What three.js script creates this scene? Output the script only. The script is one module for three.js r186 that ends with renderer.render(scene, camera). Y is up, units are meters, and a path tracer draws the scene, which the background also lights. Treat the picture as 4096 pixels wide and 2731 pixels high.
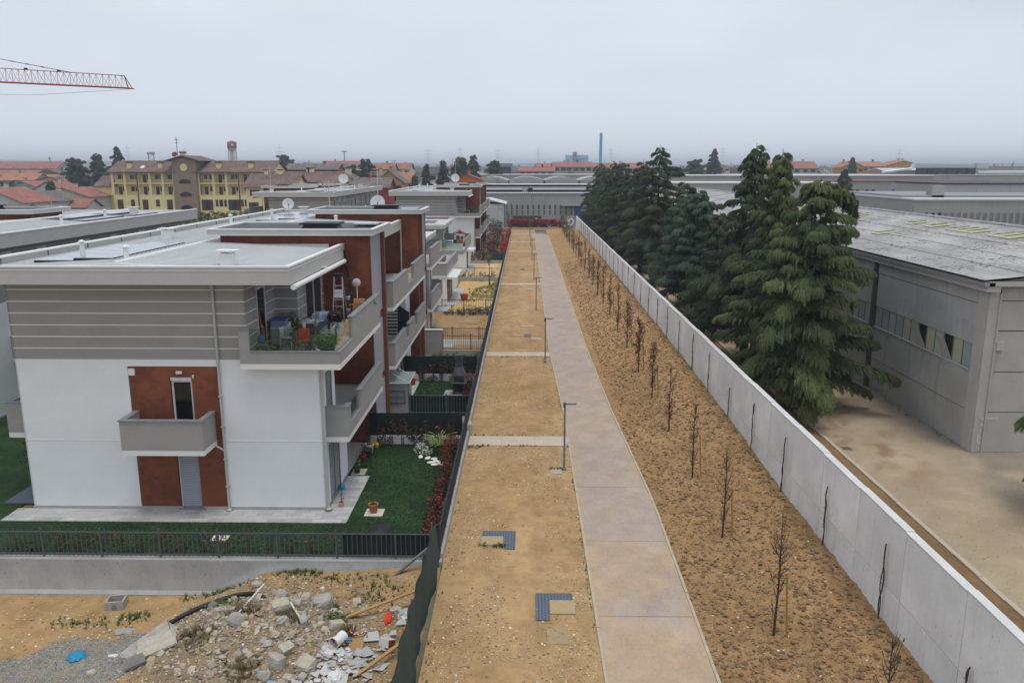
import * as THREE from 'three';
import { mergeGeometries, mergeVertices } from 'three/addons/utils/BufferGeometryUtils.js';
import { RoundedBoxGeometry } from 'three/addons/geometries/RoundedBoxGeometry.js';
import { MarchingCubes } from 'three/addons/objects/MarchingCubes.js';

// ---------- camera, sky, sun, exposure ----------
const scene = new THREE.Scene();
const D2R = Math.PI / 180;
const camera = new THREE.PerspectiveCamera(46.156, 1024 / 682, 0.5, 30000);
camera.position.set(0, 13, 0);
camera.rotation.order = 'YXZ';
camera.rotation.set(-12.235 * D2R, 0.913 * D2R, 0);
const renderer = new THREE.WebGLRenderer({ antialias: true });
renderer.setSize(1024, 682);
renderer.toneMapping = THREE.LinearToneMapping;
renderer.toneMappingExposure = 1.0;
renderer.shadowMap.enabled = true;
const sun = new THREE.DirectionalLight(new THREE.Color(1.0, 0.96, 0.9), 1.5);
sun.position.set(20, 170, -26);
sun.target.position.set(0, 0, -60);
sun.castShadow = true;
sun.shadow.radius = 40;
Object.assign(sun.shadow.camera, { left: -130, right: 130, top: 130, bottom: -130, near: 1, far: 500 });
scene.add(sun, sun.target);
scene.fog = new THREE.FogExp2(0xe4edfa, 0.0004);

// ---------- numbers, noise ----------
function rngOf(seed) { let s = seed >>> 0; return () => { s = (s + 0x6D2B79F5) | 0; let t = Math.imul(s ^ (s >>> 15), 1 | s); t = (t + Math.imul(t ^ (t >>> 7), 61 | t)) ^ t; return ((t ^ (t >>> 14)) >>> 0) / 4294967296; }; }
const lerp = (a, b, t) => a + (b - a) * t, clamp = (v, a = 0, b = 1) => Math.min(b, Math.max(a, v));
const sm = (a, b, v) => { const t = clamp((v - a) / (b - a)); return t * t * (3 - 2 * t); };
const PERM = (() => { const r = rngOf(77), a = new Float32Array(65536); for (let i = 0; i < 65536; i++) a[i] = r(); return a; })();
const lat = (i, j, s) => PERM[((i * 73 + j * 9176 + s * 4241) ^ (i * 19349 + j * 83)) & 65535];
function vn(x, y, per = 0, s = 0) {
  let i = Math.floor(x), j = Math.floor(y); const fx = x - i, fy = y - j, u = fx * fx * (3 - 2 * fx), v = fy * fy * (3 - 2 * fy);
  let i1 = i + 1, j1 = j + 1;
  if (per) { i = ((i % per) + per) % per; j = ((j % per) + per) % per; i1 = ((i1 % per) + per) % per; j1 = ((j1 % per) + per) % per; }
  return lerp(lerp(lat(i, j, s), lat(i1, j, s), u), lerp(lat(i, j1, s), lat(i1, j1, s), u), v);
}
function fbm(x, y, oct = 4, per = 0, s = 0) { let a = 0.5, t = 0, n = 0; for (let k = 0; k < oct; k++) { t += a * vn(x, y, per, s + k * 7); n += a; a *= 0.5; x *= 2; y *= 2; per *= 2; } return t / n; }

// sky: an even overcast, soft broad cloud, paler towards the horizon
{
  const W = 1024, H = 512, d = new Float32Array(W * H * 4);
  for (let j = 0; j < H; j++) {
    const el = (j + 0.5) / H * 180 - 90, e = Math.max(0, el) / 90;
    for (let i = 0; i < W; i++) {
      const az = (i + 0.5) / W * Math.PI * 2, cy = Math.sin(el * D2R);
      const q = 1 / (Math.max(0.02, cy) + 0.22), px = Math.cos(az) * q * 2.2 + 40, pz = Math.sin(az) * q * 2.2 + 40;
      const c = fbm(px, pz, 5, 0, 3) - 0.5, c2 = fbm(px * 0.45 + 9, pz * 0.45, 3, 0, 11) - 0.5;
      const amt = sm(0, 14, el), k = 1 + amt * (c * 0.2 + c2 * 0.2);
      const hz = Math.exp(-e * 9), o = (j * W + i) * 4;
      const t = clamp(0.5 + c * 0.9 + c2 * 0.7) * amt;
      d[o] = lerp(lerp(0.63, 0.73, t), 0.80, hz) * k; d[o + 1] = lerp(lerp(0.72, 0.775, t), 0.845, hz) * k; d[o + 2] = lerp(lerp(0.85, 0.85, t), 0.915, hz) * k; d[o + 3] = 1;
    }
  }
  const t = new THREE.DataTexture(d, W, H, THREE.RGBAFormat, THREE.FloatType);
  t.mapping = THREE.EquirectangularReflectionMapping; t.magFilter = THREE.LinearFilter; t.wrapS = THREE.RepeatWrapping; t.colorSpace = THREE.LinearSRGBColorSpace; t.needsUpdate = true;
  scene.background = t; scene.environment = t;
}
// ---------- textures and materials ----------
function tex(size, fn, srgb = true) {
  const d = new Uint8Array(size * size * 4);
  for (let j = 0; j < size; j++) for (let i = 0; i < size; i++) { const c = fn(i / size, j / size, i, j), o = (j * size + i) * 4; if (typeof c === 'number') d[o] = d[o + 1] = d[o + 2] = clamp(c, 0, 255); else { d[o] = clamp(c[0], 0, 255); d[o + 1] = clamp(c[1], 0, 255); d[o + 2] = clamp(c[2], 0, 255); } d[o + 3] = 255; }
  const t = new THREE.DataTexture(d, size, size); t.wrapS = t.wrapT = THREE.RepeatWrapping; t.magFilter = THREE.LinearFilter; t.minFilter = THREE.LinearMipmapLinearFilter; t.generateMipmaps = true;
  if (srgb) t.colorSpace = THREE.SRGBColorSpace; t.needsUpdate = true; return t;
}
const rep = (t, m) => { t.repeat.set(1 / m, 1 / m); return t; };
const mixc = (a, b, t) => [lerp(a[0], b[0], t), lerp(a[1], b[1], t), lerp(a[2], b[2], t)];
const hx = h => [(h >> 16) & 255, (h >> 8) & 255, h & 255];
// speckled surface between two colours: coarse patches + fine grain, metres per repeat m
function grainTex(a, b, m, { n = 256, coarse = 4, fine = 0.35, gr = 10, seed = 1, spot = null } = {}) {
  const A = hx(a), B = hx(b), r = rngOf(seed * 31 + 5);
  return rep(tex(n, (u, v) => {
    let t = clamp((fbm(u * coarse, v * coarse, 4, coarse, seed) - 0.5) * 2.2 + 0.5); t = lerp(t, fbm(u * 32, v * 32, 3, 32, seed + 3), fine);
    let c = mixc(A, B, t); const g = (r() - 0.5) * gr * 2; c = [c[0] + g, c[1] + g, c[2] + g];
    if (spot && r() < spot[0]) { const s = hx(spot[1]); c = mixc(c, s, 0.7); } return c;
  }), m);
}
const std = (o) => new THREE.MeshStandardMaterial({ roughness: 0.85, ...o });
const phy = (o) => new THREE.MeshPhysicalMaterial({ roughness: 0.5, ...o });
const bumpN = rep(tex(256, (u, v) => 255 * (0.6 * fbm(u * 8, v * 8, 5, 8, 21) + 0.4 * vn(u * 128, v * 128, 128, 5)), false), 1.2);
const M = {};
M.white = std({ map: grainTex(0xe0e2e2, 0xe6e8e8, 2.5, { gr: 4 }), bumpMap: bumpN, bumpScale: 0.002 });
M.grey = std({ map: grainTex(0x96938f, 0x9d9a96, 2.2, { gr: 5, seed: 3 }), bumpMap: bumpN, bumpScale: 0.003 });
M.greyDark = std({ map: grainTex(0x7a7876, 0x817f7c, 2.2, { gr: 5, seed: 4 }), bumpMap: bumpN, bumpScale: 0.003 });
M.fascia = std({ map: grainTex(0xb2b0ac, 0xb8b6b2, 2.2, { gr: 4, seed: 5 }), bumpMap: bumpN, bumpScale: 0.002 });
M.trim = std({ color: 0xdfdfdc, roughness: 0.6 });
M.coping = std({ map: grainTex(0x7b7f85, 0x868a90, 1.5, { gr: 5, seed: 6 }), roughness: 0.55 });
M.metalRoof = std({ map: grainTex(0xc4c7c6, 0xd0d2d0, 3, { gr: 3, seed: 7, coarse: 3 }), roughness: 0.42, metalness: 0.15 });
M.corten = std({ roughness: 0.7, map: rep(tex(512, (u, v) => {
  const a = fbm(u * 5, v * 5, 5, 5, 31), b = fbm(u * 12 + 3, v * 12, 4, 12, 8), c = fbm(u * 3, v * 26, 3, 0, 4); let k = mixc(hx(0x6b3520), hx(0x85482b), clamp((a - 0.5) * 1.8 + 0.5)); k = mixc(k, hx(0x55301f), clamp((b - 0.54) * 2.2)); return mixc(k, hx(0x8c5232), clamp((c - 0.62) * 1.6) * 0.5);
}), 3.1), bumpMap: bumpN, bumpScale: 0.002 });
M.cortenDark = std({ color: 0x6b3a26, roughness: 0.6 });
M.blind = std({ color: 0xa9adb6, roughness: 0.4, metalness: 0.15 });
M.frame = std({ color: 0xcdcfd0, roughness: 0.5 });
M.frameGrey = std({ color: 0x6f7276, roughness: 0.5 });
M.glassDark = phy({ color: 0x10151a, roughness: 0.05, metalness: 0, ior: 1.5 });
M.glassMid = phy({ color: 0x3b464b, roughness: 0.06, ior: 1.5 });
M.glass = phy({ color: 0xe4eee8, roughness: 0.03, transmission: 1, thickness: 0, ior: 1.5 });
M.glassFrost = phy({ color: 0xb4c6c0, roughness: 0.45, transmission: 0.7, thickness: 0, ior: 1.5 });
M.pave = std({ map: grainTex(0xa8a6a3, 0xb6b4b1, 1.6, { gr: 8, seed: 9 }), roughness: 0.8 });
M.pave2 = std({ map: grainTex(0x9d9b98, 0xaba9a6, 1.6, { gr: 8, seed: 10 }), roughness: 0.8 });
M.pipe = std({ color: 0xb3b2ae, roughness: 0.55 });
M.fence = std({ color: 0x565d63, roughness: 0.55, metalness: 0.3 });
M.fenceDark = std({ color: 0x41474d, roughness: 0.6, metalness: 0.2 });
M.cloth = std({ map: grainTex(0x16231f, 0x1f2e29, 0.6, { gr: 8, seed: 12 }), roughness: 0.95, side: THREE.DoubleSide });
M.cloth2 = std({ map: grainTex(0x2d3a34, 0x38463f, 0.6, { gr: 8, seed: 13 }), roughness: 0.95, side: THREE.DoubleSide });
M.membrane = std({ map: grainTex(0x45484b, 0x5a5d5e, 3, { gr: 5, seed: 14 }), roughness: 0.8 });
M.darkMetal = std({ color: 0x2c2e33, roughness: 0.5, metalness: 0.4 });
M.pv = phy({ color: 0x9fa4ad, roughness: 0.16, metalness: 0.35, clearcoat: 0.6, clearcoatRoughness: 0.1 });
M.black = std({ color: 0x141516, roughness: 0.7 });
M.concrete = std({ map: rep(tex(512, (u, v) => { const a = fbm(u * 4, v * 4, 5, 4, 41), b = fbm(u * 22, v * 5, 4, 0, 6), c = vn(u * 150, v * 150, 150, 2); const k = mixc(hx(0x9d9c98), hx(0xb2b1ad), clamp((a - .5) * 2 + .5)); const q = clamp((b - 0.6) * 1.7) * -14 + (c - .5) * 12 - (vn(u * 60, v * 60, 60, 9) > 0.93 ? 22 : 0); return [k[0] + q, k[1] + q, k[2] + q]; }), 3.4), bumpMap: bumpN, bumpScale: 0.004 });
M.wallPanel = std({ map: rep(tex(512, (u, v) => { const a = fbm(u * 3, v * 3, 5, 3, 51), b = fbm(u * 30, v * 4, 4, 0, 16); const k = mixc(hx(0xe0e0de), hx(0xf0f0ee), clamp((a - .5) * 2.2 + .5)); const q = -clamp((b - 0.6) * 2) * 16 + (vn(u * 200, v * 200, 200, 2) - .5) * 9 - (vn(u * 46, v * 46, 46, 9) > 0.955 ? 38 : 0); return [k[0] + q, k[1] + q, k[2] + q]; }), 4.1), bumpMap: bumpN, bumpScale: 0.003 });
M.wallCap = std({ map: grainTex(0xc6c5c2, 0xd8d7d4, 2, { gr: 7, seed: 17, spot: [0.01, 0x99968f] }) });
M.soil = std({ roughness: 0.98, map: grainTex(0x856c4b, 0xa68a63, 4.3, { n: 1024, gr: 15, seed: 20, coarse: 9, fine: 0.55, spot: [0.025, 0xcdbb9b] }) , bumpMap: bumpN, bumpScale: 0.02, vertexColors: true });
M.wood = std({ color: 0xb08a58, roughness: 0.8 });
M.woodPale = std({ color: 0xcdbb93, roughness: 0.8 });
M.woodGrey = std({ color: 0x77736b, roughness: 0.85 });
M.stakeWood = std({ color: 0xa8803c, roughness: 0.8 });
M.bark = std({ map: grainTex(0x3b2f27, 0x55463a, 0.8, { gr: 12, seed: 22 }), roughness: 0.95 });
M.twig = std({ color: 0x4a3b30, roughness: 0.95 });
M.terracotta = std({ color: 0xb0704c, roughness: 0.8 });
const flat = (c, r = 0.7, o = {}) => std({ color: c, roughness: r, ...o });

// ---------- geometry helpers ----------
// uv in metres from position, by the way each face points
function uvm(g) {
  if (g.index) g = g.toNonIndexed();
  if (!g.attributes.normal) g.computeVertexNormals();
  const p = g.attributes.position, n = p.count, uv = new Float32Array(n * 2);
  for (let i = 0; i < n; i += 3) {
    const ax = p.getX(i + 1) - p.getX(i), ay = p.getY(i + 1) - p.getY(i), az = p.getZ(i + 1) - p.getZ(i), bx = p.getX(i + 2) - p.getX(i), by = p.getY(i + 2) - p.getY(i), bz = p.getZ(i + 2) - p.getZ(i);
    const nx = Math.abs(ay * bz - az * by), ny = Math.abs(az * bx - ax * bz), nz = Math.abs(ax * by - ay * bx);
    for (let k = i; k < i + 3; k++) { const X = p.getX(k), Y = p.getY(k), Z = p.getZ(k); if (ny >= nx && ny >= nz) { uv[k * 2] = X; uv[k * 2 + 1] = -Z; } else if (nx >= nz) { uv[k * 2] = -Z; uv[k * 2 + 1] = Y; } else { uv[k * 2] = X; uv[k * 2 + 1] = Y; } }
  }
  g.setAttribute('uv', new THREE.BufferAttribute(uv, 2)); return g;
}
function B(x0, y0, z0, x1, y1, z1) { const g = new THREE.BoxGeometry(Math.abs(x1 - x0), Math.abs(y1 - y0), Math.abs(z1 - z0)); g.translate((x0 + x1) / 2, (y0 + y1) / 2, (z0 + z1) / 2); return uvm(g); }
function RB(x0, y0, z0, x1, y1, z1, r = 0.02) { const g = new RoundedBoxGeometry(Math.abs(x1 - x0), Math.abs(y1 - y0), Math.abs(z1 - z0), 1, r); g.translate((x0 + x1) / 2, (y0 + y1) / 2, (z0 + z1) / 2); return uvm(g); }
const V = (x, y, z) => new THREE.Vector3(x, y, z);
function bar(a, b, r0, r1 = r0, seg = 6) { a = V(...a); b = V(...b); const d = b.clone().sub(a), l = d.length(); const g = new THREE.CylinderGeometry(r1, r0, l, seg); g.translate(0, l / 2, 0); g.applyQuaternion(new THREE.Quaternion().setFromUnitVectors(V(0, 1, 0), d.normalize())); g.translate(a.x, a.y, a.z); return uvm(g); }
function beam(a, b, w, h) { a = V(...a); b = V(...b); const d = b.clone().sub(a), l = d.length(); const m = new THREE.Matrix4().lookAt(a, b, V(0, 1, 0)); const g = new THREE.BoxGeometry(w, h, l); g.applyMatrix4(m); g.translate((a.x + b.x) / 2, (a.y + b.y) / 2, (a.z + b.z) / 2); return uvm(g); }
function tube(pts, r, seg = 24, rad = 7) { return uvm(new THREE.TubeGeometry(new THREE.CatmullRomCurve3(pts.map(p => V(...p))), seg, r, rad)); }
function lathe(pts, seg = 16, x = 0, y = 0, z = 0) { const g = new THREE.LatheGeometry(pts.map(p => new THREE.Vector2(...p)), seg); g.translate(x, y, z); return uvm(g); }
function prism(pts, z0, z1) { const s = new THREE.Shape(pts.map(p => new THREE.Vector2(...p))); const g = new THREE.ExtrudeGeometry(s, { depth: z1 - z0, bevelEnabled: false }); g.translate(0, 0, z0); return uvm(g); }   // polygon in x,y swept along z
function slabPoly(pts, y0, y1) { const s = new THREE.Shape(pts.map(p => new THREE.Vector2(p[0], -p[1]))); const g = new THREE.ExtrudeGeometry(s, { depth: y1 - y0, bevelEnabled: false }); g.rotateX(-Math.PI / 2); g.translate(0, y0, 0); return uvm(g); }   // polygon in x,z
const J = (...gs) => mergeGeometries(gs.flat().map(g => { g = g.index ? g.toNonIndexed() : g; for (const k of Object.keys(g.attributes)) if (!['position', 'normal', 'uv'].includes(k)) g.deleteAttribute(k); return g; }));
function sheet(x0, x1, z0, z1, nx, nz, yf, cf) {   // height field; cf gives a colour multiplier (linear)
  const g = new THREE.BufferGeometry(), P = [], U = [], C = [], I = [];
  for (let j = 0; j <= nz; j++) for (let i = 0; i <= nx; i++) { const x = lerp(x0, x1, i / nx), z = lerp(z0, z1, j / nz); P.push(x, yf(x, z), z); U.push(x, -z); if (cf) C.push(...cf(x, z)); }
  for (let j = 0; j < nz; j++) for (let i = 0; i < nx; i++) { const a = j * (nx + 1) + i, b = a + 1, c = a + nx + 1, d = c + 1; if ((z1 > z0) === (x1 > x0)) I.push(a, c, b, b, c, d); else I.push(a, b, c, b, d, c); }
  g.setAttribute('position', new THREE.Float32BufferAttribute(P, 3)); g.setAttribute('uv', new THREE.Float32BufferAttribute(U, 2)); if (cf) g.setAttribute('color', new THREE.Float32BufferAttribute(C, 3)); g.setIndex(I); g.computeVertexNormals(); return g;
}
// ---------- naming ----------
const used = {};
function numbered(n) { const k = (used[n] = (used[n] ?? -1) + 1); return k ? `${n}_${String(k).padStart(3, '0')}` : n; }
const shade = o => { o.castShadow = o.receiveShadow = true; return o; };
function mesh(name, g, m, parent) { const o = shade(new THREE.Mesh(Array.isArray(g) ? J(g) : g, m)); o.name = parent ? name : numbered(name); (parent || scene).add(o); return o; }
function tag(o, label, category, group, kind) { o.userData.label = label; o.userData.category = category; if (group) o.userData.group = group; if (kind) o.userData.kind = kind; return o; }
function thing(name, label, category, pos = [0, 0, 0], turn = 0, group) { const o = new THREE.Group(); o.name = numbered(name); o.position.set(...pos); o.rotation.y = turn; scene.add(o); return tag(o, label, category, group); }
function grp(name, parent) { const o = new THREE.Group(); o.name = name; parent.add(o); return o; }
function struct(name, g, m, parent) { const o = mesh(name, g, m, parent); if (!parent) o.userData.kind = 'structure'; return o; }
function instanced(name, geo, m, mats, cols, parent) { const o = shade(new THREE.InstancedMesh(geo, m, mats.length)); o.name = parent ? name : numbered(name); mats.forEach((q, i) => o.setMatrixAt(i, q)); if (cols) cols.forEach((c, i) => o.setColorAt(i, c)); (parent || scene).add(o); o.userData.kind = 'stuff'; return o; }
const ORD = ['nearest', 'second', 'third', 'fourth', 'fifth', 'sixth', 'seventh', 'eighth', 'ninth', 'tenth', 'eleventh', 'twelfth', 'thirteenth', 'fourteenth', 'fifteenth', 'sixteenth', 'seventeenth', 'eighteenth', 'nineteenth', 'twentieth', 'twenty-first', 'twenty-second', 'twenty-third', 'twenty-fourth', 'twenty-fifth', 'twenty-sixth', 'twenty-seventh', 'twenty-eighth', 'twenty-ninth', 'thirtieth', 'thirty-first', 'thirty-second'];
const TM = (x, y, z, ry = 0, s = 1, rx = 0, rz = 0, sy = s, sz = s) => new THREE.Matrix4().compose(V(x, y, z), new THREE.Quaternion().setFromEuler(new THREE.Euler(rx, ry, rz, 'YXZ')), V(s, sy, sz));
// ---------- ground, path, beds ----------
const pw = (pts, z) => { for (let i = 0; i < pts.length - 1; i++) if (z <= pts[i][0] && z >= pts[i + 1][0]) return lerp(pts[i][1], pts[i + 1][1], (pts[i][0] - z) / (pts[i][0] - pts[i + 1][0])); return z > pts[0][0] ? pts[0][1] : pts[pts.length - 1][1]; };
const pathL = z => pw([[-8, 2.2], [-41, 2.2], [-57, 1.86], [-150, 1.95], [-158, 1.3], [-162, -0.5]], z);
const pathR = z => pw([[-8, 4.92], [-30, 5.1], [-42, 4.72], [-58, 4.52], [-150, 4.66], [-160, 4.5], [-163, 3.2]], z);
{
  const xs = [-5000, -2500, -900, -300, -42, -2.9, 60, 300, 900, 2500, 5000], zs = [-5600, -4500, -3000, -1500, -1000, -700, -450, -250, -24.55, -6, 300];
  const P = [], I = [], U = []; const yf = (x, z) => { const d = Math.hypot(x * 0.6, z); return -0.16 + Math.max(0, d - 450) * 0.0042; };
  for (const z of zs) for (const x of xs) { P.push(x, yf(x, z), z); U.push(x, -z); }
  for (let j = 0; j < zs.length - 1; j++) for (let i = 0; i < xs.length - 1; i++) { if (i === 4 && j === 8) continue; const a = j * xs.length + i, b = a + 1, c = a + xs.length, d = c + 1; I.push(a, c, b, b, c, d); }
  const g = new THREE.BufferGeometry(); g.setAttribute('position', new THREE.Float32BufferAttribute(P, 3)); g.setAttribute('uv', new THREE.Float32BufferAttribute(U, 2)); g.setIndex(I); g.computeVertexNormals();
  struct('ground', g, std({ roughness: 0.98, map: grainTex(0x5d6048, 0x7d7a64, 60, { n: 512, coarse: 8, gr: 10, seed: 60 }) }));
}
// planting strip between fence and path
const soilCol = (k, w) => (x, z) => { const a = fbm(x * 0.45, z * 0.3, 4, 0, 61), b = fbm(x * 1.7 + 5, z * 1.7, 3, 0, 64), c = fbm(x * 2.2, z * 0.12, 3, 0, 69); const t = k * (0.62 + 0.4 * a + 0.36 * b + 0.22 * c); return [t, 0.945 * t * (1 - w * (0.5 - a) * 0.14), t * (0.88 + (a - 0.5) * 0.3)]; };
const stripY = (x, z) => 0.012 + 0.05 * (fbm(x * 0.8, z * 0.8, 3, 0, 71) - 0.5) + 0.03 * (fbm(x * 4, z * 4, 2, 0, 72) - 0.5);
struct('planting_strip', sheet(-2.72, 2.14, -172, -8, 48, 900, stripY, soilCol(1.16, 1)), M.soil);
// slope rising to the concrete wall
const bankTop = z => pw([[-8, 0.02], [-30, 0.1], [-40, 0.42], [-49, 0.66], [-67, 0.84], [-98, 1.02], [-158, 1.06], [-166, 0.3], [-174, 0.02]], z);
const bankY = (x, z) => { const e = pathR(z) - 0.02, t = clamp((x - e) / (10.45 - e)); return -0.02 + bankTop(z) * sm(0, 1, t) + sm(0, 0.06, t) * (0.07 + 0.16 * (fbm(x * 0.9, z * 0.9, 3, 0, 81) - 0.5) + 0.13 * (fbm(x * 3.1, z * 3.1, 3, 0, 82) - 0.5) + 0.16 * Math.pow(vn(x * 5.2, z * 5.2, 0, 85), 2) * vn(x * 2 + 3, z * 2, 0, 86) + 0.07 * (vn(x * 9, z * 9, 0, 87) - 0.5)); };
const bankCol = (x, z) => { const a = fbm(x * 0.6, z * 0.4, 4, 0, 91), b = fbm(x * 3, z * 3, 3, 0, 92); const t = 0.98 * (0.66 + 0.36 * a + 0.36 * b) * (1 + 0.15 * sm(-30, -60, z)); return [1.08 * t, 1.0 * t * (0.95 + 0.04 * a), 0.95 * t * (0.84 + 0.12 * a)]; };
struct('planting_bank', mergeGeometries([sheet(4.4, 10.6, -62, -8, 104, 860, bankY, bankCol), sheet(4.4, 10.6, -174, -62, 74, 640, bankY, bankCol)]), M.soil);
struct('verge_end', sheet(-4, 12, -182, -171.9, 24, 16, (x, z) => -0.03 + 0.03 * fbm(x, z, 2), (x, z) => { const a = fbm(x, z, 3, 0, 93); return [1.05 * (0.8 + 0.4 * a), 1.0 * (0.85 + 0.4 * a), 0.8]; }), M.soil);
// path slabs
M.path = std({ roughness: 0.9, vertexColors: true, map: rep(tex(1024, (u, v) => { const a = fbm(u * 7, v * 7, 5, 7, 95), b = fbm(u * 40, v * 26, 4, 0, 97), c = fbm(u * 60 + 3, v * 44, 3, 0, 98), g = vn(u * 420, v * 420, 420, 5) - 0.5; let k = mixc(hx(0xa19285), hx(0xb0a193), clamp((a - .5) * 1.8 + .5)); k = mixc(k, hx(0xbfa888), clamp((b - 0.6) * 5) * 0.28); k = mixc(k, hx(0x877a74), clamp((c - 0.62) * 5) * 0.25); return [k[0] + g * 16, k[1] + g * 16, k[2] + g * 16]; }), 5.3), bumpMap: bumpN, bumpScale: 0.004 });
const pathCol = (x, z) => {
  const e = Math.min(x - pathL(z), pathR(z) - x), n = fbm(x * 0.9, z * 0.55, 4, 0, 101), n2 = fbm(x * 0.5 + 20, z * 0.2, 4, 0, 103), n3 = fbm(x * 2.5, z * 2.5, 3, 0, 107);
  let s = 0.75 * sm(0.5, 0.62, n + 0.18 * sm(-23.5, -21.3, z) + 0.05 * sm(-30, -20, z) + 0.2 * sm(-150, -158, z)) * sm(-45, -20, z) + 0.85 * sm(0.38, 0.0, e) * sm(0.42, 0.6, n3) + 0.45 * sm(0.58, 0.72, n2);
  s = clamp(s) * 0.85; const k = 0.94 + 0.16 * n2 + 0.1 * (n3 - 0.5);
  return [lerp(1.0, 1.14, s) * k, lerp(0.98, 1.0, s) * k, lerp(0.99, 0.76, s) * k];
};
{
  const p = new THREE.Group(); p.name = 'path'; p.userData.kind = 'structure'; scene.add(p);
  const js = [-8, -12.3, -16.8, -21.5, -26.4, -31.3, -36.1]; while (js[js.length - 1] > -160) js.push(js[js.length - 1] - 4.85);
  const strip = (z0, z1, y, n) => { const g = sheet(0, 1, z0, z1, 16, n, () => 0, () => [1, 1, 1]); const q = g.attributes.position, c = g.attributes.color, u = g.attributes.uv; for (let i = 0; i < q.count; i++) { const z = q.getZ(i), x = lerp(pathL(z), pathR(z), q.getX(i)); q.setXYZ(i, x, y, z); c.setXYZ(i, ...pathCol(x, z)); u.setXY(i, x, -z); } g.computeVertexNormals(); return g; };
  for (let i = 0; i < js.length - 1; i++) mesh('slab', strip(js[i] - 0.008, js[i + 1] + 0.008, 0.03, 26), M.path, p);
  mesh('joint_bed', strip(-8, js[js.length - 1], 0.018, 120), flat(0x7d7068, 0.95), p);
  mesh('slab', sheet(-2.6, 1.5, -161.6, -158.9, 16, 8, () => 0.034, (x, z) => pathCol(x + 3, z)), M.path, p);
}
{
  const k = new THREE.Group(); k.name = 'path_edging'; k.userData.kind = 'structure'; scene.add(k);
  const stone = std({ map: grainTex(0xa89c86, 0xbcb19a, 1.3, { gr: 9, seed: 111 }) });
  const r = rngOf(12);
  for (const [f, s] of [[pathL, -1], [pathR, 1]]) for (let z = -9; z > -156; z -= 1.98) { const z1 = z - 1.965, w = 0.085, y = 0.045 + r() * 0.02; const a = f(z) + s * 0.005, b = f(z1) + s * 0.005; mesh('edging_stone', slabPoly([[a, z], [a + s * w, z], [b + s * w, z1], [b, z1]].sort((p, q) => 0), -0.1, y), stone, k); }
}
{
  const cm = std({ map: grainTex(0xb9a898, 0xc6b6a6, 2, { gr: 7, seed: 113 }) });
  const r = rngOf(5);
  [[-37, 0.66], [-55.5, 0.6], [-90.7, 0.6], [-127, 0.6], [-144, 0.55]].forEach(([z, h], i) => { const o = new THREE.Group(); o.name = numbered('cross_path'); o.userData.kind = 'structure'; scene.add(o); for (let x = -2.68; x < pathL(z) - 0.1; x += 1.6) mesh('slab', RB(x, -0.1, z - h, Math.min(x + 1.595, pathL(z) - 0.09), 0.05 + r() * 0.004, z + h, 0.008), cm, o); });
}
// loose stones and clods
const rockGeo = (() => { const out = []; for (let k = 0; k < 4; k++) { const g = new THREE.IcosahedronGeometry(1, k === 3 ? 1 : 0), r = rngOf(400 + k), p = g.attributes.position, m = {}; for (let i = 0; i < p.count; i++) { const key = [p.getX(i), p.getY(i), p.getZ(i)].map(v => v.toFixed(2)).join(); const s = m[key] ?? (m[key] = 0.7 + 0.5 * r()); p.setXYZ(i, p.getX(i) * s, p.getY(i) * s * 0.62, p.getZ(i) * s); } g.computeVertexNormals(); out.push(g); } return out; })();
M.stone = std({ color: 0xffffff, roughness: 0.95 });
function scatter(name, n, seed, x0, x1, z0, z1, yf, smin, smax, cols, ok, near = 1) {
  const r = rngOf(seed), ms = [], cs = []; let guard = 0;
  while (ms.length < n && guard++ < n * 8) { const x = lerp(x0, x1, r()), z = lerp(z1, z0, Math.pow(r(), near)); if (ok && !ok(x, z, r)) continue; const s = smin * Math.pow(smax / smin, Math.pow(r(), 2.6)); ms.push(TM(x, yf(x, z) + s * 0.2, z, r() * 6.3, s, r() * 0.5, r() * 0.5)); const c = cols[Math.floor(r() * cols.length)]; cs.push(new THREE.Color(c).multiplyScalar(0.85 + 0.3 * r())); }
  return instanced(name, rockGeo[seed % 4], M.stone, ms, cs);
}
tag(scatter('gravel', 13000, 211, -2.6, 2.05, -60, -14, stripY, 0.010, 0.042, [0xa89270, 0x98805c, 0xbfaf92, 0x8a7452, 0xcfc4ae], (x, z, r) => fbm(x * 0.9, z * 0.7, 3, 0, 73) > 0.42 + 0.2 * r() - 0.12 * sm(-26, -18, z), 1.8), 'loose pebbles strewn over the tan planting strip', 'gravel');
tag(scatter('soil_clods', 34000, 223, 5.05, 10.4, -110, -12, bankY, 0.02, 0.085, [0x80664a, 0x786043, 0x8a7050, 0x846a4a, 0x937a58], (x, z) => x > pathR(z) + 0.15, 1.9), 'clods of brown earth over the planted slope', 'soil');
tag(scatter('bank_pebbles', 1300, 233, 5.05, 10.4, -80, -12, bankY, 0.014, 0.06, [0xcfc2a8, 0xbfae90, 0xdcd5c6, 0xb8a888], (x, z) => x > pathR(z) + 0.12, 1.8), 'pale pebbles lying on the planted slope', 'gravel');
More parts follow.
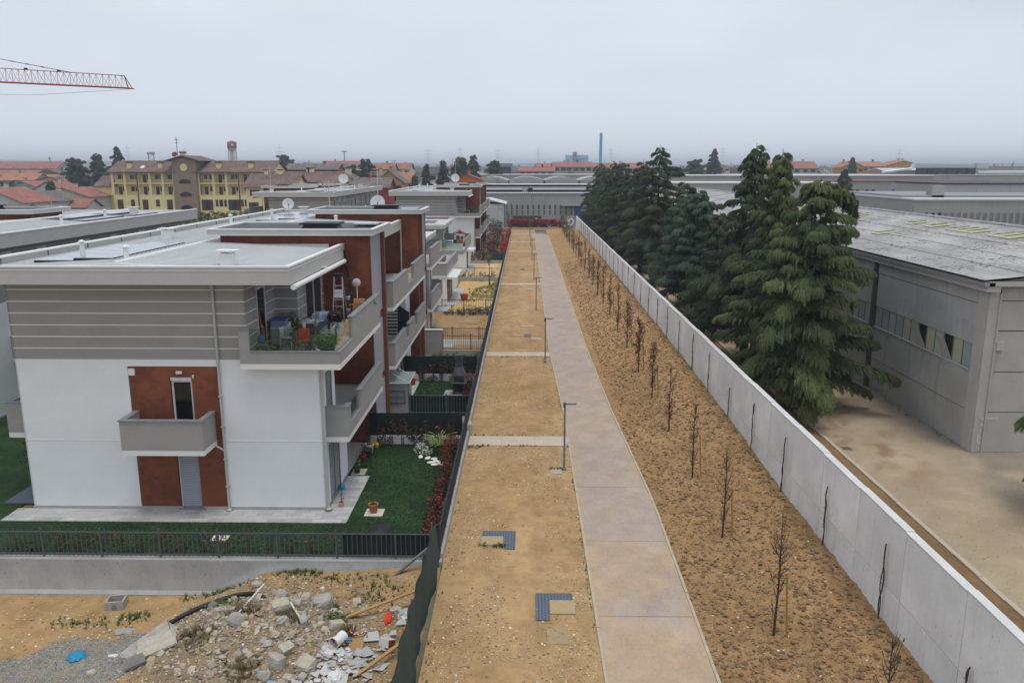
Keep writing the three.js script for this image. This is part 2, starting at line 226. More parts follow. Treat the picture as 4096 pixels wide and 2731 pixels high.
// paving-grid covers, soakaway pads and lamp boxes in the strip
const gridM = std({ map: rep(tex(128, (u, v) => { const a = Math.abs(((u * 8) % 1) - 0.5), b = Math.abs(((v * 8 + Math.floor(u * 8) * 0.5) % 1) - 0.5); return Math.hypot(a, b) < 0.3 ? [52, 58, 66] : [92, 102, 116]; }), 0.8), roughness: 0.6 });
function gridMat(label, pts, pad, y = 0.05) { const o = thing('plastic_paving_grid', label, 'paving grid'); mesh('grid_panel', slabPoly(pts, 0.0, y), gridM, o); if (pad) { const c = mesh('concrete_pad', B(pad[0], 0.0, pad[1], pad[2], y + 0.012, pad[3]), std({ map: grainTex(pad[4] || 0xb59d75, 0xa59370, 0.5, { gr: 12, seed: 33 }) }), o); } return o; }
gridMat('L-shaped grey plastic grid beside the second manhole pad from the camera', [[-1.5, -27.1], [-0.3, -27.1], [-0.3, -25.7], [-0.72, -25.7], [-0.72, -26.66], [-1.5, -26.66]], [-1.52, -26.64, -0.74, -25.98]);
gridMat('L-shaped blue-grey plastic grid nearest the camera on the dirt strip', [[0.37, -22.75], [1.5, -22.75], [1.5, -22.34], [0.77, -22.34], [0.77, -21.24], [0.37, -21.24]], [0.79, -22.32, 1.55, -21.57]);
gridMat('small grey grid square with pale pad beyond the second cross path', [[-0.05, -62.6], [0.5, -62.6], [0.5, -61.5], [-0.05, -61.5]], [-0.85, -62.3, -0.1, -61.7]);
gridMat('dark grey cover square far along the dirt strip', [[-0.6, -105], [0.0, -105], [0.0, -103.6], [-0.6, -103.6]], [-1.5, -104.6, -0.65, -104.1]);
{ const padM = std({ map: grainTex(0xa49a88, 0xb3aa99, 0.6, { gr: 10, seed: 35 }) }); for (const [x, z, w, l] of [[0.96, -20.45, 0.3, 0.4], [1.4, -33.05, 0.25, 0.3], [0.95, -60.8, 0.4, 0.3], [0.7, -99, 0.5, 0.5], [0.7, -86.9, 0.4, 0.4], [0.2, -65.8, 0.5, 0.3]]) tag(mesh('manhole_lid', RB(x - w, -0.05, z - l, x + w, z === -20.45 ? 0.03 : 0.055, z + l, 0.015), z === -20.45 ? std({ map: grainTex(0x9a8664, 0xa89270, 0.5, { gr: 12, seed: 36 }) }) : padM), 'square concrete lid set flush in the ' + { '-20.45': 'dirt closest to the picture\'s lower edge', '-33.05': 'dirt at the foot of the nearest lamp post', '-60.8': 'dirt just past the second lamp post', '-99': 'far dirt strip past the fourth lamp', '-86.9': 'dirt before the third cross path', '-65.8': 'dirt midway to the third cross path, whitish' }[String(z)], 'manhole lid'); }
// weeds along the edges
const blade = (() => { const P = [], N = []; const r = rngOf(9); for (let i = 0; i < 9; i++) { const a = r() * 6.28, l = 0.7 + 0.6 * r(), w = 0.09, t = 0.35 + 0.5 * r(); const cx = Math.cos(a), sz = Math.sin(a); P.push(-sz * w, 0, cx * w, sz * w, 0, -cx * w, cx * t, l, sz * t); } const g = new THREE.BufferGeometry(); g.setAttribute('position', new THREE.Float32BufferAttribute(P, 3)); g.computeVertexNormals(); return g; })();
M.leaf = phy({ color: 0xffffff, roughness: 0.8, transmission: 0.25, thickness: 0, side: THREE.DoubleSide });
function weeds(name, label, n, seed, fn, smin = 0.05, smax = 0.14, cols = [0x4f6a2b, 0x637d35, 0x3d5724, 0x75853f]) { const r = rngOf(seed), ms = [], cs = []; for (let i = 0; i < n; i++) { const p = fn(r); if (!p) continue; const s = lerp(smin, smax, r() * r()); ms.push(TM(p[0], p[1], p[2], r() * 6.3, s, 0, 0, s * 0.8)); cs.push(new THREE.Color(cols[Math.floor(r() * cols.length)]).multiplyScalar(0.7 + 0.5 * r())); } return tag(instanced(name, blade, M.leaf, ms, cs), label, 'weeds'); }
weeds('edge_weeds', 'low green weeds along the path edging and dirt strip', 1300, 17, r => { const z = -14 - 120 * Math.pow(r(), 1.7), k = r(); if (fbm(z * 0.6, k > 0.5 ? 3 : 9, 3, 0, 15) < 0.52 + 0.1 * r()) return null; const x = k > 0.55 ? pathL(z) - 0.12 - 0.14 * r() * r() : k > 0.25 ? -2.66 + 0.35 * r() * r() : k > 0.17 ? pathR(z) + 0.13 : -2.6 + 4.6 * r(); if (k <= 0.17 && r() > 0.25) return null; return [x, 0.01, z]; });
weeds('pad_weeds', 'clump of green weeds round the manhole pad and cross paths', 260, 18, r => { const q = [[-1.1, -25.95, 0.5, 0.12], [-0.85, -25.9, 0.2, 0.12], [-2.4, -36.1, 0.5, 0.2], [-1, -36.25, 1.6, 0.08], [0, -54.7, 1.8, 0.1], [1.4, -33.3, 0.3, 0.1], [-1.2, -37.8, 1.5, 0.1]][Math.floor(r() * 7)]; return [q[0] + (r() - .5) * 2 * q[2], 0.02, q[1] + (r() - .5) * 2 * q[3]]; }, 0.06, 0.16);
// ---------- the villa blocks ----------
const OX = -13.4, OZ = -47.2;
function windowPart(P, o, axis, c, a0, a1, y0, y1, { frame = M.frame, glass = M.glassDark, t = 0.06, mullion = 0, out = 1 } = {}) {
  // axis 'x': plane x=c, spans z a0..a1; axis 'z': plane z=c, spans x a0..a1
  const bx = (p0, p1, q0, q1, d0, d1) => axis === 'x' ? B(c + Math.min(d0, d1) * out, q0, p0, c + Math.max(d0, d1) * out, q1, p1) : B(p0, q0, c + Math.min(d0, d1) * out, p1, q1, c + Math.max(d0, d1) * out);
  const lo = Math.min(a0, a1), hi = Math.max(a0, a1);
  const gs = [bx(lo, lo + t, y0, y1, 0, 0.05), bx(hi - t, hi, y0, y1, 0, 0.05), bx(lo + t, hi - t, y1 - t, y1, 0, 0.05), bx(lo + t, hi - t, y0, y0 + t, 0, 0.05)];
  for (let k = 1; k <= mullion; k++) { const m = lerp(lo, hi, k / (mullion + 1)); gs.push(bx(m - t / 2, m + t / 2, y0 + t, y1 - t, 0, 0.045)); }
  const f = P('window_frame', gs, frame, o);
  P('pane', [bx(lo + t, hi - t, y0 + t, y1 - t, 0.008, 0.02)], glass, f);
  return f;
}
function shutterPart(P, o, axis, c, a0, a1, y0, y1, out = 1) {   // closed roller blind: each slat its own
  const lo = Math.min(a0, a1), hi = Math.max(a0, a1), fr = P('blind_guide', axis === 'x' ? [B(c, y0, lo, c + 0.04 * out, y1, lo + 0.05), B(c, y0, hi - 0.05, c + 0.04 * out, y1, hi)] : [B(lo, y0, c, lo + 0.05, y1, c + 0.04), B(hi - 0.05, y0, c, hi, y1, c + 0.04)], M.frame, o);
  const n = Math.round((y1 - y0) / 0.075), h = (y1 - y0) / n; const g0 = axis === 'x' ? RB(c + 0.0 * out, 0, lo + 0.05, c + 0.024 * out, h - 0.012, hi - 0.05, 0.008) : RB(lo + 0.05, 0, c, hi - 0.05, h - 0.012, c + 0.024, 0.008);
  g0.translate(-OX, 0, -OZ);
  for (let i = 0; i < n; i++) { const s = mesh('slat', g0, M.blind, fr); s.position.y = y0 + i * h; }
  P('blind_backing', axis === 'x' ? [B(c - 0.01 * out, y0, lo + 0.05, c + 0.006 * out, y1, hi - 0.05)] : [B(lo + 0.05, y0, c - 0.01, hi - 0.05, y1, c + 0.006)], M.frameGrey, fr);
}
function villaBlock(label) {
  const o = thing('villa_block', label, 'apartment block', [OX, 0, OZ]);
  const P = (n, g, m, par = o) => { const q = J(g); q.translate(-OX, 0, -OZ); return mesh(n, q, m, par); };
  const zc = -94.4, end = mir => z => mir ? zc - z : z;
  const BZ = (Z, x0, y0, z0, x1, y1, z1) => { const a = Z(z0), b = Z(z1); return B(x0, y0, Math.min(a, b), x1, y1, Math.max(a, b)); };
  const ident = z => z;
  // cores
  P('wall_core', [B(-19.06, 0, -65.35, -9.3, 5.97, -29.05)], M.white);
  P('upper_core', [B(-19.06, 5.97, -65.35, -10.33, 8.94, -28.92)], M.trim);
  // long back wall (x = -19.1): white below, grey courses above, windows
  P('wall', [B(-19.1, 0.12, -65.53, -19.05, 5.97, -28.87)], M.white);
  P('plinth', [B(-19.13, 0, -65.55, -19.02, 0.12, -28.84)], M.pave2);
  const courses = [5.99, 6.43, 6.87, 7.31, 7.75, 8.19, 8.63];
  const course = (x0, z0, x1, z1) => courses.forEach((y, k) => P('cladding_course', [B(x0, y + (k ? 0.016 : 0.0), z0, x1, (courses[k + 1] ?? 8.95) - 0.014, z1)], M.greyDark === 0 ? M.grey : M.grey));
  const wz = [-31.5, -35, -38.5, -43, -46.2, -51, -54.5, -58.5, -62];
  { let zs = [-65.53]; for (const w of [...wz].reverse()) zs.push(w - 0.45, w + 0.45); zs.push(-28.87); for (let i = 0; i < zs.length; i += 2) courses.forEach((y, k) => { if (k < 6) { P('cladding_course', [B(-19.12, y + 0.02, zs[i], -19.06, courses[k + 1] - 0.02, zs[i + 1])], M.grey); if (k === 3 || k === 5) P('stripe', [B(-19.126, y - 0.02, zs[i], -19.06, y + 0.02, zs[i + 1])], M.trim); } }); P('cladding_course', [B(-19.12, 8.646, -65.53, -19.06, 8.94, -28.87)], M.grey); }
  wz.forEach((z, i) => { windowPart(P, o, 'x', -19.07, z - 0.43, z + 0.43, 6.9, 8.6, { out: -1, glass: i % 3 ? M.glassMid : M.glassDark }); P('blind_box', [B(-19.16, 8.45, z - 0.45, -19.07, 8.62, z + 0.45)], M.frame); if (i % 2 === 0) windowPart(P, o, 'x', -19.1, z - 0.6, z + 0.6, 3.6, 5.2, { out: -1, frame: M.frameGrey, mullion: 1 }); P('window_sill', [B(-19.2, 6.84, z - 0.5, -19.07, 6.9, z + 0.5)], M.coping); });
  for (const [a, b] of [[-29.6, -33.4], [-42.5, -51.5], [-61, -64.8]]) { const w = P('balcony', [B(-20.2, 2.87, b, -20.05, 4.06, a), B(-20.05, 2.87, a - 0.15, -19.1, 4.06, a), B(-20.05, 2.87, b, -19.1, 4.06, b + 0.15)], M.grey); P('slab_band', [B(-20.2, 2.66, b, -19.1, 2.865, a)], M.trim, w); P('coping', [B(-20.24, 4.06, b - 0.03, -20.02, 4.1, a + 0.03), B(-20.02, 4.06, a - 0.2, -19.1, 4.1, a + 0.03), B(-20.02, 4.06, b - 0.03, -19.1, 4.1, b + 0.2)], M.coping, w); }
  for (const z of [-37, -44.8, -56.8]) P('vent_box', [B(-19.22, 8.0, z - 0.2, -19.1, 8.2, z)], M.frame);
  for (const z of [-40.5, -55.5]) P('downpipe', [bar([-19.18, 0, z], [-19.18, 8.95, z], 0.05)], M.pipe);
  // both end facades
  for (const mir of [false, true]) {
    const Z = end(mir), f = -28.87, k = -29.06;
    P('wall', [BZ(Z, -19.1, 0.14, k, -14.88, 5.97, f), BZ(Z, -11.5, 0.14, k, -7.62, 5.97, f), BZ(Z, -14.88, 5.74, k, -11.5, 5.97, f)], M.white);
    P('plinth', [BZ(Z, -19.11, 0, k, -13.25, 0.14, f + 0.012), BZ(Z, -12.45, 0, k, -7.6, 0.14, f + 0.012)], M.pave2);
    P('string_course', [BZ(Z, -19.1, 2.80, f, -14.88, 2.83, f + 0.01)], M.trim); P('string_course', [BZ(Z, -11.5, 2.80, f, -7.62, 2.83, f + 0.01)], M.trim);
    P('corten_panel', [BZ(Z, -14.86, 0.14, k, -13.33, 5.72, f - 0.01), BZ(Z, -12.5, 0.14, k, -11.52, 5.72, f - 0.01), BZ(Z, -13.33, 5.32, k, -12.5, 5.72, f - 0.01), BZ(Z, -13.33, 2.42, k, -12.5, 2.9, f - 0.01)], M.corten);
    if (!mir) {
      courses.forEach((y, q) => { P('cladding_course', [B(-19.1, y + (q ? 0.018 : 0.018), -28.93, -10.3, (courses[q + 1] ?? 8.97) - 0.018, f)], M.grey); P('stripe', [B(-19.1, y - 0.018, -28.93, -10.3, y + 0.018, f + 0.004)], M.trim); });
      windowPart(P, o, 'z', -29.02, -13.31, -12.52, 2.9, 5.18, { t: 0.07 }); P('blind_box', [B(-13.31, 5.18, -29.04, -12.52, 5.31, -28.9)], M.frame);
      shutterPart(P, o, 'z', -28.98, -13.31, -12.47, 0.1, 2.42); P('door_sill', [B(-13.4, 0.02, -29.0, -12.38, 0.09, -28.78)], M.coping);
      P('wall_lamp', [RB(-13.05, 5.45, -28.88, -12.82, 5.57, -28.8, 0.02)], M.frame); P('siren_box', [RB(-14.84, 5.4, -28.88, -14.6, 5.65, -28.8, 0.015)], M.trim); P('alarm_sensor', [RB(-12.45, 5.3, -28.88, -12.39, 5.42, -28.82, 0.01)], M.trim);
      const bl = P('balcony', [B(-14.76, 2.87, -27.78, -11.72, 3.98, -27.62), B(-14.76, 2.87, -28.87, -14.6, 3.98, -27.78), B(-11.88, 2.87, -28.87, -11.72, 3.98, -27.78)], M.grey);
      P('slab_band', [B(-14.76, 2.67, -28.87, -11.72, 2.866, -27.62)], M.trim, bl);
      P('coping', [B(-14.8, 3.98, -27.81, -11.68, 4.02, -27.58), B(-14.8, 3.98, -28.87, -14.57, 4.02, -27.81), B(-11.91, 3.98, -28.87, -11.68, 4.02, -27.81)], M.coping, bl);
    } else P('cladding', [B(-19.1, 5.99, -65.53, -10.3, 8.94, -65.47)], M.grey);
    // corner wing on the garden side
    P('wall', [BZ(Z, -9.3, 0.12, -32.6, -7.66, 2.66, -29.06), BZ(Z, -9.3, 2.66, -30.9, -7.66, 5.76, -29.06)], M.white);
    P('plinth', [BZ(Z, -9.2, 0, -32.63, -7.63, 0.12, -29.06)], M.pave2);
    P('wall', [BZ(Z, -7.7, 0.14, -29.5, -7.62, 5.76, -28.87), BZ(Z, -7.7, 0.14, -32.6, -7.62, 2.66, -31.3), BZ(Z, -7.7, 2.66, -30.95, -7.62, 5.76, -30.5), BZ(Z, -7.7, 2.42, -31.3, -7.62, 2.66, -29.5)], M.white);
    windowPart(P, o, 'x', -7.68, Z(-29.52), Z(-31.28), 0.1, 2.4, { glass: M.glassMid, mullion: 1, frame: M.frameGrey });
    windowPart(P, o, 'x', -7.68, Z(-29.52), Z(-30.48), 2.9, 5.3, { glass: M.glassMid, frame: M.frameGrey });
    windowPart(P, o, 'x', -9.28, Z(-32.2), Z(-34.6), 2.9, 5.2, { glass: M.glassMid, mullion: 1 });
    windowPart(P, o, 'x', -9.28, Z(-33.2), Z(-35.6), 0.1, 2.4, { glass: M.glassMid, mullion: 1 });
    if (!mir) { P('downpipe', [bar([-7.55, 0.05, -28.8], [-7.55, 2.6, -28.8], 0.05, 0.05, 10), bar([-7.55, 2.6, -28.8], [-7.55, 5.66, -28.8], 0.045, 0.045, 10), lathe([[0, 0.08], [0.14, 0.08], [0.09, 0.13], [0.05, 0.16]], 12, -7.55, 0, -28.8)], M.pipe);
      P('downpipe', [bar([-11.42, 0.05, -28.79], [-11.42, 8.95, -28.79], 0.05, 0.05, 10), lathe([[0, 0.02], [0.16, 0.02], [0.1, 0.07], [0.055, 0.12]], 12, -11.42, 0, -28.79), bar([-11.42, 2.45, -28.79], [-11.72, 2.75, -28.6], 0.04), ...[8.3, 6.9, 4.6, 3.4, 2.1, 1.0].map(y => B(-11.49, y, -28.87, -11.35, y + 0.03, -28.73))], M.pipe); }
    // top-floor terrace
    const t = P('terrace', [BZ(Z, -10.42, 5.97, -28.52, -6.75, 6.42, -28.36), BZ(Z, -10.42, 6.42, -28.52, -10.05, 7.24, -28.36), BZ(Z, -6.91, 5.97, -30.78, -6.75, 6.42, -28.52), BZ(Z, -6.91, 5.97, -36.75, -6.75, 7.27, -30.78)], M.grey);
    P('slab_band', [BZ(Z, -10.42, 5.76, -36.75, -6.75, 5.966, -28.36)], M.trim, t);
    P('floor', [BZ(Z, -10.3, 5.967, -36.75, -6.92, 6.02, -28.53)], M.pave, t);
    P('coping', [BZ(Z, -10.46, 7.24, -28.56, -10.02, 7.28, -28.32), BZ(Z, -6.95, 7.27, -36.75, -6.71, 7.32, -30.74), BZ(Z, -10.05, 6.42, -28.54, -6.73, 6.445, -28.33), BZ(Z, -6.93, 6.42, -30.78, -6.73, 6.445, -28.54)], M.coping, t);
    P('glass_panel', [BZ(Z, -10.04, 6.45, -28.45, -6.84, 7.26, -28.438)], M.glass, t); P('glass_panel', [BZ(Z, -6.84, 6.45, -30.76, -6.828, 7.26, -28.46)], M.glass, t);
    for (const [x0, z0, x1, z1, c] of [[-10.33, -30.16, -10.28, -28.87, 0], [-10.33, -32.44, -10.28, -31.24, 0], [-10.3, -32.5, -9.42, -32.44, 0], [-9.42, -33.7, -9.36, -32.44, 0], [-9.42, -36.75, -9.36, -36.5, 0]]) courses.forEach((y, q) => { P('cladding_course', [BZ(Z, x0, y + 0.018, z0, x1, (courses[q + 1] ?? 8.97) - 0.018, z1)], M.grey); if (q) P('stripe', [BZ(Z, x0, y - 0.018, z0, x1 + 0.004, y + 0.018, z1 + (x1 - x0 > 0.5 ? 0.004 : 0))], M.trim); });
    P('loggia_core', [BZ(Z, -10.33, 6.0, -36.75, -9.43, 8.95, -32.5), BZ(Z, -10.4, 6.0, -31.24, -10.34, 8.95, -30.16)], M.greyDark);
    windowPart(P, o, 'x', -10.33, Z(-30.18), Z(-31.22), 6.03, 8.5, { t: 0.08 });
    windowPart(P, o, 'x', -9.42, Z(-33.72), Z(-36.48), 6.03, 8.55, { t: 0.09, mullion: 1, glass: M.glassMid });
    if (!mir) P('awning_cassette', [bar([-8.2, 8.86, -28.0], [-8.2, 8.86, -36.2], 0.1, 0.1, 10)], M.trim);
    P('camera_bracket', [BZ(Z, -8.32, 9.0, -32.6, -8.1, 9.06, -32.5)], M.trim);
    // first-floor balcony
    const b1 = P('balcony', [BZ(Z, -7.62, 2.87, -29.42, -6.91, 4.05, -29.26), BZ(Z, -6.91, 2.87, -29.8, -6.75, 4.05, -29.26), BZ(Z, -6.91, 2.87, -31.65, -6.75, 3.28, -29.8), BZ(Z, -6.91, 2.87, -36.75, -6.75, 4.05, -31.65)], M.grey);
    P('slab_band', [BZ(Z, -9.3, 2.66, -36.75, -6.75, 2.866, -29.26)], M.trim, b1); P('floor', [BZ(Z, -9.28, 2.867, -36.75, -6.92, 2.92, -29.43)], M.pave, b1);
    P('coping', [BZ(Z, -7.66, 4.05, -29.45, -6.71, 4.09, -29.22), BZ(Z, -6.94, 4.05, -29.84, -6.71, 4.09, -29.45), BZ(Z, -6.94, 4.05, -36.75, -6.71, 4.09, -31.61), BZ(Z, -6.94, 3.28, -31.61, -6.73, 3.3, -29.84)], M.coping, b1);
    P('glass_panel', [BZ(Z, -6.84, 3.31, -31.63, -6.828, 4.0, -29.82)], M.glass, b1);
  }
  // middle terraces and balconies
  for (const [y, gaps, top] of [[5.76, [[-45.9, -48.4]], 7.27], [2.66, [[-44.8, -46.0], [-48.4, -49.6]], 4.05]]) {
    const runs = []; let z = -40.6; for (const [a, b] of gaps) { runs.push([z, a]); z = b; } runs.push([z, -53.8]);
    const t = P('balcony', [...runs.map(([a, b]) => B(-6.91, y + 0.2, b, -6.75, top, a)), ...gaps.map(([a, b]) => B(-6.91, y + 0.2, b, -6.75, y + 0.65, a)), B(-7.6, y + 0.2, -40.76, -6.91, top, -40.6)], M.grey);
    P('slab_band', [B(-10.3, y, -53.8, -6.75, y + 0.196, -40.6)], M.trim, t); P('floor', [B(-10.28, y + 0.197, -53.8, -6.92, y + 0.25, -40.77)], M.pave, t);
    P('coping', [...runs.map(([a, b]) => B(-6.95, top, b - 0.04, -6.71, top + 0.045, a + 0.04)), B(-7.62, top, -40.8, -6.95, top + 0.045, -40.56), ...gaps.map(([a, b]) => B(-6.93, y + 0.65, b, -6.73, y + 0.675, a))], M.coping, t);
    for (const [a, b] of gaps) P('glass_panel', [B(-6.84, y + 0.68, b + 0.02, -6.828, top - 0.03, a - 0.02)], M.glass, t);
  }
  P('cladding', [B(-10.36, 6.01, -53.8, -10.28, 8.95, -40.6)], M.grey); windowPart(P, o, 'x', -10.28, -43, -45.5, 6.03, 8.5, { mullion: 1 }); windowPart(P, o, 'x', -10.28, -49, -51.5, 6.03, 8.5, { mullion: 1 });
  for (const [y0, y1] of [[0.1, 2.66], [2.92, 5.76]]) {
    P('wall', [B(-9.3, y0, -43.2, -7.7, y1, -41.4)], M.white); P('pilaster', [B(-8.0, y0, -41.4, -7.68, y1, -41.3), B(-8.9, y0, -41.4, -8.5, y1, -41.34)], M.trim); P('pilaster', [B(-9.3, y0, -41.4, -8.92, y1, -41.36)], M.greyDark);
    windowPart(P, o, 'z', -41.4, -8.48, -8.02, y0 + 0.05, y1 - 0.2, { frame: M.frameGrey, glass: M.glassMid, t: 0.05 });
    P('wall', [B(-9.3, y0, -52.8, -7.7, y1, -51)], M.white); windowPart(P, o, 'x', -7.7, -41.9, -42.9, y0 + 0.05, y1 - 0.2, { frame: M.frameGrey, glass: M.glassMid });
    windowPart(P, o, 'x', -9.3, -44.2, -46.4, y0 + 0.05, y1 - 0.25, { mullion: 1 }); windowPart(P, o, 'x', -9.3, -48.2, -50.2, y0 + 0.05, y1 - 0.25, { mullion: 1 });
  }
  { const s = P('privacy_screen', [B(-8.7, 3.0, -47.24, -8.66, 5.0, -47.18), B(-7.62, 3.0, -47.24, -7.58, 5.0, -47.18), B(-6.96, 3.0, -47.24, -6.92, 4.55, -47.18), beam([-7.6, 4.98, -47.21], [-6.94, 4.5, -47.21], 0.05, 0.05)], M.darkMetal); for (let i = 0; i < 9; i++) P('louvre', [B(-8.66, 3.15 + i * 0.2, -47.23, -7.62, 3.24 + i * 0.2, -47.19)], M.darkMetal, s); P('panel', [prism([[-7.58, 3.05], [-6.96, 3.05], [-6.96, 4.5], [-7.58, 4.94]], -47.225, -47.205)], M.darkMetal, s); }
  // corten stair towers
  for (const mir of [false, true]) {
    const Z = end(mir), w = P('stair_tower', [BZ(Z, -14.0, 0, -40.55, -7.2, 10.0, -36.75)], M.corten);
    P('fin', [BZ(Z, -7.2, 0.05, -39.95, -6.98, 10.0, -39.62), BZ(Z, -7.2, 0.05, -36.95, -7.12, 10.0, -36.75)], M.cortenDark, w);
    for (const [y0, y1] of [[6.1, 9.95], [2.95, 5.7], [0.1, 2.6]]) {
      const fr = P('roller_blind', [BZ(Z, -7.2, y0, -39.6, -7.17, y1, -36.98)], M.frameGrey, w); const n = Math.round((y1 - y0) / 0.09), h = (y1 - y0) / n;
      const q = J(...Array.from({ length: n }, (_, i) => BZ(Z, -7.17, y0 + i * h, -39.58, -7.145, y0 + (i + 0.78) * h, -37.0))); q.translate(-OX, 0, -OZ); fr.geometry = q; fr.material = M.blind;
      P('blind_backing', [BZ(Z, -7.199, y0, -39.6, -7.168, y1, -36.98)], M.frameGrey, w);
    }
    P('roof', [BZ(Z, -14.4, 10.0, -41.0, -6.85, 10.16, -36.25), BZ(Z, -14.4, 10.16, -36.4, -6.85, 10.26, -36.25), BZ(Z, -14.4, 10.16, -41.0, -6.85, 10.26, -40.85), BZ(Z, -7.0, 10.16, -40.85, -6.85, 10.26, -36.4), BZ(Z, -14.4, 10.16, -40.85, -14.25, 10.26, -36.4)], M.fascia, w);
    P('roof_trim', [BZ(Z, -14.42, 10.26, -36.42, -6.83, 10.3, -36.22), BZ(Z, -14.42, 10.26, -41.02, -6.83, 10.3, -40.83), BZ(Z, -7.02, 10.26, -40.83, -6.83, 10.3, -36.42), BZ(Z, -14.42, 10.26, -40.83, -14.23, 10.3, -36.42), BZ(Z, -14.41, 10.0, -36.24, -6.84, 10.03, -36.23)], M.trim, w);
    P('membrane', [BZ(Z, -14.25, 10.161, -40.85, -7.0, 10.175, -36.4)], M.membrane, w);
    P('hatch', [prism([[-10.5, 10.18], [-8.75, 10.18], [-8.9, 10.4], [-10.35, 10.4]], Math.min(Z(-37.6), Z(-38.7)), Math.max(Z(-37.6), Z(-38.7))), BZ(Z, -10.55, 10.4, -38.8, -8.7, 10.48, -37.5)], M.darkMetal, w);
    P('solar_panel', [BZ(Z, -8.4, 10.3, -40.6, -7.2, 10.34, -39.2), BZ(Z, -8.35, 10.18, -40.5, -8.3, 10.3, -40.45), BZ(Z, -7.3, 10.18, -40.5, -7.25, 10.3, -40.45), BZ(Z, -8.35, 10.18, -39.35, -8.3, 10.3, -39.3), BZ(Z, -7.3, 10.18, -39.35, -7.25, 10.3, -39.3)], M.pv, w);
    P('roof_step', [BZ(Z, -14.05, 9.42, -36.75, -9.0, 9.58, -36.68)], M.trim, w);
  }
  P('downpipe', [tube([[-8.3, 9.4, -53.9], [-8.3, 9.4, -53.72], [-8.3, 9.2, -53.64], [-8.3, 8.9, -53.64]], 0.06, 10), bar([-8.3, 6.02, -53.64], [-8.3, 8.92, -53.64], 0.055), lathe([[0, 0], [0.16, 0], [0.1, 0.06], [0.06, 0.1]], 12, -8.3, 6.02, -53.64)], M.pipe);
  P('downpipe', [tube([[-7.6, 9.9, -41.0], [-7.6, 9.86, -41.12], [-7.6, 9.6, -41.15], [-7.6, 9.3, -41.1]], 0.05, 10), bar([-7.6, 6.02, -41.1], [-7.6, 9.32, -41.1], 0.05)], M.pipe);
  // main roof
  const R = P('roof', [B(-20.05, 8.95, -66.5, -8.3, 9.4, -27.9), B(-20.05, 9.4, -28.05, -8.3, 9.56, -27.9), B(-20.05, 9.4, -66.5, -8.3, 9.56, -66.35), B(-8.45, 9.4, -66.35, -8.3, 9.56, -28.05), B(-20.05, 9.4, -66.35, -19.9, 9.66, -28.05)], M.fascia);
  P('eaves_trim', [B(-20.07, 9.56, -28.08, -8.28, 9.62, -27.88), B(-20.07, 9.56, -66.52, -8.28, 9.62, -66.32), B(-8.48, 9.56, -66.32, -8.28, 9.62, -28.08), B(-20.08, 9.66, -66.52, -19.8, 9.72, -28.08), B(-20.07, 9.45, -27.9, -8.28, 9.47, -27.885), B(-8.3, 9.45, -66.3, -8.285, 9.47, -28.05)], M.trim, R);
  P('metal_sheet', [prism([[-19.88, 9.42], [-8.46, 9.42], [-14.6, 9.68]], -66.34, -28.06)], M.metalRoof, R);
  const ribs = []; for (let z = -28.5; z > -66.2; z -= 0.36) ribs.push(beam([-19.8, 9.435, z], [-14.75, 9.69, z], 0.05, 0.03), beam([-8.55, 9.435, z], [-14.45, 9.69, z], 0.05, 0.03)); P('sheet_ribs', ribs, M.metalRoof, R).userData.kind = 'stuff';
  P('ridge_cap', [bar([-14.6, 9.69, -28.2], [-14.6, 9.69, -66.2], 0.07, 0.07, 8)], M.trim, R);
  for (let i = 0; i < 12; i++) P('parapet_joint', [B(-19.9, 9.45, -30 - i * 3.1 - 0.03, -19.86, 9.66, -30 - i * 3.1)], M.frameGrey, R);
  for (const [x, z, k] of [[-14.9, -29.7, 0], [-17.7, -31.8, 0], [-10.8, -28.95, 1], [-17.7, -39.6, 1], [-18.3, -50, 0], [-17.7, -56.4, 0], [-11.5, -49, 0], [-17, -62, 1], [-12, -61, 0]]) {
    if (k) { const c = P('chimney', [B(x - 0.22, 9.3, z - 0.22, x + 0.22, 9.98, z + 0.22)], M.trim, R); P('chimney_cap', [B(x - 0.37, 10.05, z - 0.32, x + 0.37, 10.09, z + 0.32), ...[[-1, -1], [1, -1], [-1, 1], [1, 1]].map(([a, b]) => B(x + a * 0.17 - 0.03, 9.98, z + b * 0.17 - 0.03, x + a * 0.17 + 0.03, 10.05, z + b * 0.17 + 0.03))], M.trim, R); }
    else P('vent', [lathe([[0.095, 0], [0.095, 0.66], [0, 0.66]], 14, x, 9.4, z), lathe([[0.08, 0.66], [0.08, 0.7], [0.16, 0.72], [0.02, 0.8], [0, 0.8]], 14, x, 9.4, z)], M.trim, R);
  }
  for (const [cx, n, m, z0] of [[-18.4, 2, 5, -29.7], [-17.9, 2, 4, -53.5], [-18.2, 2, 3, -59.5]]) for (let i = 0; i < n; i++) for (let j = 0; j < m; j++) { const q = P('solar_panel', [B(cx + i * 1.5, 9.58 + i * 0.09, z0 - j * 1.3 - 1.26, cx + i * 1.5 + 1.46, 9.62 + i * 0.09, z0 - j * 1.3)], M.pv, R); P('panel_frame', [B(cx + i * 1.5 - 0.01, 9.52 + i * 0.09, z0 - j * 1.3 - 1.27, cx + i * 1.5 + 1.48, 9.6 + i * 0.09, z0 - j * 1.3 + 0.012)], M.black, R); }
  return o;
}
const blockA = villaBlock('large white and grey villa block nearest the camera with corten panels');
function blockCopy(dx, dz, mirror, label) { const c = blockA.clone(); c.name = numbered('villa_block'); c.position.set(OX + dx, 0, OZ + dz); if (mirror) { c.scale.x = -1; c.position.x = -46.9 - OX + dx; } c.userData.label = label; scene.add(c); return c; }
blockCopy(0, -91.45, false, 'far grey striped villa block at the end of the path, terrace with dark chairs');
blockCopy(0, 0.6, true, 'villa block at the left edge showing mostly its white metal roof');
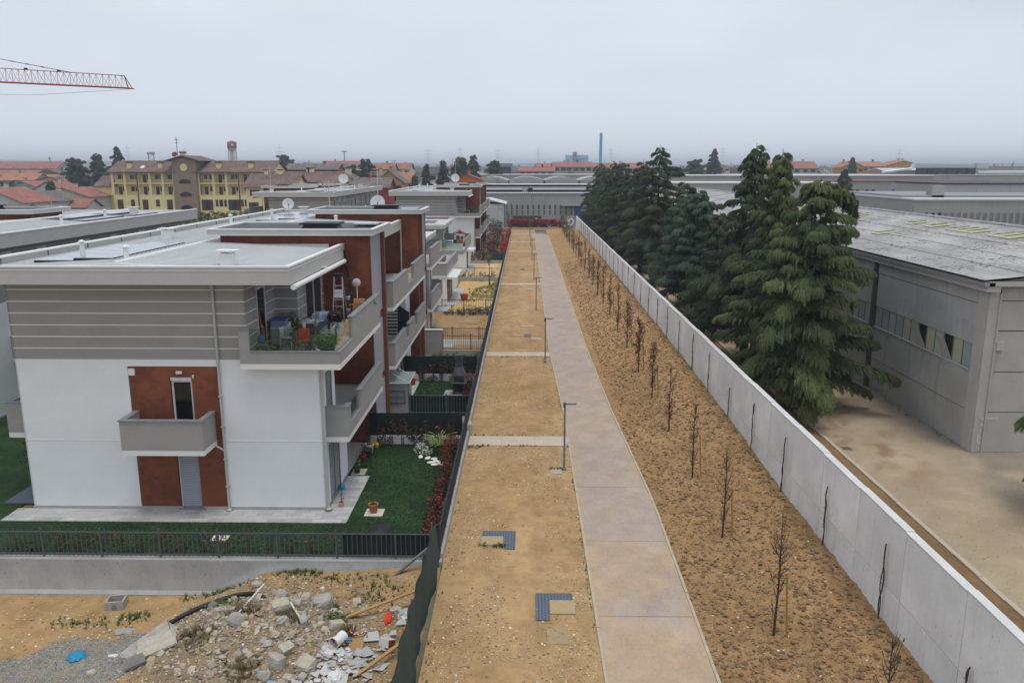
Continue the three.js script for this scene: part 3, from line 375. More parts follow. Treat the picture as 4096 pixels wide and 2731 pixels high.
blockCopy(0, -86.5, true, 'distant villa block in front of the yellow apartments, antennas on its roof');
for (const c of scene.children) if (c.name.startsWith('villa_block')) c.userData.group = 'villa blocks of one design';
// ---------- gardens on the villa side ----------
M.lawn = std({ roughness: 0.95, map: rep(tex(512, (u, v) => { const a = fbm(u * 5, v * 5, 5, 5, 121), b = vn(u * 140, v * 140, 140, 3), c = fbm(u * 40, v * 40, 2, 40, 6); const k = mixc(hx(0x15300e), hx(0x284619), clamp((a - 0.5) * 2 + 0.5)); const q = (b - 0.5) * 26 + (c - 0.5) * 26; return [k[0] + q * 0.8, k[1] + q, k[2] + q * 0.4]; }), 4), bumpMap: bumpN, bumpScale: 0.03 });
const grassM = phy({ color: 0xffffff, roughness: 0.9, transmission: 0.2, thickness: 0, side: THREE.DoubleSide });
const tuft = (() => { const P = [], r = rngOf(19); for (let i = 0; i < 7; i++) { const a = r() * 6.28, d = r() * 0.9, l = 0.6 + 0.6 * r(), b = r() * 6.28; const x = Math.cos(b) * d, z = Math.sin(b) * d, cx = Math.cos(a), cz = Math.sin(a), w = 0.12; P.push(x - cz * w, 0, z + cx * w, x + cz * w, 0, z - cx * w, x + cx * 0.4, l, z + cz * 0.4); } const g = new THREE.BufferGeometry(); g.setAttribute('position', new THREE.Float32BufferAttribute(P, 3)); g.computeVertexNormals(); return g; })();
function grass(label, x0, x1, z0, z1, n, seed, s = 0.05, cols = [0x20401a, 0x2a4c22, 0x1a3614, 0x355422], ok) { const r = rngOf(seed), ms = [], cs = []; for (let i = 0; i < n; i++) { const x = lerp(x0, x1, r()), z = lerp(z0, z1, r()); if (ok && !ok(x, z, r)) continue; const q = s * (0.7 + 0.6 * r()); ms.push(TM(x, 0.02, z, r() * 6.3, q)); cs.push(new THREE.Color(cols[Math.floor(r() * cols.length)]).multiplyScalar(0.75 + 0.5 * r())); } return tag(instanced('grass', tuft, grassM, ms, cs), label, 'grass'); }
struct('garden_ground', sheet(-46, -2.9, -180, -24.56, 20, 40, () => -0.05, (x, z) => [0.8, 0.8, 0.75]), M.soil);
struct('lawn', [B(-46, -0.1, -27.72, -2.95, 0.016, -24.95), B(-6.66, -0.1, -36.5, -2.95, 0.018, -27.72), B(-7.62, -0.1, -36.5, -6.66, 0.014, -32.42), B(-46, -0.1, -66, -19.75, 0.016, -27.72)], M.lawn);
struct('lawn', B(-6.5, -0.1, -48.2, -2.95, 0.02, -41), M.lawn);
grass('dense mown grass of the nearest villa garden', -18, -2.95, -36.3, -25, 26000, 301, 0.045, undefined, (x, z) => z > -27.7 || x > -6.65 || (x > -7.6 && z < -32.5));
grass('short grass of the garden with the barbecue', -6.45, -3, -48.1, -41.2, 5000, 302, 0.05);
// paved terrace round the house, flag by flag
{
  const o = new THREE.Group(); o.name = 'paved_terrace'; o.userData.kind = 'structure'; scene.add(o); const r = rngOf(44), ms = [M.pave, M.pave2, std({ map: grainTex(0xb0aeab, 0xbdbbb8, 1.6, { gr: 8, seed: 46 }) })];
  mesh('bedding', B(-19.74, -0.1, -28.86, -6.64, 0.012, -27.74), M.pave2, o); mesh('bedding', B(-7.6, -0.1, -32.42, -6.65, 0.012, -28.86), M.pave2, o);
  const lay = (x0, x1, z0, z1) => { let row = 0; for (let z = z1; z > z0 + 0.02; z -= 0.28, row++) for (let x = x0 - (row % 2) * 0.28; x < x1; x += 0.56) { const a = Math.max(x, x0) + 0.004, b = Math.min(x + 0.56, x1) - 0.004, c = Math.max(z - 0.28, z0) + 0.004; if (b - a > 0.05) mesh('paving_flag', B(a, 0.0, c, b, 0.026 + r() * 0.004, z - 0.004), ms[Math.floor(r() * 3)], o); } };
  lay(-19.73, -6.65, -28.86, -27.75); lay(-7.6, -6.65, -32.4, -28.87);
}
struct('light_well_grate', [B(-20.6, 0.0, -33.5, -19.12, 0.05, -29.3)], gridM);
struct('garden_paving', [B(-9.2, -0.1, -36.7, -7.63, 0.024, -32.44), B(-9.2, -0.1, -48.2, -6.5, 0.03, -40.6), B(-9.2, -0.1, -53.7, -7.2, 0.03, -48.4)], M.pave);
struct('entrance_paving', B(-9.2, -0.1, -40.95, -2.9, 0.026, -36.75), M.pave2);
// bars, posts, rails of one fence; along x (z fixed) or along z (x fixed)
function metalFence(label, axis, c, a0, a1, y0, h, { wall = 0, wallY = -0.1, wallT = 0.12, post = 2.0, pitch = 0.155, single = true, m = M.fence, cloth = null, group, wallM = M.concrete } = {}) {
  const o = thing('metal_fence', label, 'fence', axis === 'x' ? [Math.min(a0, a1), 0, c] : [c, 0, Math.max(a0, a1)], 0, group), L = Math.abs(a1 - a0);
  const at = (s, y, w, hh, d = w) => axis === 'x' ? B(s - w / 2, y, -d / 2, s + w / 2, y + hh, d / 2) : B(-d / 2, y, -s - w / 2, d / 2, y + hh, -s + w / 2);
  const run = (s0, s1, y, hh, d) => axis === 'x' ? B(s0, y, -d / 2, s1, y + hh, d / 2) : B(-d / 2, y, -s1, d / 2, y + hh, -s0);
  if (wall) mesh('base_wall', run(0, L, wallY, wall - wallY, wallT), wallM, o);
  mesh('rail', run(0, L, y0 + 0.08, 0.04, 0.045), m, o); mesh('rail', run(0, L, y0 + h - 0.14, 0.04, 0.045), m, o);
  const bar0 = at(0, y0 + 0.03, 0.022, h - 0.06), post0 = at(0, y0, 0.055, h + 0.03), bars = [];
  for (let s = 0; s <= L + 0.01; s += post) { const q = mesh('post', post0, m, o); axis === 'x' ? q.position.x = s : q.position.z = -s; }
  let k = 0; for (let s = pitch / 2; s < L; s += pitch) { if (single && k++ < 300) { const q = mesh('bar', bar0, m, o); axis === 'x' ? q.position.x = s : q.position.z = -s; } else bars.push(at(s, y0 + 0.03, 0.022, h - 0.06)); }
  if (bars.length) mesh('bars', bars, m, o).userData.kind = 'stuff';
  if (cloth) { const [s0, s1, cy, ch, cm, off] = cloth; const g = new THREE.PlaneGeometry(s1 - s0, ch, Math.ceil((s1 - s0) * 4), 6), p = g.attributes.position; for (let i = 0; i < p.count; i++) p.setZ(i, 0.012 * Math.sin(p.getX(i) * 5.1) + 0.02 * (fbm(p.getX(i) * 1.2 + 7, p.getY(i) * 2, 3, 0, 131) - 0.5)); g.translate((s0 + s1) / 2, cy + ch / 2, off); if (axis === 'z') g.rotateY(Math.PI / 2); g.computeVertexNormals(); mesh('shade_cloth', uvm(g), cm, o); }
  return o;
}
// front fence on its retaining wall above the building site
struct('site_retaining_wall', [B(-42, -2.2, -24.78, -2.75, 0.17, -24.48)], M.concrete).userData.label = 'low cast concrete retaining wall';
struct('wall_footing', [B(-42, -2.2, -24.48, -2.75, -0.95, -24.2)], M.concrete);
metalFence('long dark grey railing on the retaining wall in front of the nearest villa', 'x', -24.63, -42, -2.95, 0.2, 1.0, { pitch: 0.163, post: 1.985, cloth: [35.9, 39.0, 0.24, 0.82, M.cloth, -0.05] });
// long fence beside the path
metalFence('grey railing running beside the path, nearest stretch of the boundary', 'z', -2.82, -24.75, -37.6, 0.36, 1.05, { wall: 0.34, wallT: 0.2, wallY: -0.3, m: M.fenceDark, pitch: 0.11, group: 'boundary railing along the path', cloth: [0.3, 12.5, 0.4, 0.9, M.fenceDark, -0.04] });
metalFence('grey railing running beside the path beyond the first cross path', 'z', -2.82, -37.75, -71.4, 0.5, 1.05, { wall: 0.48, wallT: 0.2, wallY: -0.3, m: M.fenceDark, pitch: 0.11, group: 'boundary railing along the path', cloth: [0.3, 33, 0.55, 0.85, M.fenceDark, -0.04] });
metalFence('grey railing running beside the path, farthest stretch to the red hedge', 'z', -2.82, -71.5, -170, 0.5, 1.0, { wall: 0.48, wallT: 0.2, wallY: -0.3, m: M.fenceDark, pitch: 0.3, single: false, group: 'boundary railing along the path' });
tag(mesh('concrete_gatepost', RB(-3.0, -0.3, -38.3, -2.62, 0.62, -37.7, 0.02), M.concrete), 'short concrete post where the boundary wall steps at the first cross path', 'gatepost');
// cross fences between gardens
metalFence('railing with black shade cloth at the far end of the nearest lawn', 'x', -36.6, -7.4, -2.95, 0.42, 1.2, { wall: 0.4, cloth: [0.0, 4.45, 0.46, 1.1, M.cloth, 0.05], wallM: M.white });
metalFence('low railing with black cloth in front of the barbecue garden', 'x', -41.0, -6.15, -2.95, 0.12, 1.15, { cloth: [0, 3.2, 0.15, 1.0, M.cloth, -0.05] });
metalFence('railing hung with black cloth behind the barbecue', 'x', -48.35, -7.7, -2.95, 0.42, 1.25, { wall: 0.4, cloth: [0.0, 4.75, 0.46, 1.12, M.cloth, 0.05], wallM: M.white });
metalFence('railing on a concrete kerb right of the grey screen wall', 'x', -55.35, -5.8, -2.95, 0.36, 1.15, { wall: 0.35 });
metalFence('second thinner railing just behind the grey screen wall', 'x', -58.6, -7.4, -2.95, 0.2, 1.2, { wall: 0.4, wallM: M.white });
metalFence('railing between the plank garden and the terracotta pot garden', 'x', -71.45, -7.5, -2.95, 0.3, 1.15, { wall: 0.28 });
metalFence('railing on a low wall behind the bare olive tree', 'x', -93.2, -7.9, -2.95, 0.5, 1.15, { wall: 0.48 });
metalFence('dark green screened railing before the red shrub gardens', 'x', -111, -7.4, -2.95, 0.4, 1.15, { wall: 0.38, cloth: [1.5, 4.4, 0.45, 1.0, M.cloth2, -0.05] });
metalFence('railing between dark red shrubs in the far gardens', 'x', -130, -7.2, -2.95, 0.2, 1.1, { pitch: 0.25 });
metalFence('railing in front of the standing person in the far gardens', 'x', -146, -6.6, -2.95, 0.2, 1.1, { pitch: 0.25 });
metalFence('farthest garden railing at the end of the row', 'x', -168, -9, -2.95, 0.3, 1.1, { wall: 0.28, pitch: 0.25 });
// soil plots
const plot = (x0, x1, z0, z1, cf, seed) => struct('garden_plot', sheet(x0, x1, z0, z1, 30, Math.ceil((z1 - z0) * 5), (x, z) => 0.0 + 0.06 * (fbm(x * 1.5, z * 1.5, 3, 0, seed) - 0.3), cf), M.soil);
plot(-7.2, -2.93, -55.2, -48.4, (x, z) => { const a = fbm(x * 1.3, z * 1.3, 4, 0, 141); return a > 0.52 ? [0.45, 0.62, 0.3] : [1.2, 1.15, 1.0]; }, 142);
plot(-7.45, -2.93, -71.4, -55.3, (x, z) => { const a = fbm(x * 0.8, z * 0.8, 4, 0, 143); return [0.9 + 0.5 * a, 0.84 + 0.45 * a, 0.75 + 0.4 * a]; }, 144);
plot(-7.45, -2.93, -93.1, -71.5, (x, z) => { const a = fbm(x * 0.7, z * 0.5, 4, 0, 145); return a > 0.53 && x > -5.6 ? [0.8, 0.92, 0.5] : [1.65 + 0.4 * a, 1.6 + 0.4 * a, 1.5]; }, 146);
plot(-7.45, -2.93, -111, -93.3, (x, z) => { const a = fbm(x * 0.7, z * 0.5, 4, 0, 147); return [2.0, 2.05, 2.1].map(v => v * (0.8 + 0.4 * a)); }, 148);
plot(-7.45, -2.93, -172, -111, (x, z) => [0.8, 0.8, 0.7], 149);
struct('garden_slab', [B(-7.6, -0.05, -87, -6.5, 0.1, -76), B(-7.6, -0.05, -110, -6.6, 0.1, -103), B(-7.4, -0.05, -59, -5.3, 0.07, -57.6)], M.pave);
weeds('garden_weeds', 'tall green weeds in the garden behind the barbecue', 1500, 51, r => { const x = -7 + 4 * r(), z = -54.9 + 6 * r(); return fbm(x * 1.3, z * 1.3, 4, 0, 141) > 0.5 || (x > -5 && r() < 0.7) ? [x, 0.02, z] : null; }, 0.12, 0.45, [0x4a6a28, 0x5d7a33, 0x3a5a20, 0x7a8440]);
weeds('garden_weeds', 'patchy grass on the bare plot with the terracotta pot', 800, 52, r => { const x = -6 + 3 * r(), z = -93 + 21 * r(); return fbm(x * 0.7, z * 0.5, 4, 0, 145) > 0.5 ? [x, 0.02, z] : null; }, 0.1, 0.28);
// shrubs: stems with glossy leaves, red young growth on top
const leafGeo = (() => { const g = new THREE.PlaneGeometry(1, 0.42, 2, 1); const p = g.attributes.position; for (let i = 0; i < p.count; i++) { const x = p.getX(i); p.setY(i, p.getY(i) * (1 - Math.abs(x) * 1.5)); p.setZ(i, -0.25 * x * x); } g.translate(0.5, 0, 0); g.computeVertexNormals(); return g; })();
M.glossLeaf = phy({ color: 0xffffff, roughness: 0.5, transmission: 0.2, thickness: 0, side: THREE.DoubleSide });
function shrub(name, label, x, z, w, d, h, n, seed, { cols = [0x31421f, 0x3d4f26, 0x27361b, 0x4a3524], top = [0x7c332a, 0x924034, 0x662a22], red = 0.35, ls = 0.11, group, y = 0.02, stems = 5, box = false, round = 1 } = {}) {
  const o = thing(name, label, 'shrub', [x, y, z], 0, group), r = rngOf(seed), ms = [], cs = [], st = [];
  for (let i = 0; i < stems; i++) { const a = (r() - .5) * w * 0.5, b = (r() - .5) * d * 0.5; st.push(bar([a * 0.4, 0, b * 0.4], [a, h * (0.6 + 0.3 * r()), b], 0.015, 0.005, 5)); }
  mesh('stem', st, M.twig, o);
  const clumps = Array.from({ length: Math.max(4, Math.round(w * d * 14)) }, () => [(r() - .5) * w, 0.12 * h + 0.88 * h * r(), (r() - .5) * d, 0.6 + 0.5 * r()]);
  for (let i = 0; i < n; i++) {
    const c = clumps[Math.floor(r() * clumps.length)], q = box ? 0.3 : 0.22; const px = clamp(c[0] + (r() - .5) * q * 2 * c[3], -w / 2, w / 2), pz = clamp(c[2] + (r() - .5) * q * 2 * c[3], -d / 2, d / 2); let py = clamp(c[1] + (r() - .5) * q * 2, 0.05, h * (box ? 1 : 1.05));
    if (!box && round) { const e = (px / (w / 2)) ** 2 + (pz / (d / 2)) ** 2; py *= 1 - 0.3 * e * round; }
    const rd = r() < red * (py / h > 0.55 ? 1.7 : 0.5); ms.push(TM(px, py, pz, r() * 6.3, ls * (0.7 + 0.7 * r()), (r() - .5) * 1.6, (r() - .2) * 1.3)); const k = rd ? top : cols; cs.push(new THREE.Color(k[Math.floor(r() * k.length)]).multiplyScalar(0.75 + 0.5 * r()));
  }
  instanced('foliage', leafGeo, M.glossLeaf, ms, cs, o); return o;
}
const ph = { cols: [0x33401f, 0x3c3020, 0x2b341b, 0x45291f], ls: 0.1 };
[[-6.9, -36.15], [-6.35, -36.2], [-5.8, -36.1], [-5.2, -36.2], [-4.6, -36.1], [-4.0, -36.15], [-3.5, -36.1]].forEach(([x, z], i) => shrub('photinia_shrub', ORD[i].replace('nearest', 'first') + ' photinia from the house along the black cloth fence of the lawn', x, z, 0.55, 0.45, 1.15 + 0.2 * ((i * 7) % 3), 260, 500 + i, { ...ph, red: 0.22, group: 'photinias at the end of the lawn' }));
for (let i = 0; i < 13; i++) shrub('photinia_shrub', `${ORD[i]} red photinia from the camera inside the boundary railing`, -3.3 + 0.1 * Math.sin(i * 3), -25.6 - i * 0.82, 0.62, 0.8, 0.85 + 0.25 * ((i * 5) % 4) / 3, 270, 520 + i, { ...ph, red: 0.5, top: [0x84352a, 0x9a4232, 0x6d2c22, 0xa8523a], group: 'red photinias inside the boundary railing' });
for (let i = 0; i < 22; i++) shrub('photinia_shrub', `${ORD[i].replace('nearest', 'first')} sparse photinia from the right behind the front railing`, -4.4 - i * 0.72, -25.1, 0.66, 0.3, 0.75 + 0.28 * ((i * 5) % 4) / 3, 95, 560 + i, { ...ph, cols: [0x2c4a22, 0x3b4a2a, 0x4d2a22, 0x26401d], red: 0.3, group: 'young photinias behind the front railing' });
[[-6.3, 0], [-5.7, 1], [-5.1, 2], [-4.5, 3], [-3.9, 4]].forEach(([x, i]) => shrub('photinia_shrub', `${ORD[i].replace('nearest', 'first')} photinia from the house behind the barbecue lawn`, x, -48.0, 0.6, 0.4, 1.2 + 0.15 * (i % 3), 230, 600 + i, { ...ph, red: 0.2, group: 'photinias behind the barbecue' }));
for (let i = 0; i < 6; i++) shrub('photinia_shrub', `${ORD[i]} reddish photinia beside the boundary railing of the barbecue garden`, -3.25, -41.6 - i * 1.1, 0.5, 0.9, 0.9, 200, 620 + i, { ...ph, red: 0.55, group: 'photinias beside the barbecue garden railing' });
for (let i = 0; i < 8; i++) shrub('photinia_shrub', `${ORD[i].replace('nearest', 'first')} small photinia from the house along the plank garden fence`, -7.0 + i * 0.52, -70.9, 0.5, 0.5, 0.7 + 0.2 * (i % 2), 130, 640 + i, { ...ph, red: 0.2, group: 'photinias of the plank garden' });
for (let i = 0; i < 8; i++) shrub('photinia_shrub', `${ORD[i].replace('nearest', 'first')} dark leafy shrub from the house before the railing by the olive tree`, -7.2 + i * 0.5, -93.9, 0.5, 0.5, 1.0, 130, 655 + i, { cols: [0x3a4236, 0x2d3529, 0x4a4f45], red: 0.02, group: 'dark shrubs behind the olive tree' });
[[-6.2, -114, 2.6, 1.6, 1.5, 0.25], [-4.4, -116, 2.4, 1.6, 1.6, 0.12], [-5.6, -121, 3, 1.8, 1.7, 0.35], [-5.2, -127, 3.2, 1.6, 1.8, 0.4], [-5.6, -135, 3, 2, 1.6, 0.45], [-5, -141, 3, 2, 1.5, 0.5], [-5.4, -150, 3, 2, 1.7, 0.55], [-5, -158, 3, 2, 1.5, 0.6], [-6.3, -163, 3, 2, 1.6, 0.3]].forEach(([x, z, w, d, h, rd], i) => shrub('garden_shrub', `${ORD[i]} dark reddish shrub mass in the gardens below the far villa block`, x, z, w, d, h, 420, 670 + i, { ...ph, red: rd * 0.7, ls: 0.22, group: 'shrubs in the far gardens' }));
[[-3.3, -122, 0.9, 2.6, 1.5], [-3.25, -128, 0.8, 3.4, 1.7], [-3.25, -136, 0.8, 3, 1.4], [-3.2, -152, 0.7, 5, 1.5], [-3.2, -158, 0.6, 3, 1.3]].forEach(([x, z, w, d, h], i) => shrub('red_shrub', `${ORD[i]} bright red shrub pressed against the far boundary railing`, x, z, w, d, h, 520, 690 + i, { cols: [0xa8221e, 0x8c1d1b], top: [0xc02a22, 0xd03a2c], red: 0.7, ls: 0.2, group: 'bright red shrubs at the far boundary' }));
for (let i = 0; i < 5; i++) shrub('hedge_plant', `${ORD[i]} red-topped plant from the camera on the lawn left of the nearest villa`, -21.8 - i * 0.5, -33.5 - i * 1.1, 1.1, 1.2, 1.0, 260, 710 + i, { ...ph, red: 0.4, group: 'plants left of the nearest villa' });
// palm, white flower cushion and white stones in the bed corner
{ const o = thing('dwarf_palm', 'small fan palm in the far corner of the nearest lawn', 'palm', [-3.95, 0.02, -35.4]); mesh('trunk', bar([0, 0, 0], [0, 0.25, 0], 0.06, 0.05), M.bark, o); const r = rngOf(81), gs = []; for (let i = 0; i < 34; i++) { const a = r() * 6.28, l = 0.6 + 0.35 * r(), u = 0.3 + 0.55 * r(); const d = [Math.cos(a), Math.sin(a)]; const p = [[0, 0.25, 0], [d[0] * l * 0.5, 0.25 + u * 0.7, d[1] * l * 0.5], [d[0] * l, 0.25 + u * 0.75, d[1] * l]]; gs.push(beam(p[0], p[1], 0.03, 0.008), beam(p[1], p[2], 0.045, 0.008)); } gs.forEach(g => mesh('frond', g, flat(0x7c8f4a, 0.7), o)); }
shrub('flowering_cushion', 'low shrub covered with white flowers beside the dwarf palm', -4.65, -35.2, 0.75, 0.6, 0.5, 300, 82, { cols: [0x4a6a34, 0xe8e6da, 0xf2f0e6], top: [0xf4f2ea], red: 0.4, ls: 0.09 });
{ const r = rngOf(83); [[-4.75, -34.7], [-4.4, -34.55], [-4.1, -34.45], [-3.95, -34.15], [-4.2, -34.0], [-3.75, -33.85], [-3.55, -33.6], [-4.0, -33.75]].forEach(([x, z], i) => { const o = mesh('edging_boulder', new THREE.IcosahedronGeometry(1, 1).scale(0.16 + 0.05 * r(), 0.05, 0.1 + 0.04 * r()).rotateY(r() * 3), flat(0xe9e5da, 0.85)); o.position.set(x, 0.05, z); tag(o, 'flat white stone edging the palm bed at the lawn corner', 'stone', 'white stones edging the palm bed'); }); }
// pots
function pot(label, x, z, r0, h, m, { y = 0.02, plant = null, seed = 1, pn = 60, ph: pH = 0.4, pw = 0.35, cols, ls = 0.08, group, name = 'plant_pot', top, red = 0 } = {}) {
  const o = thing(name, label, 'plant pot', [x, y, z], 0, group); mesh('pot', lathe([[0, 0], [r0 * 0.72, 0], [r0 * 0.95, h * 0.86], [r0 * 1.04, h * 0.86], [r0 * 1.04, h], [r0 * 0.9, h], [r0 * 0.86, h * 0.88], [0, h * 0.88]], 18), m, o); mesh('soil', lathe([[0, h * 0.89], [r0 * 0.85, h * 0.89]], 12), flat(0x3a2c20, 1), o);
  if (plant) { const r = rngOf(seed), ms = [], cs = [], C = cols || [0x3c5a2a, 0x4f6d33, 0x2f4a22]; mesh('stem', [bar([0, h * 0.85, 0], [0.02, h + pH * 0.6, 0], 0.02, 0.008, 5), bar([0, h * 0.9, 0], [-pw * 0.3, h + pH * 0.5, pw * 0.2], 0.012, 0.005, 5)], M.twig, o); for (let i = 0; i < pn; i++) { const t = r(); let e = plant === 'cone' ? (1 - t) * pw : pw * Math.sqrt(r()) * (0.5 + 0.5 * Math.sin(t * 3)); const a = r() * 6.28; ms.push(TM(Math.cos(a) * e, h + t * pH, Math.sin(a) * e, r() * 6.3, ls * (0.7 + 0.6 * r()), (r() - .5) * 1.4, (r() - .3) * 1.4)); const k = r() < red ? top : C; cs.push(new THREE.Color(k[Math.floor(r() * k.length)]).multiplyScalar(0.75 + 0.5 * r())); } instanced('foliage', leafGeo, M.glossLeaf, ms, cs, o); }
  return o;
}
{ const s = tag(mesh('paving_flag', RB(-6.1, 0, -28.95, -5.4, 0.06, -28.3, 0.01), flat(0xc9c3b4)), 'pale square flag under the terracotta pot on the lawn', 'paving flag'); }
pot('terracotta pot with a seedling standing on a flag in the lawn', -5.78, -28.62, 0.19, 0.36, M.terracotta, { y: 0.06, plant: 'bush', pn: 26, pH: 0.45, pw: 0.18, seed: 5, cols: [0x3c5a4a, 0x2f4a32] });
tag(mesh('paving_flag', RB(-7.5, 0, -33.2, -6.9, 0.05, -32.5, 0.01), flat(0xb5b0a4)), 'small flag with a potted plant beside the house wall', 'paving flag');
pot('dark pot with yellow-green plant near the house wall', -7.25, -32.7, 0.15, 0.28, flat(0x33352f), { y: 0.05, plant: 'bush', pn: 50, pH: 0.5, pw: 0.2, seed: 6, cols: [0x8a9440, 0x6d8038] });
pot('small red flower pot on the paving by the wall', -7.3, -34.2, 0.16, 0.3, flat(0x8c3f2a), { y: 0.03, plant: 'bush', pn: 40, pH: 0.25, pw: 0.16, seed: 7, top: [0xb03020], red: 0.3 });
pot('dark round pot under the first-floor balcony', -7.2, -34.8, 0.22, 0.34, flat(0x3a3c3e), { y: 0.03 });
pot('white basket pot with green plant under the balcony', -7.2, -35.3, 0.2, 0.42, flat(0xc9c4b4), { y: 0.03, plant: 'bush', pn: 50, pH: 0.3, pw: 0.2, seed: 8 });
pot('small pink pot on the paving at the nearest house corner', -7.15, -29.2, 0.11, 0.2, flat(0xc99a8c), { y: 0.03, plant: 'bush', pn: 12, pH: 0.4, pw: 0.05, seed: 9 });
{ const o = thing('watering_can', 'yellow plastic watering can under the balcony beside the lawn', 'watering can', [-7.0, 0.03, -36.0]); mesh('body', lathe([[0, 0], [0.14, 0], [0.13, 0.24], [0.06, 0.28], [0, 0.28]], 14), flat(0xd0b52a, 0.5), o); mesh('spout', bar([0.1, 0.08, 0], [0.36, 0.3, 0], 0.025, 0.018), flat(0xd0b52a, 0.5), o); mesh('handle', tube([[-0.1, 0.06, 0], [-0.24, 0.2, 0], [-0.1, 0.3, 0], [0.04, 0.27, 0]], 0.015, 14), flat(0xd0b52a, 0.5), o); }
tag(mesh('plastic_bag', (() => { const g = new THREE.IcosahedronGeometry(0.13, 2), p = g.attributes.position; for (let i = 0; i < p.count; i++) { const s = 0.75 + 0.5 * fbm(p.getX(i) * 7 + 3, p.getY(i) * 7 + p.getZ(i) * 5, 3); p.setXYZ(i, p.getX(i) * s, p.getY(i) * s * 1.2, p.getZ(i) * s); } g.computeVertexNormals(); g.translate(-7.5, 0.14, -30.9); return g; })(), flat(0x2f9fb4, 0.35)), 'turquoise plastic bag leaning at the glass garden door', 'plastic bag');
{ const o = thing('covered_barbecue', 'round barbecue under a black cover behind the front railing', 'barbecue cover', [-5.05, 0.02, -25.9]); const g = new THREE.LatheGeometry([[0, 0.78], [0.06, 0.8], [0.1, 0.74], [0.36, 0.66], [0.46, 0.5], [0.48, 0.1], [0.5, 0]].map(p => new THREE.Vector2(...p)).reverse(), 24); const p = g.attributes.position; for (let i = 0; i < p.count; i++) { const a = Math.atan2(p.getZ(i), p.getX(i)), k = 1 + 0.05 * Math.sin(a * 7) * (1 - p.getY(i)); p.setX(i, p.getX(i) * k); p.setZ(i, p.getZ(i) * k); } g.computeVertexNormals(); mesh('cover', g, flat(0x17181a, 0.7, { side: THREE.DoubleSide }), o);
  const c = document.createElement('canvas'); c.width = 128; c.height = 32; const x = c.getContext('2d'); x.fillStyle = '#17181a'; x.fillRect(0, 0, 128, 32); x.fillStyle = '#e8e8e8'; x.font = 'bold 26px sans-serif'; x.fillText('Char-Broil', 2, 25); const t = new THREE.CanvasTexture(c); t.colorSpace = THREE.SRGBColorSpace; const pl = new THREE.PlaneGeometry(0.36, 0.08); pl.rotateX(-0.9); pl.translate(0, 0.62, 0.42); mesh('lettering', pl, std({ map: t }), o); }
tag(mesh('manhole_lid', RB(-11.2, 0, -26.6, -10.6, 0.05, -26.2, 0.02), flat(0xc6c3b9)), 'pale stone drain lid on the front lawn behind the railing', 'drain lid');
// letterbox kiosk with glass canopy
{ const o = thing('letterbox_kiosk', 'grey letterbox wall with glass canopy beside the nearest lawn', 'letterbox kiosk', [-8.1, 0, -41]); const m = flat(0x85898b, 0.5, { metalness: 0.2 });
  mesh('wall', B(0, 0, -1.3, 1.9, 1.75, -0.0), M.grey, o); for (let i = 0; i < 3; i++) for (let j = 0; j < 2; j++) { const b = mesh('letterbox', RB(0.5 + i * 0.4, 0.75 + j * 0.32, 0, 0.88 + i * 0.4, 1.04 + j * 0.32, 0.08, 0.012), m, o); mesh('flap', B(0.56 + i * 0.4, 0.97 + j * 0.32, 0.08, 0.82 + i * 0.4, 1.01 + j * 0.32, 0.09), M.frameGrey, b); }
  mesh('intercom', RB(0.16, 0.95, 0, 0.3, 1.3, 0.04, 0.01), m, o); mesh('letterbox_frame', [B(0.44, 0.68, 0, 0.48, 1.42, 0.1), B(1.72, 0.68, 0, 1.76, 1.42, 0.1), B(0.48, 1.38, 0, 1.72, 1.42, 0.1), B(0.48, 0.68, 0, 1.72, 0.72, 0.1)], M.frameGrey, o);
  mesh('canopy', B(-0.15, 1.92, -2.0, 2.05, 1.95, 0.45), M.glassFrost, o); mesh('canopy_edge', [B(-0.15, 1.915, 0.45, 2.05, 1.955, 0.47), B(2.05, 1.915, -2.0, 2.07, 1.955, 0.45)], M.frame, o);
  for (const z of [-0.1, -1.5]) { const r = mesh('tie_rod', bar([0.4, 2.75, z], [1.7, 1.95, z], 0.018), M.frame, o); mesh('rod_fixing', lathe([[0, 0], [0.05, 0], [0.05, 0.04], [0, 0.04]], 10, 1.7, 1.95, z), M.frame, r); } mesh('side_post', B(1.9, 0, -0.08, 1.96, 1.92, 0), M.frameGrey, o); }
{ const o = thing('inflatable_board', 'turquoise and green board standing beside the letterbox kiosk', 'board', [-6.25, 0.0, -42.2]); mesh('board', (() => { const g = new THREE.SphereGeometry(1, 14, 10); g.scale(0.06, 0.8, 0.28); g.translate(0, 0.8, 0); return g; })(), flat(0x2fb5b8, 0.4), o); mesh('stripe', (() => { const g = new THREE.SphereGeometry(1, 14, 10); g.scale(0.062, 0.3, 0.1); g.translate(0.02, 1.2, 0); return g; })(), flat(0x57c84a, 0.4), o); }
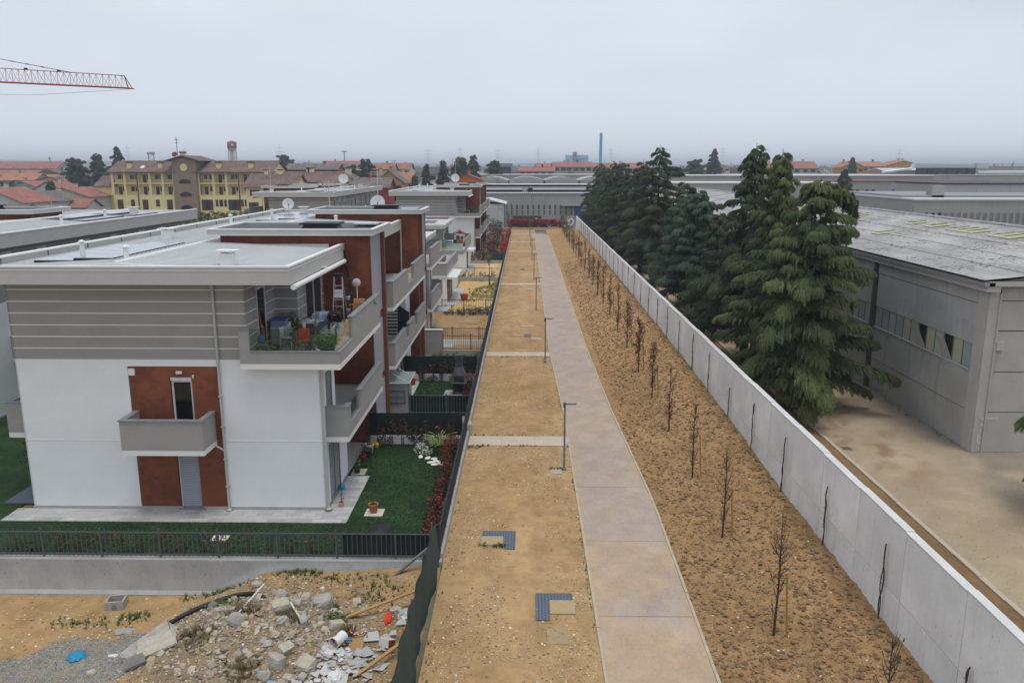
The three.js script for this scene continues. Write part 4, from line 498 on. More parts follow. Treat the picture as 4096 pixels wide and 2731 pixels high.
// barbecue
{ const o = thing('masonry_barbecue', 'tall dark grey masonry barbecue with chimney on the small lawn', 'barbecue', [-3.82, 0.02, -45.3]), m = std({ map: grainTex(0x3f4448, 0x4a5054, 0.8, { gr: 8, seed: 88 }) });
  mesh('base', [B(-0.36, 0, -0.3, -0.2, 0.68, 0.25), B(0.2, 0, -0.3, 0.36, 0.68, 0.25), B(-0.2, 0, -0.3, 0.2, 0.68, -0.2)], m, o); mesh('shelf', RB(-0.46, 0.68, -0.34, 0.46, 0.76, 0.42, 0.02), m, o);
  mesh('firebox', [B(-0.36, 0.76, -0.3, 0.36, 1.12, -0.24), B(-0.36, 0.76, -0.24, -0.3, 1.12, 0.2), B(0.3, 0.76, -0.24, 0.36, 1.12, 0.2)], flat(0x8a8278), o);
  const hood = new THREE.CylinderGeometry(0.2 * 1.414, 0.42 * 1.414, 0.55, 4, 1); hood.rotateY(Math.PI / 4); hood.scale(1, 1, 0.72); hood.translate(0, 1.4, -0.04); mesh('hood', uvm(hood), m, o); mesh('chimney', B(-0.2, 1.67, -0.2, 0.2, 2.1, 0.12), m, o); for (let i = 0; i < 4; i++) mesh('cowl_ring', RB(-0.24, 2.08 + i * 0.075, -0.24, 0.24, 2.13 + i * 0.075, 0.16, 0.01), m, o);
  tag(mesh('paving_slab', RB(-4.7, 0, -46, -3.5, 0.05, -44.8, 0.01), M.pave), 'pale square slab under the masonry barbecue', 'paving slab'); }
{ const o = thing('plastic_basin', 'red plastic tub with handles by the low white wall', 'tub', [-6.9, 0.03, -47.3]); mesh('tub', lathe([[0, 0.02], [0.2, 0.02], [0.26, 0.3], [0.29, 0.3], [0.29, 0.33], [0.24, 0.33], [0.19, 0.05], [0, 0.05]], 18), flat(0xb81f24, 0.4), o); mesh('handle', tube([[0.27, 0.3, 0.08], [0.36, 0.3, 0], [0.27, 0.3, -0.08]], 0.015, 8), flat(0xb81f24, 0.4), o); }
{ const o = thing('childs_chair', 'pink plastic child chair beside the red tub', 'child chair', [-7.35, 0.03, -46.6], 0.5), m = flat(0xd83aa0, 0.4); mesh('seat', RB(-0.2, 0.28, -0.2, 0.2, 0.32, 0.2, 0.015), m, o); mesh('backrest', RB(-0.2, 0.32, -0.22, 0.2, 0.66, -0.18, 0.015), m, o); for (const [a, b] of [[-1, -1], [1, -1], [-1, 1], [1, 1]]) mesh('leg', bar([a * 0.2, 0, b * 0.2], [a * 0.16, 0.29, b * 0.16], 0.025), flat(0x7a4ab8, 0.4), o); }
{ const o = thing('toy_tray', 'lime green plastic tray lying on the small lawn', 'tray', [-5.0, 0.03, -42.3]); mesh('tray', lathe([[0, 0], [0.22, 0], [0.3, 0.14], [0.34, 0.14], [0.34, 0.16], [0.28, 0.16], [0.2, 0.03], [0, 0.03]], 6), flat(0xbcdc1c, 0.4), o); mesh('rim', new THREE.TorusGeometry(0.33, 0.015, 6, 18).rotateX(Math.PI / 2).translate(0, 0.15, 0), flat(0xbcdc1c, 0.4), o); }
{ const o = thing('broom', 'long-handled broom leaning by the black cloth fence', 'broom', [-7.4, 0.03, -47.7]); mesh('handle', bar([0, 0, 0], [-0.15, 1.5, -0.1], 0.015), flat(0xd9d5cc), o); mesh('brush', RB(-0.15, 0, -0.05, 0.15, 0.12, 0.05, 0.02), flat(0xa03024), o); }
tag(mesh('screen_wall', [B(-7.25, 0, -55.45, -5.82, 1.82, -55.2)], M.grey), 'plain grey rendered screen wall between garden and black cloth garden', 'wall'); struct('screen_wall_coping', B(-7.28, 1.82, -55.5, -5.78, 1.87, -55.16), M.trim).userData.kind = 'structure';
struct('light_well_grate', [B(-7.5, 0.0, -53.0, -6.4, 0.1, -51.2)], gridM);
{ const o = thing('door_canopy', 'glass door canopy on steel rods beyond the grey screen wall', 'canopy', [-7.7, 0, -62]); mesh('glass_sheet', B(0, 2.0, -1.8, 1.6, 2.03, 0.3), M.glassFrost, o); for (const z of [-0.1, -1.4]) mesh('tie_rod', bar([0, 2.75, z], [1.3, 2.05, z], 0.018), M.frame, o); mesh('glass_edge', B(1.6, 1.99, -1.8, 1.63, 2.04, 0.3), M.frame, o); }
[[-5.6, -67.2, -3.9, -66.9], [-5.3, -67.8, -3.7, -67.5]].forEach(([a, z, b, z2], i) => tag(mesh('timber_plank', beam([a, 0.08, z], [b, 0.09, z2], 0.16, 0.04), M.woodPale), ['longer', 'shorter'][i] + ' pale plank lying on the bare soil garden', 'plank'));
tag(mesh('garden_hose', tube(Array.from({ length: 26 }, (_, i) => [-5.4 + 0.9 * Math.cos(i * 0.7) + i * 0.03, 0.08, -59.8 + 0.6 * Math.sin(i * 0.7)]), 0.025, 120, 5), flat(0xbfa53a, 0.6)), 'yellow hose coiled on the soil behind the railing', 'hose');
pot('large terracotta pot with a black liner on the bare plot', -6.05, -79.3, 0.42, 0.62, flat(0xa34a32, 0.7), { y: 0.03 });
// olive tree, bare fruit tree helper
function limbs(g, p, dir, len, rad, depth, r, spread = 0.55, up = 0.25) { const e = p.clone().addScaledVector(dir, len); g.push(bar(p.toArray(), e.toArray(), rad, rad * 0.62, depth > 2 ? 6 : 4)); if (depth <= 0) return [e]; let tips = []; const n = depth > 1 ? 3 : 3; for (let i = 0; i < n; i++) { const d = dir.clone().add(V((r() - .5) * 2 * spread, (r() - .2) * spread + up * 0.5, (r() - .5) * 2 * spread)).normalize(); const st = p.clone().lerp(e, 0.55 + 0.45 * r()); tips = tips.concat(limbs(g, i ? st : e, d, len * (0.62 + 0.2 * r()), rad * 0.58, depth - 1, r, spread, up)); } return tips; }
function bareTree(name, label, x, z, h, seed, { y = 0, depth = 4, spread = 0.55, col = M.twig, group, leaves = 0, lc = [0x6c6a3a], ls = 0.1, rad, cat = 'tree', up = 0.25, fork = 0.28 } = {}) { const o = thing(name, label, cat, [x, y, z], 0, group), r = rngOf(seed); const g = []; const tips = limbs(g, V(0, h * fork, 0), V(0.05, 1, 0), h * 0.22, rad || h * 0.02, depth, r, spread, up); mesh('trunk', bar([0, 0, 0], [0, h * fork + 0.02, 0], (rad || h * 0.02) * 1.4, rad || h * 0.02, 8), M.bark, o); mesh('crown', g, col, o).userData.kind = 'stuff'; if (leaves) { const ms = [], cs = []; for (let i = 0; i < leaves; i++) { const t = tips[Math.floor(r() * tips.length)]; ms.push(TM(t.x + (r() - .5) * h * 0.1, t.y + (r() - .5) * h * 0.1, t.z + (r() - .5) * h * 0.1, r() * 6, ls * (0.6 + 0.8 * r()), r() * 3, r() * 3)); cs.push(new THREE.Color(lc[Math.floor(r() * lc.length)]).multiplyScalar(0.8 + 0.4 * r())); } instanced('leaves', leafGeo, M.glossLeaf, ms, cs, o); } return o; }
bareTree('fruit_tree', 'thin bare tree with pale buds in the garden before the low wall railing', -4.0, -90.1, 3.6, 901, { depth: 4, spread: 0.6, leaves: 420, lc: [0x8a8a5a, 0x6d6d40, 0x9a946a], ls: 0.09, rad: 0.06, fork: 0.34 });
// ---------- lower linked villas between the blocks ----------
function linkVilla(label, zf, zb, flip) {
  const o = thing('terrace_villa', label, 'villa', [-13, 0, zf]), d = zf - zb, P = (n, x0, y0, z0, x1, y1, z1, m, par = o) => mesh(n, B(x0 + 13, y0, z0, x1 + 13, y1, z1), m, par);
  P('wall', -19, 0, -d, -7.6, 2.66, 0, M.white); P('slab_band', -19.1, 2.66, -d, -7.5, 2.86, 0.05, flip ? M.grey : M.trim);
  const t = P('parapet', -7.65, 2.86, -d, -7.5, flip ? 4.05 : 3.98, flip ? -4.6 : -0.0, M.grey); P('parapet', -11.2, 2.86, flip ? -d : -0.15, -7.65, flip ? 4.05 : 3.98, flip ? -d + 0.15 : 0.0, M.grey, t);
  P('coping', -7.69, flip ? 4.05 : 3.98, -d, -7.46, flip ? 4.09 : 4.02, flip ? -4.6 : 0.03, M.coping, t); P('coping', -11.2, flip ? 4.05 : 3.98, flip ? -d : -0.18, -7.69, flip ? 4.09 : 4.02, flip ? -d + 0.18 : 0.03, M.coping, t);
  if (flip) { P('parapet', -7.65, 2.86, -4.6, -7.5, 3.1, 0, M.grey, t); P('parapet', -11.2, 2.86, -0.15, -7.65, 3.1, 0, M.grey, t); P('glass_panel', -7.58, 3.12, -4.5, -7.57, 4.0, -0.1, M.glass, t); P('glass_panel', -11, 3.12, -0.08, -7.6, 4.0, -0.07, M.glass, t); }
  P('terrace_floor', -19, 2.862, -d + 0.1, -7.66, 2.9, -0.1, M.pave);
  const u = P('upper_storey', -19, 2.9, -d + 0.2, -11.4, 5.6, -3.2, M.trim); for (let k = 0; k < 6; k++) { P('cladding_course', -19.03, 2.93 + k * 0.45, -3.21, -11.37, 3.34 + k * 0.45, -3.15, M.grey, u); P('cladding_course', -11.41, 2.93 + k * 0.45, -d + 0.2, -11.35, 3.34 + k * 0.45, -3.21, M.grey, u); }
  const r = P('roof', -19.6, 5.6, -d - 0.1, -9.95, 6.0, flip ? -1.4 : -2.6, M.fascia); P('roof_sheet', -19.5, 6.0, -d, -10.05, 6.05, flip ? -1.5 : -2.7, M.metalRoof, r); P('roof_trim', -19.62, 6.0, flip ? -1.5 : -2.7, -9.93, 6.18, flip ? -1.38 : -2.58, M.trim, r); P('roof_trim', -10.05, 6.0, -d, -9.93, 6.18, flip ? -1.5 : -2.7, M.trim, r);
  P('skylight', -14, 6.06, -8.5, -11.5, 6.2, -5, M.pv, r);
  const dr = P('door', -7.6, 0.1, flip ? -8.6 : -6.2, -7.55, 2.2, flip ? -6.6 : -1.4, M.cortenDark); P('door_glass', -7.55, 0.3, flip ? -7.9 : -4.6, -7.53, 2.1, flip ? -7.6 : -4.2, M.glassMid, dr); P('door_handle', -7.55, 1.0, flip ? -6.9 : -2.0, -7.5, 1.3, flip ? -6.86 : -1.95, M.frame, dr);
  P('canopy', -7.6, 2.42, flip ? -9.6 : -7.5, -6.6, 2.6, flip ? -6.0 : -0.9, M.trim);
  P('lower_volume', -9.8, 2.9, -d + 0.3, -8.8, 3.4, -d + 2.2, M.frameGrey);
}
linkVilla('two-storey villa with brown door and plain grey terrace parapet past the nearest block', -76.3, -90, false);
linkVilla('two-storey villa whose terrace holds the toy playhouse', -98, -112, true);
{ const o = thing('playhouse', 'white and red plastic playhouse on the villa terrace', 'playhouse', [-8.9, 2.9, -110.4]); mesh('wall', [B(-0.75, 0, -0.6, -0.5, 1.3, 0.6), B(0.5, 0, -0.6, 0.75, 1.3, 0.6), B(-0.5, 1.05, -0.6, 0.5, 1.3, 0.6), B(0.0, 0, 0.5, 0.5, 0.5, 0.6), B(0.0, 0.5, 0.5, 0.1, 1.05, 0.6), B(0.1, 0.95, 0.5, 0.5, 1.05, 0.6), B(-0.5, 0, -0.6, 0.5, 1.05, -0.5)], flat(0xd6d2c0, 0.5), o); mesh('roof', [prism([[-0.95, 1.25], [0, 1.85], [0, 1.95], [-1.0, 1.33]], -0.75, 0.75)], flat(0x8f9498, 0.5), o); mesh('roof', [prism([[0.95, 1.25], [0, 1.85], [0, 1.95], [1.0, 1.33]], -0.75, 0.75)], flat(0x8f9498, 0.5), o); mesh('gable', prism([[-0.7, 1.3], [0.7, 1.3], [0, 1.78]], 0.5, 0.6), flat(0xb8322c, 0.5), o); mesh('half_door', B(0.02, 0.05, 0.6, 0.45, 0.45, 0.63), flat(0xc43a2c, 0.5), o); mesh('slide', beam([0.7, 1.1, 0.2], [1.7, 0.3, 0.3], 0.4, 0.08), flat(0xd8a020, 0.5), o); mesh('side_panel', B(0.76, 0.5, -0.3, 0.95, 1.2, 0.5), flat(0xd0401f, 0.5), o); }
function kidTable(label, x, z, c, h) { const o = thing('childs_table', label, 'table', [x, 2.9, z]); mesh('tabletop', RB(-0.5, h - 0.05, -0.35, 0.5, h, 0.35, 0.02), flat(c, 0.5), o); for (const [a, b] of [[-1, -1], [1, -1], [-1, 1], [1, 1]]) mesh('leg', bar([a * 0.42, 0, b * 0.28], [a * 0.42, h - 0.04, b * 0.28], 0.03), flat(c, 0.5), o); return o; }
kidTable('white table on the playhouse terrace', -10.0, -106.4, 0xdedcd6, 0.7);
{ const o = thing('childs_chair', 'light blue plastic chair beside the white table on the playhouse terrace', 'chair', [-10.55, 2.9, -104.6]), m = flat(0x6fb6c4, 0.5); mesh('seat', RB(-0.28, 0.38, -0.25, 0.28, 0.44, 0.25, 0.02), m, o); mesh('backrest', RB(-0.28, 0.44, -0.25, 0.28, 0.95, -0.2, 0.02), m, o); for (const [a, b] of [[-1, -1], [1, -1], [-1, 1], [1, 1]]) mesh('leg', bar([a * 0.24, 0, b * 0.2], [a * 0.24, 0.4, b * 0.2], 0.035), m, o); }
// ---------- lamp posts ----------
{
  const post = flat(0x7d8288, 0.5, { metalness: 0.4 }), head = flat(0x565b61, 0.45, { metalness: 0.4 });
  const L0 = (x, z, i) => { const o = thing('lamp_post', `${ORD[i]} slim grey lamp post from the camera beside the path`, 'lamp post', [x, 0, z], 0, 'lamp posts along the path'); mesh('pole', [bar([0, 0, 0], [0, 3.0, 0], 0.05, 0.038, 12)], post, o); mesh('base_collar', lathe([[0, 0.0], [0.09, 0.02], [0.09, 0.1], [0.055, 0.12]], 14), post, o); const h = mesh('lamp_head', (() => { const g = new RoundedBoxGeometry(0.5, 0.06, 0.2, 2, 0.025); g.translate(0.24, 3.06, 0); return uvm(g); })(), head, o); mesh('glass', B(0.12, 3.022, -0.07, 0.44, 3.034, 0.07), flat(0xcfd2d4, 0.3), h); mesh('knuckle', bar([-0.02, 2.9, 0], [-0.02, 3.1, 0], 0.055, 0.055, 10), head, o); mesh('panel', B(0.06, 3.09, -0.08, 0.46, 3.096, 0.08), flat(0x9aa0a6, 0.3, { metalness: 0.4 }), h); return o; };
  [[1.76, -33.25], [1.42, -53.2], [1.08, -73.8], [1.1, -94.5], [1.05, -114.5], [1.0, -135], [0.9, -157]].forEach(([x, z], i) => L0(x, z, i));
}
// ---------- concrete boundary wall ----------
{
  const o = thing('concrete_wall', 'long pale concrete panel wall between the planted slope and the factory yard', 'wall', [10.5, 0, -8]); const r = rngOf(61); const W = 3.1, zs = -8.1 + 8;
  const mats = [M.wallPanel, M.wallPanel.clone(), M.wallPanel.clone()]; mats[1].map = M.wallPanel.map.clone(); mats[1].map.offset.set(0.37, 0.2); mats[2].map = M.wallPanel.map.clone(); mats[2].map.offset.set(0.71, 0.55); mats[1].color.setScalar(0.95); mats[2].color.setScalar(1.03);
  mesh('wall_core', B(0.05, -0.8, -158, 0.17, 3.15, 0), M.concrete, o);
  const up = RB(0, 1.165, -W + 0.012, 0.2, 3.2, -0.012, 0.012), lo = RB(0, -0.8, -W / 2 + 0.01, 0.2, 1.14, -0.01, 0.012);
  for (let k = 0; k < 51; k++) { const z = zs - k * W; const u = mesh('panel', up, mats[k % 3], o); u.position.set((r() - .5) * 0.01, 0, z); for (let j = 0; j < 2; j++) { const l = mesh('panel', lo, mats[(k + j + 1) % 3], o); l.position.set((r() - .5) * 0.012, 0, z - j * W / 2); } const c = mesh('cap_stone', RB(-0.03, 3.2, -W + 0.004, 0.22, 3.26, -0.004, 0.012), M.wallCap, o); c.position.set((r() - .5) * 0.02, k % 2 ? 0.0 : 0.02, z); }
}
// bare climbers on the wall
{
  const m = flat(0x4b3a30, 0.95); const r0 = rngOf(71);
  for (let i = 0; i < 31; i++) { const z = -16.9 - i * 4.52 + (r0() - .5) * 0.3, y0 = bankTop(z) - 0.05, h = (i === 0 ? 1.6 : 2.25 - (i === 5 ? 0.7 : 0)) + r0() * 0.3; const o = thing('climbing_vine', `${ORD[i]} bare climbing stem from the camera against the concrete wall`, 'climber', [10.44, y0, z], 0, 'bare climbers on the concrete wall'), r = rngOf(720 + i); const pts = [], p2 = []; for (let k = 0; k <= 7; k++) { pts.push([-0.02 - 0.03 * r(), h * k / 7, (r() - .5) * 0.12]); p2.push([-0.02 - 0.03 * r(), h * 0.95 * k / 7, (r() - .5) * 0.14]); } mesh('stem', [tube(pts, 0.022, 24, 5), tube(p2, 0.017, 24, 5)], m, o); const tw = []; for (let k = 0; k < 12; k++) { const y = h * (0.3 + 0.7 * r()); tw.push(bar([-0.02, y, 0], [-0.06 - 0.06 * r(), y + 0.12 * (r() - .2), (r() - .5) * 0.4], 0.006, 0.003, 4)); } mesh('twigs', tw, m, o).userData.kind = 'stuff'; }
}
// ---------- saplings ----------
{
  const leafM = M.glossLeaf, brown = [0x5a3d28, 0x6e4b30, 0x4a3222, 0x7a583a]; const r0 = rngOf(73);
  const zs = [-14.6, -20.4, -26.6, -32.1, -38.1, -43.8, -49.4, -56, -62.2, -68.6, -74.2, -79.7, -86, -91.7, -98.3, -103.8, -109.5, -115, -120.6, -126, -131.5, -137, -142.5, -148, -153.5, -159];
  const leafy = { 4: 110, 5: 300, 6: 560, 7: 460, 8: 160, 9: 150, 10: 200, 11: 320, 12: 300, 13: 240, 14: 180, 15: 220, 16: 260, 17: 200, 18: 240, 19: 220, 20: 240, 21: 240, 22: 240, 23: 240, 24: 240, 25: 240 };
  zs.forEach((z, i) => {
    const x = 7.05 + (i === 0 ? 0.35 : 0) + Math.min(0.3, i * 0.04) + (r0() - .5) * 0.14, y = bankY(x, z) - 0.05, h = 3.25 + 0.6 * r0(), o = thing('sapling', `${ORD[i]} young columnar tree from the camera, ${leafy[i] ? 'with withered brown leaves' : 'bare'}, on the slope`, 'young tree', [x, y, z], r0() * 6, 'young trees planted along the slope'), r = rngOf(740 + i), g = [];
    mesh('trunk', [bar([0, 0, 0], [0.03, h * 0.5, 0.02], 0.04, 0.026, 7), bar([0.03, h * 0.5, 0.02], [0, h, 0], 0.026, 0.006, 6)], M.twig, o);
    const tips = []; for (let k = 0; k < (i < 5 ? 34 : 50); k++) { const t = 0.08 + 0.85 * Math.pow(r(), 0.9), a = r() * 6.28, l = (0.5 + 0.5 * r()) * (1 - t * 0.55), w = 0.34 * (0.35 + Math.sin(Math.min(1, t * 1.15) * 3.0) * 0.65) * (0.6 + 0.6 * r()); const p = [Math.cos(a) * w * 0.5, h * t + l * 0.35, Math.sin(a) * w * 0.5], e = [Math.cos(a) * w, h * t + l, Math.sin(a) * w]; if (e[1] > h * 1.06) e[1] = h * 1.03; g.push(bar([0.01, h * t, 0.01], p, 0.011, 0.008, 4), bar(p, e, 0.008, 0.004, 4)); tips.push(p, e); for (let q = 0; q < 2; q++) { const a2 = r() * 6.28; g.push(bar(p, [p[0] + Math.cos(a2) * 0.1, p[1] + 0.22, p[2] + Math.sin(a2) * 0.1], 0.005, 0.003, 3)); } }
    mesh('twigs', g, M.twig, o).userData.kind = 'stuff';
    const n = leafy[i] || (i < 3 ? 30 : 26); { const ms = [], cs = [], C = leafy[i] ? brown : i < 3 ? [0x9a8c34, 0x6d5a30] : brown; for (let k = 0; k < n; k++) { const t = tips[Math.floor(r() * tips.length)]; ms.push(TM(t[0] + (r() - .5) * 0.12, t[1] + (r() - .5) * 0.2, t[2] + (r() - .5) * 0.12, r() * 6, (leafy[i] ? 0.1 : 0.06) + 0.06 * r(), r() * 3, r() * 3)); cs.push(new THREE.Color(C[Math.floor(r() * C.length)]).multiplyScalar(0.7 + 0.6 * r())); } instanced('withered_leaves', leafGeo, leafM, ms, cs, o); }
    if (i % 2 === 1 || i < 4 || i === 6) tag(mesh('wooden_stake', bar([x + 0.36, y - 0.1, z + 0.05], [x + 0.24, y + 1.95, z], 0.035, 0.032, 8), M.stakeWood), `yellowish wooden stake beside the ${ORD[i]} young tree on the slope`, 'stake', 'stakes beside the young trees');
  });
}
// ---------- factory yard and long warehouse on the right ----------
{
  const yardM = std({ roughness: 0.93, vertexColors: true, map: grainTex(0xa3947e, 0xb3a48e, 5, { n: 512, gr: 9, seed: 151, coarse: 5 }), bumpMap: bumpN, bumpScale: 0.006 });
  struct('factory_yard', sheet(14.85, 75, -172, -8, 200, 420, () => -0.01, (x, z) => {
    const a = fbm(x * 0.35, z * 0.35, 5, 0, 153), b = fbm(x * 0.9 + z * 0.5, z * 0.25, 4, 0, 155), c = fbm(x * 3, z * 3, 3, 0, 156); let k = [0.95, 0.9, 0.84].map(v => v * (0.86 + 0.2 * a + 0.1 * c));
    const g = sm(0.38, 0.52, a + 0.5 * sm(-33, -36, z) * sm(20.5, 22.5, x) + 0.45 * sm(19.2, 20.4, x) * sm(-36, -38, z) - 0.12 + 0.0 * b); k = mixc(k, [0.62, 0.64, 0.68], clamp(g) * (sm(18.6, 20.6, x) * 0.9));
    const rd = sm(0.47, 0.62, 0.45 * b + 0.55 * fbm(x * 2.6 + z, z * 1.6, 3, 0, 154)) * sm(20, 16, x) * sm(-30, -36, z); k = mixc(k, [0.62, 0.42, 0.3], rd * 0.85); k = mixc(k, [0.5, 0.47, 0.4], 0.75 * sm(0.45, 0.62, fbm(x * 0.5 + 9, z * 0.3, 4, 0, 159)) * sm(-40, -48, z)); return k;
  }), yardM);
  struct('verge', sheet(10.62, 14.78, -172, -8, 24, 500, (x, z) => 0.0 + 0.1 * (fbm(x * 2, z * 2, 3, 0, 157) - 0.4), (x, z) => { const a = fbm(x * 0.9, z * 0.7, 4, 0, 158); return [0.5 + 0.4 * a, 0.46 + 0.36 * a, 0.42 + 0.34 * a]; }), M.soil);
  const k = new THREE.Group(); k.name = 'yard_kerb'; k.userData.kind = 'structure'; scene.add(k); const km = std({ map: grainTex(0xa8977b, 0xbbb0a0, 0.9, { gr: 12, seed: 160 }) }); const r = rngOf(62); for (let z = -9; z > -120; z -= 1.5) mesh('kerb_stone', RB(14.72 + (r() - .5) * 0.02, -0.1, z - 1.49, 14.9, 0.07 + r() * 0.03, z, 0.02), km, k);
  tag(mesh('drain_grate', B(15.1, 0, -36.5, 15.5, 0.015, -36.1), flat(0x6a5a4c, 0.8)), 'rusty drain grate beside the yard kerb', 'drain grate');
}
{
  const z0 = -35.9, z1 = -158, X = 20.9, o = thing('corrugated_warehouse', 'long grey concrete warehouse with lichen-mottled corrugated roof beside the cedars', 'warehouse', [X, 0, z0]);
  const P = (n, x0, y0, a, x1, y1, b, m, par = o) => mesh(n, B(x0 - X, y0, a - z0, x1 - X, y1, b - z0), m, par);
  const pan = std({ map: rep(tex(512, (u, v) => { const a = fbm(u * 3, v * 3, 5, 3, 161), b = fbm(u * 40, v * 3, 4, 0, 163); const c = mixc(hx(0x9d9b98), hx(0xafadaa), clamp((a - .5) * 2 + .5)); const q = -clamp((b - 0.56) * 2.4) * 20 + (vn(u * 180, v * 180, 180, 2) - .5) * 8; return [c[0] + q, c[1] + q, c[2] + q]; }), 6) }), pan2 = std({ map: grainTex(0xaaa6a1, 0xb7b3ae, 3, { gr: 6, seed: 165 }) }), dark = flat(0x3a3a3a, 0.8), fr = flat(0x6c6e6d, 0.6), sill = flat(0xb4b4b2, 0.7);
  const pane = [phy({ color: 0xa9b2a6, roughness: 0.35 }), phy({ color: 0xb0b190, roughness: 0.4 }), phy({ color: 0x98a5a0, roughness: 0.3 })];
  P('core', X + 0.2, 0, z1, 41, 7.7, z0 - 0.25, dark); const r = rngOf(167);
  let zc = z0 - 0.85; for (let b = 0; b < 11; b++) {
    const a = zc, e = Math.max(zc - 10.55, z1 + 0.3); zc -= 11.25;
    P('panel', X + 0.02, 0, e, X + 0.2, 1.83, a, pan); P('panel', X, 1.86, e, X + 0.2, 3.74, a, pan); P('panel', X, 4.99, e, X + 0.2, 6.9, a, pan); P('lintel_panel', X - 0.04, 6.94, e, X + 0.2, 7.55, a, pan); P('window_sill', X - 0.06, 3.74, e, X + 0.14, 3.8, a, sill);
    const n = b < 4 ? 12 : 6, w = (a - e) / n; for (let i = 0; i < n; i++) { const p0 = e + i * w, open = b < 3 && (i === n - 3 - (b % 2) || i === n - 6); P('window_mullion', X + 0.02, 3.8, p0 - 0.025, X + 0.1, 4.99, p0 + 0.025, fr); const q = P('pane', X + 0.05, 3.82, p0 + 0.03, X + 0.06, 4.97, p0 + w - 0.03, pane[Math.floor(r() * 3)]); if (open) { q.geometry = q.geometry.clone(); q.geometry.translate(-0.055, -(3.82), 0); q.position.set(0.055, 3.82, 0); q.rotation.z = 0.42; } }
    P('pilaster', X - 0.06, 0, e - 0.55, X + 0.2, 7.6, e - 0.1, flat(0x4d4a47, 0.85)); P('downpipe', X - 0.16, 0, e - 0.4, X - 0.06, 7.6, e - 0.28, flat(0x5a5856, 0.7));
  }
  P('corner_pilaster', X - 0.08, 0, z0 - 0.75, X + 0.02, 7.6, z0 - 0.02, pan2); P('corner_pilaster', X - 0.02, 0, z0 - 0.2, X + 0.42, 7.6, z0 + 0.06, pan2); P('corner_rib', X + 0.42, 0, z0 - 0.1, X + 0.5, 7.5, z0 + 0.12, pan2);
  for (const [y, h] of [[0, 1.92], [1.96, 1.88], [3.88, 1.87], [5.8, 1.33]]) P('front_panel', X + 0.5, y, z0 - 0.24, 41, y + h, z0, pan2); P('front_lintel', X + 0.5, 7.17, z0 - 0.24, 41, 7.7, z0 + 0.02, pan); P('bracket', X + 0.5, 4.9, z0, X + 0.85, 5.3, z0 + 0.16, pan2);
  P('eaves_beam', X - 0.35, 7.6, z1, X + 0.25, 7.85, z0 + 0.35, pan2); P('gutter', X - 0.5, 7.86, z1, X - 0.05, 8.02, z0 + 0.4, flat(0x9a9c9e, 0.5, { metalness: 0.3 })); P('front_eaves', X - 0.3, 7.86, z0 - 0.1, 41, 8.06, z0 + 0.4, pan2);
  const roofM = std({ roughness: 0.95, map: rep(tex(1024, (u, v) => { const a = fbm(u * 6, v * 6, 5, 6, 171), b = fbm(u * 70, v * 70, 3, 70, 173), c = fbm(u * 9, v * 2, 3, 0, 175); let k = mixc(hx(0x999795), hx(0xb4b2af), clamp((c - 0.5) * 2 + 0.5)); k = mixc(k, hx(0x605f5f), clamp((b - 0.5) * 4.5) * clamp(0.4 + (a - 0.5) * 2.5)); const q = (vn(u * 300, v * 300, 300, 1) - .5) * 14; return [k[0] + q, k[1] + q, k[2] + q]; }), 9) });
  const rows = 5, xr = 31, ye = 8.12, yr = 9.35; for (let q = 0; q < rows; q++) { const xa = lerp(X - 0.55, xr, q / rows), xb = lerp(X - 0.55, xr, (q + 1) / rows) + 0.12, ya = lerp(ye, yr, q / rows) + 0.02, yb = lerp(ye, yr, (q + 1) / rows) - 0.005; const g = sheet(0, 1, z1, z0 + 0.35, 1, 3200, () => 0); const p = g.attributes.position, uv = g.attributes.uv; for (let i = 0; i < p.count; i++) { const t = p.getX(i), z = p.getZ(i); p.setXYZ(i, lerp(xa, xb, t) - X, lerp(ya, yb, t) + 0.028 * Math.sin(z * 34.9), z - z0); uv.setXY(i, lerp(xa, xb, t), -z); } g.computeVertexNormals(); mesh('roof_sheet_row', g, roofM, o); }
  mesh('ridge_cap', bar([xr - X, yr + 0.02, z1 - z0], [xr - X, yr + 0.02, 0.35], 0.14, 0.14, 8), roofM, o); mesh('far_slope', prism([[xr - X, yr], [41 - X, 8.1], [41 - X, 8.0], [xr - X, yr - 0.1]], z1 - z0, 0.35), roofM, o); mesh('gable', prism([[0.1, 7.7], [41 - X, 7.7], [41 - X, 8.0], [xr - X, yr - 0.08], [0.1, 8.0]], -0.2, -0.02), pan, o);
  const sk = phy({ color: 0xa9a37e, roughness: 0.6 }), skw = flat(0xc9c4b4, 0.8), skd = flat(0x4c4436, 0.9); for (const [x, zz] of [[28.6, -47], [28.6, -48.2], [28.6, -51], [28.6, -52.1], [28.6, -53.2], [28.6, -56], [28.6, -59], [24.8, -55.5], [28.6, -69], [28.6, -70.3], [28.6, -71.6], [28.6, -76], [28.6, -77.2], [28.6, -82], [28.6, -83.2], [24.8, -74]]) { const y = lerp(ye, yr, (x - X + 0.55) / (xr - X + 0.55)) + 0.06; const s = mesh('skylight', beam([x - 0.75 - X, y - 0.09, zz - z0], [x + 0.75 - X, y + 0.08, zz - z0], 0.95, 0.03), sk, o); mesh('skylight_frame', beam([x - 0.85 - X, y - 0.095, zz - z0], [x - 0.7 - X, y - 0.06, zz - z0], 1.0, 0.05), skw, s); mesh('skylight_edge', beam([x - 0.75 - X, y - 0.07, zz - z0 - 0.48], [x + 0.75 - X, y + 0.1, zz - z0 - 0.48], 0.07, 0.06), skd, s); }
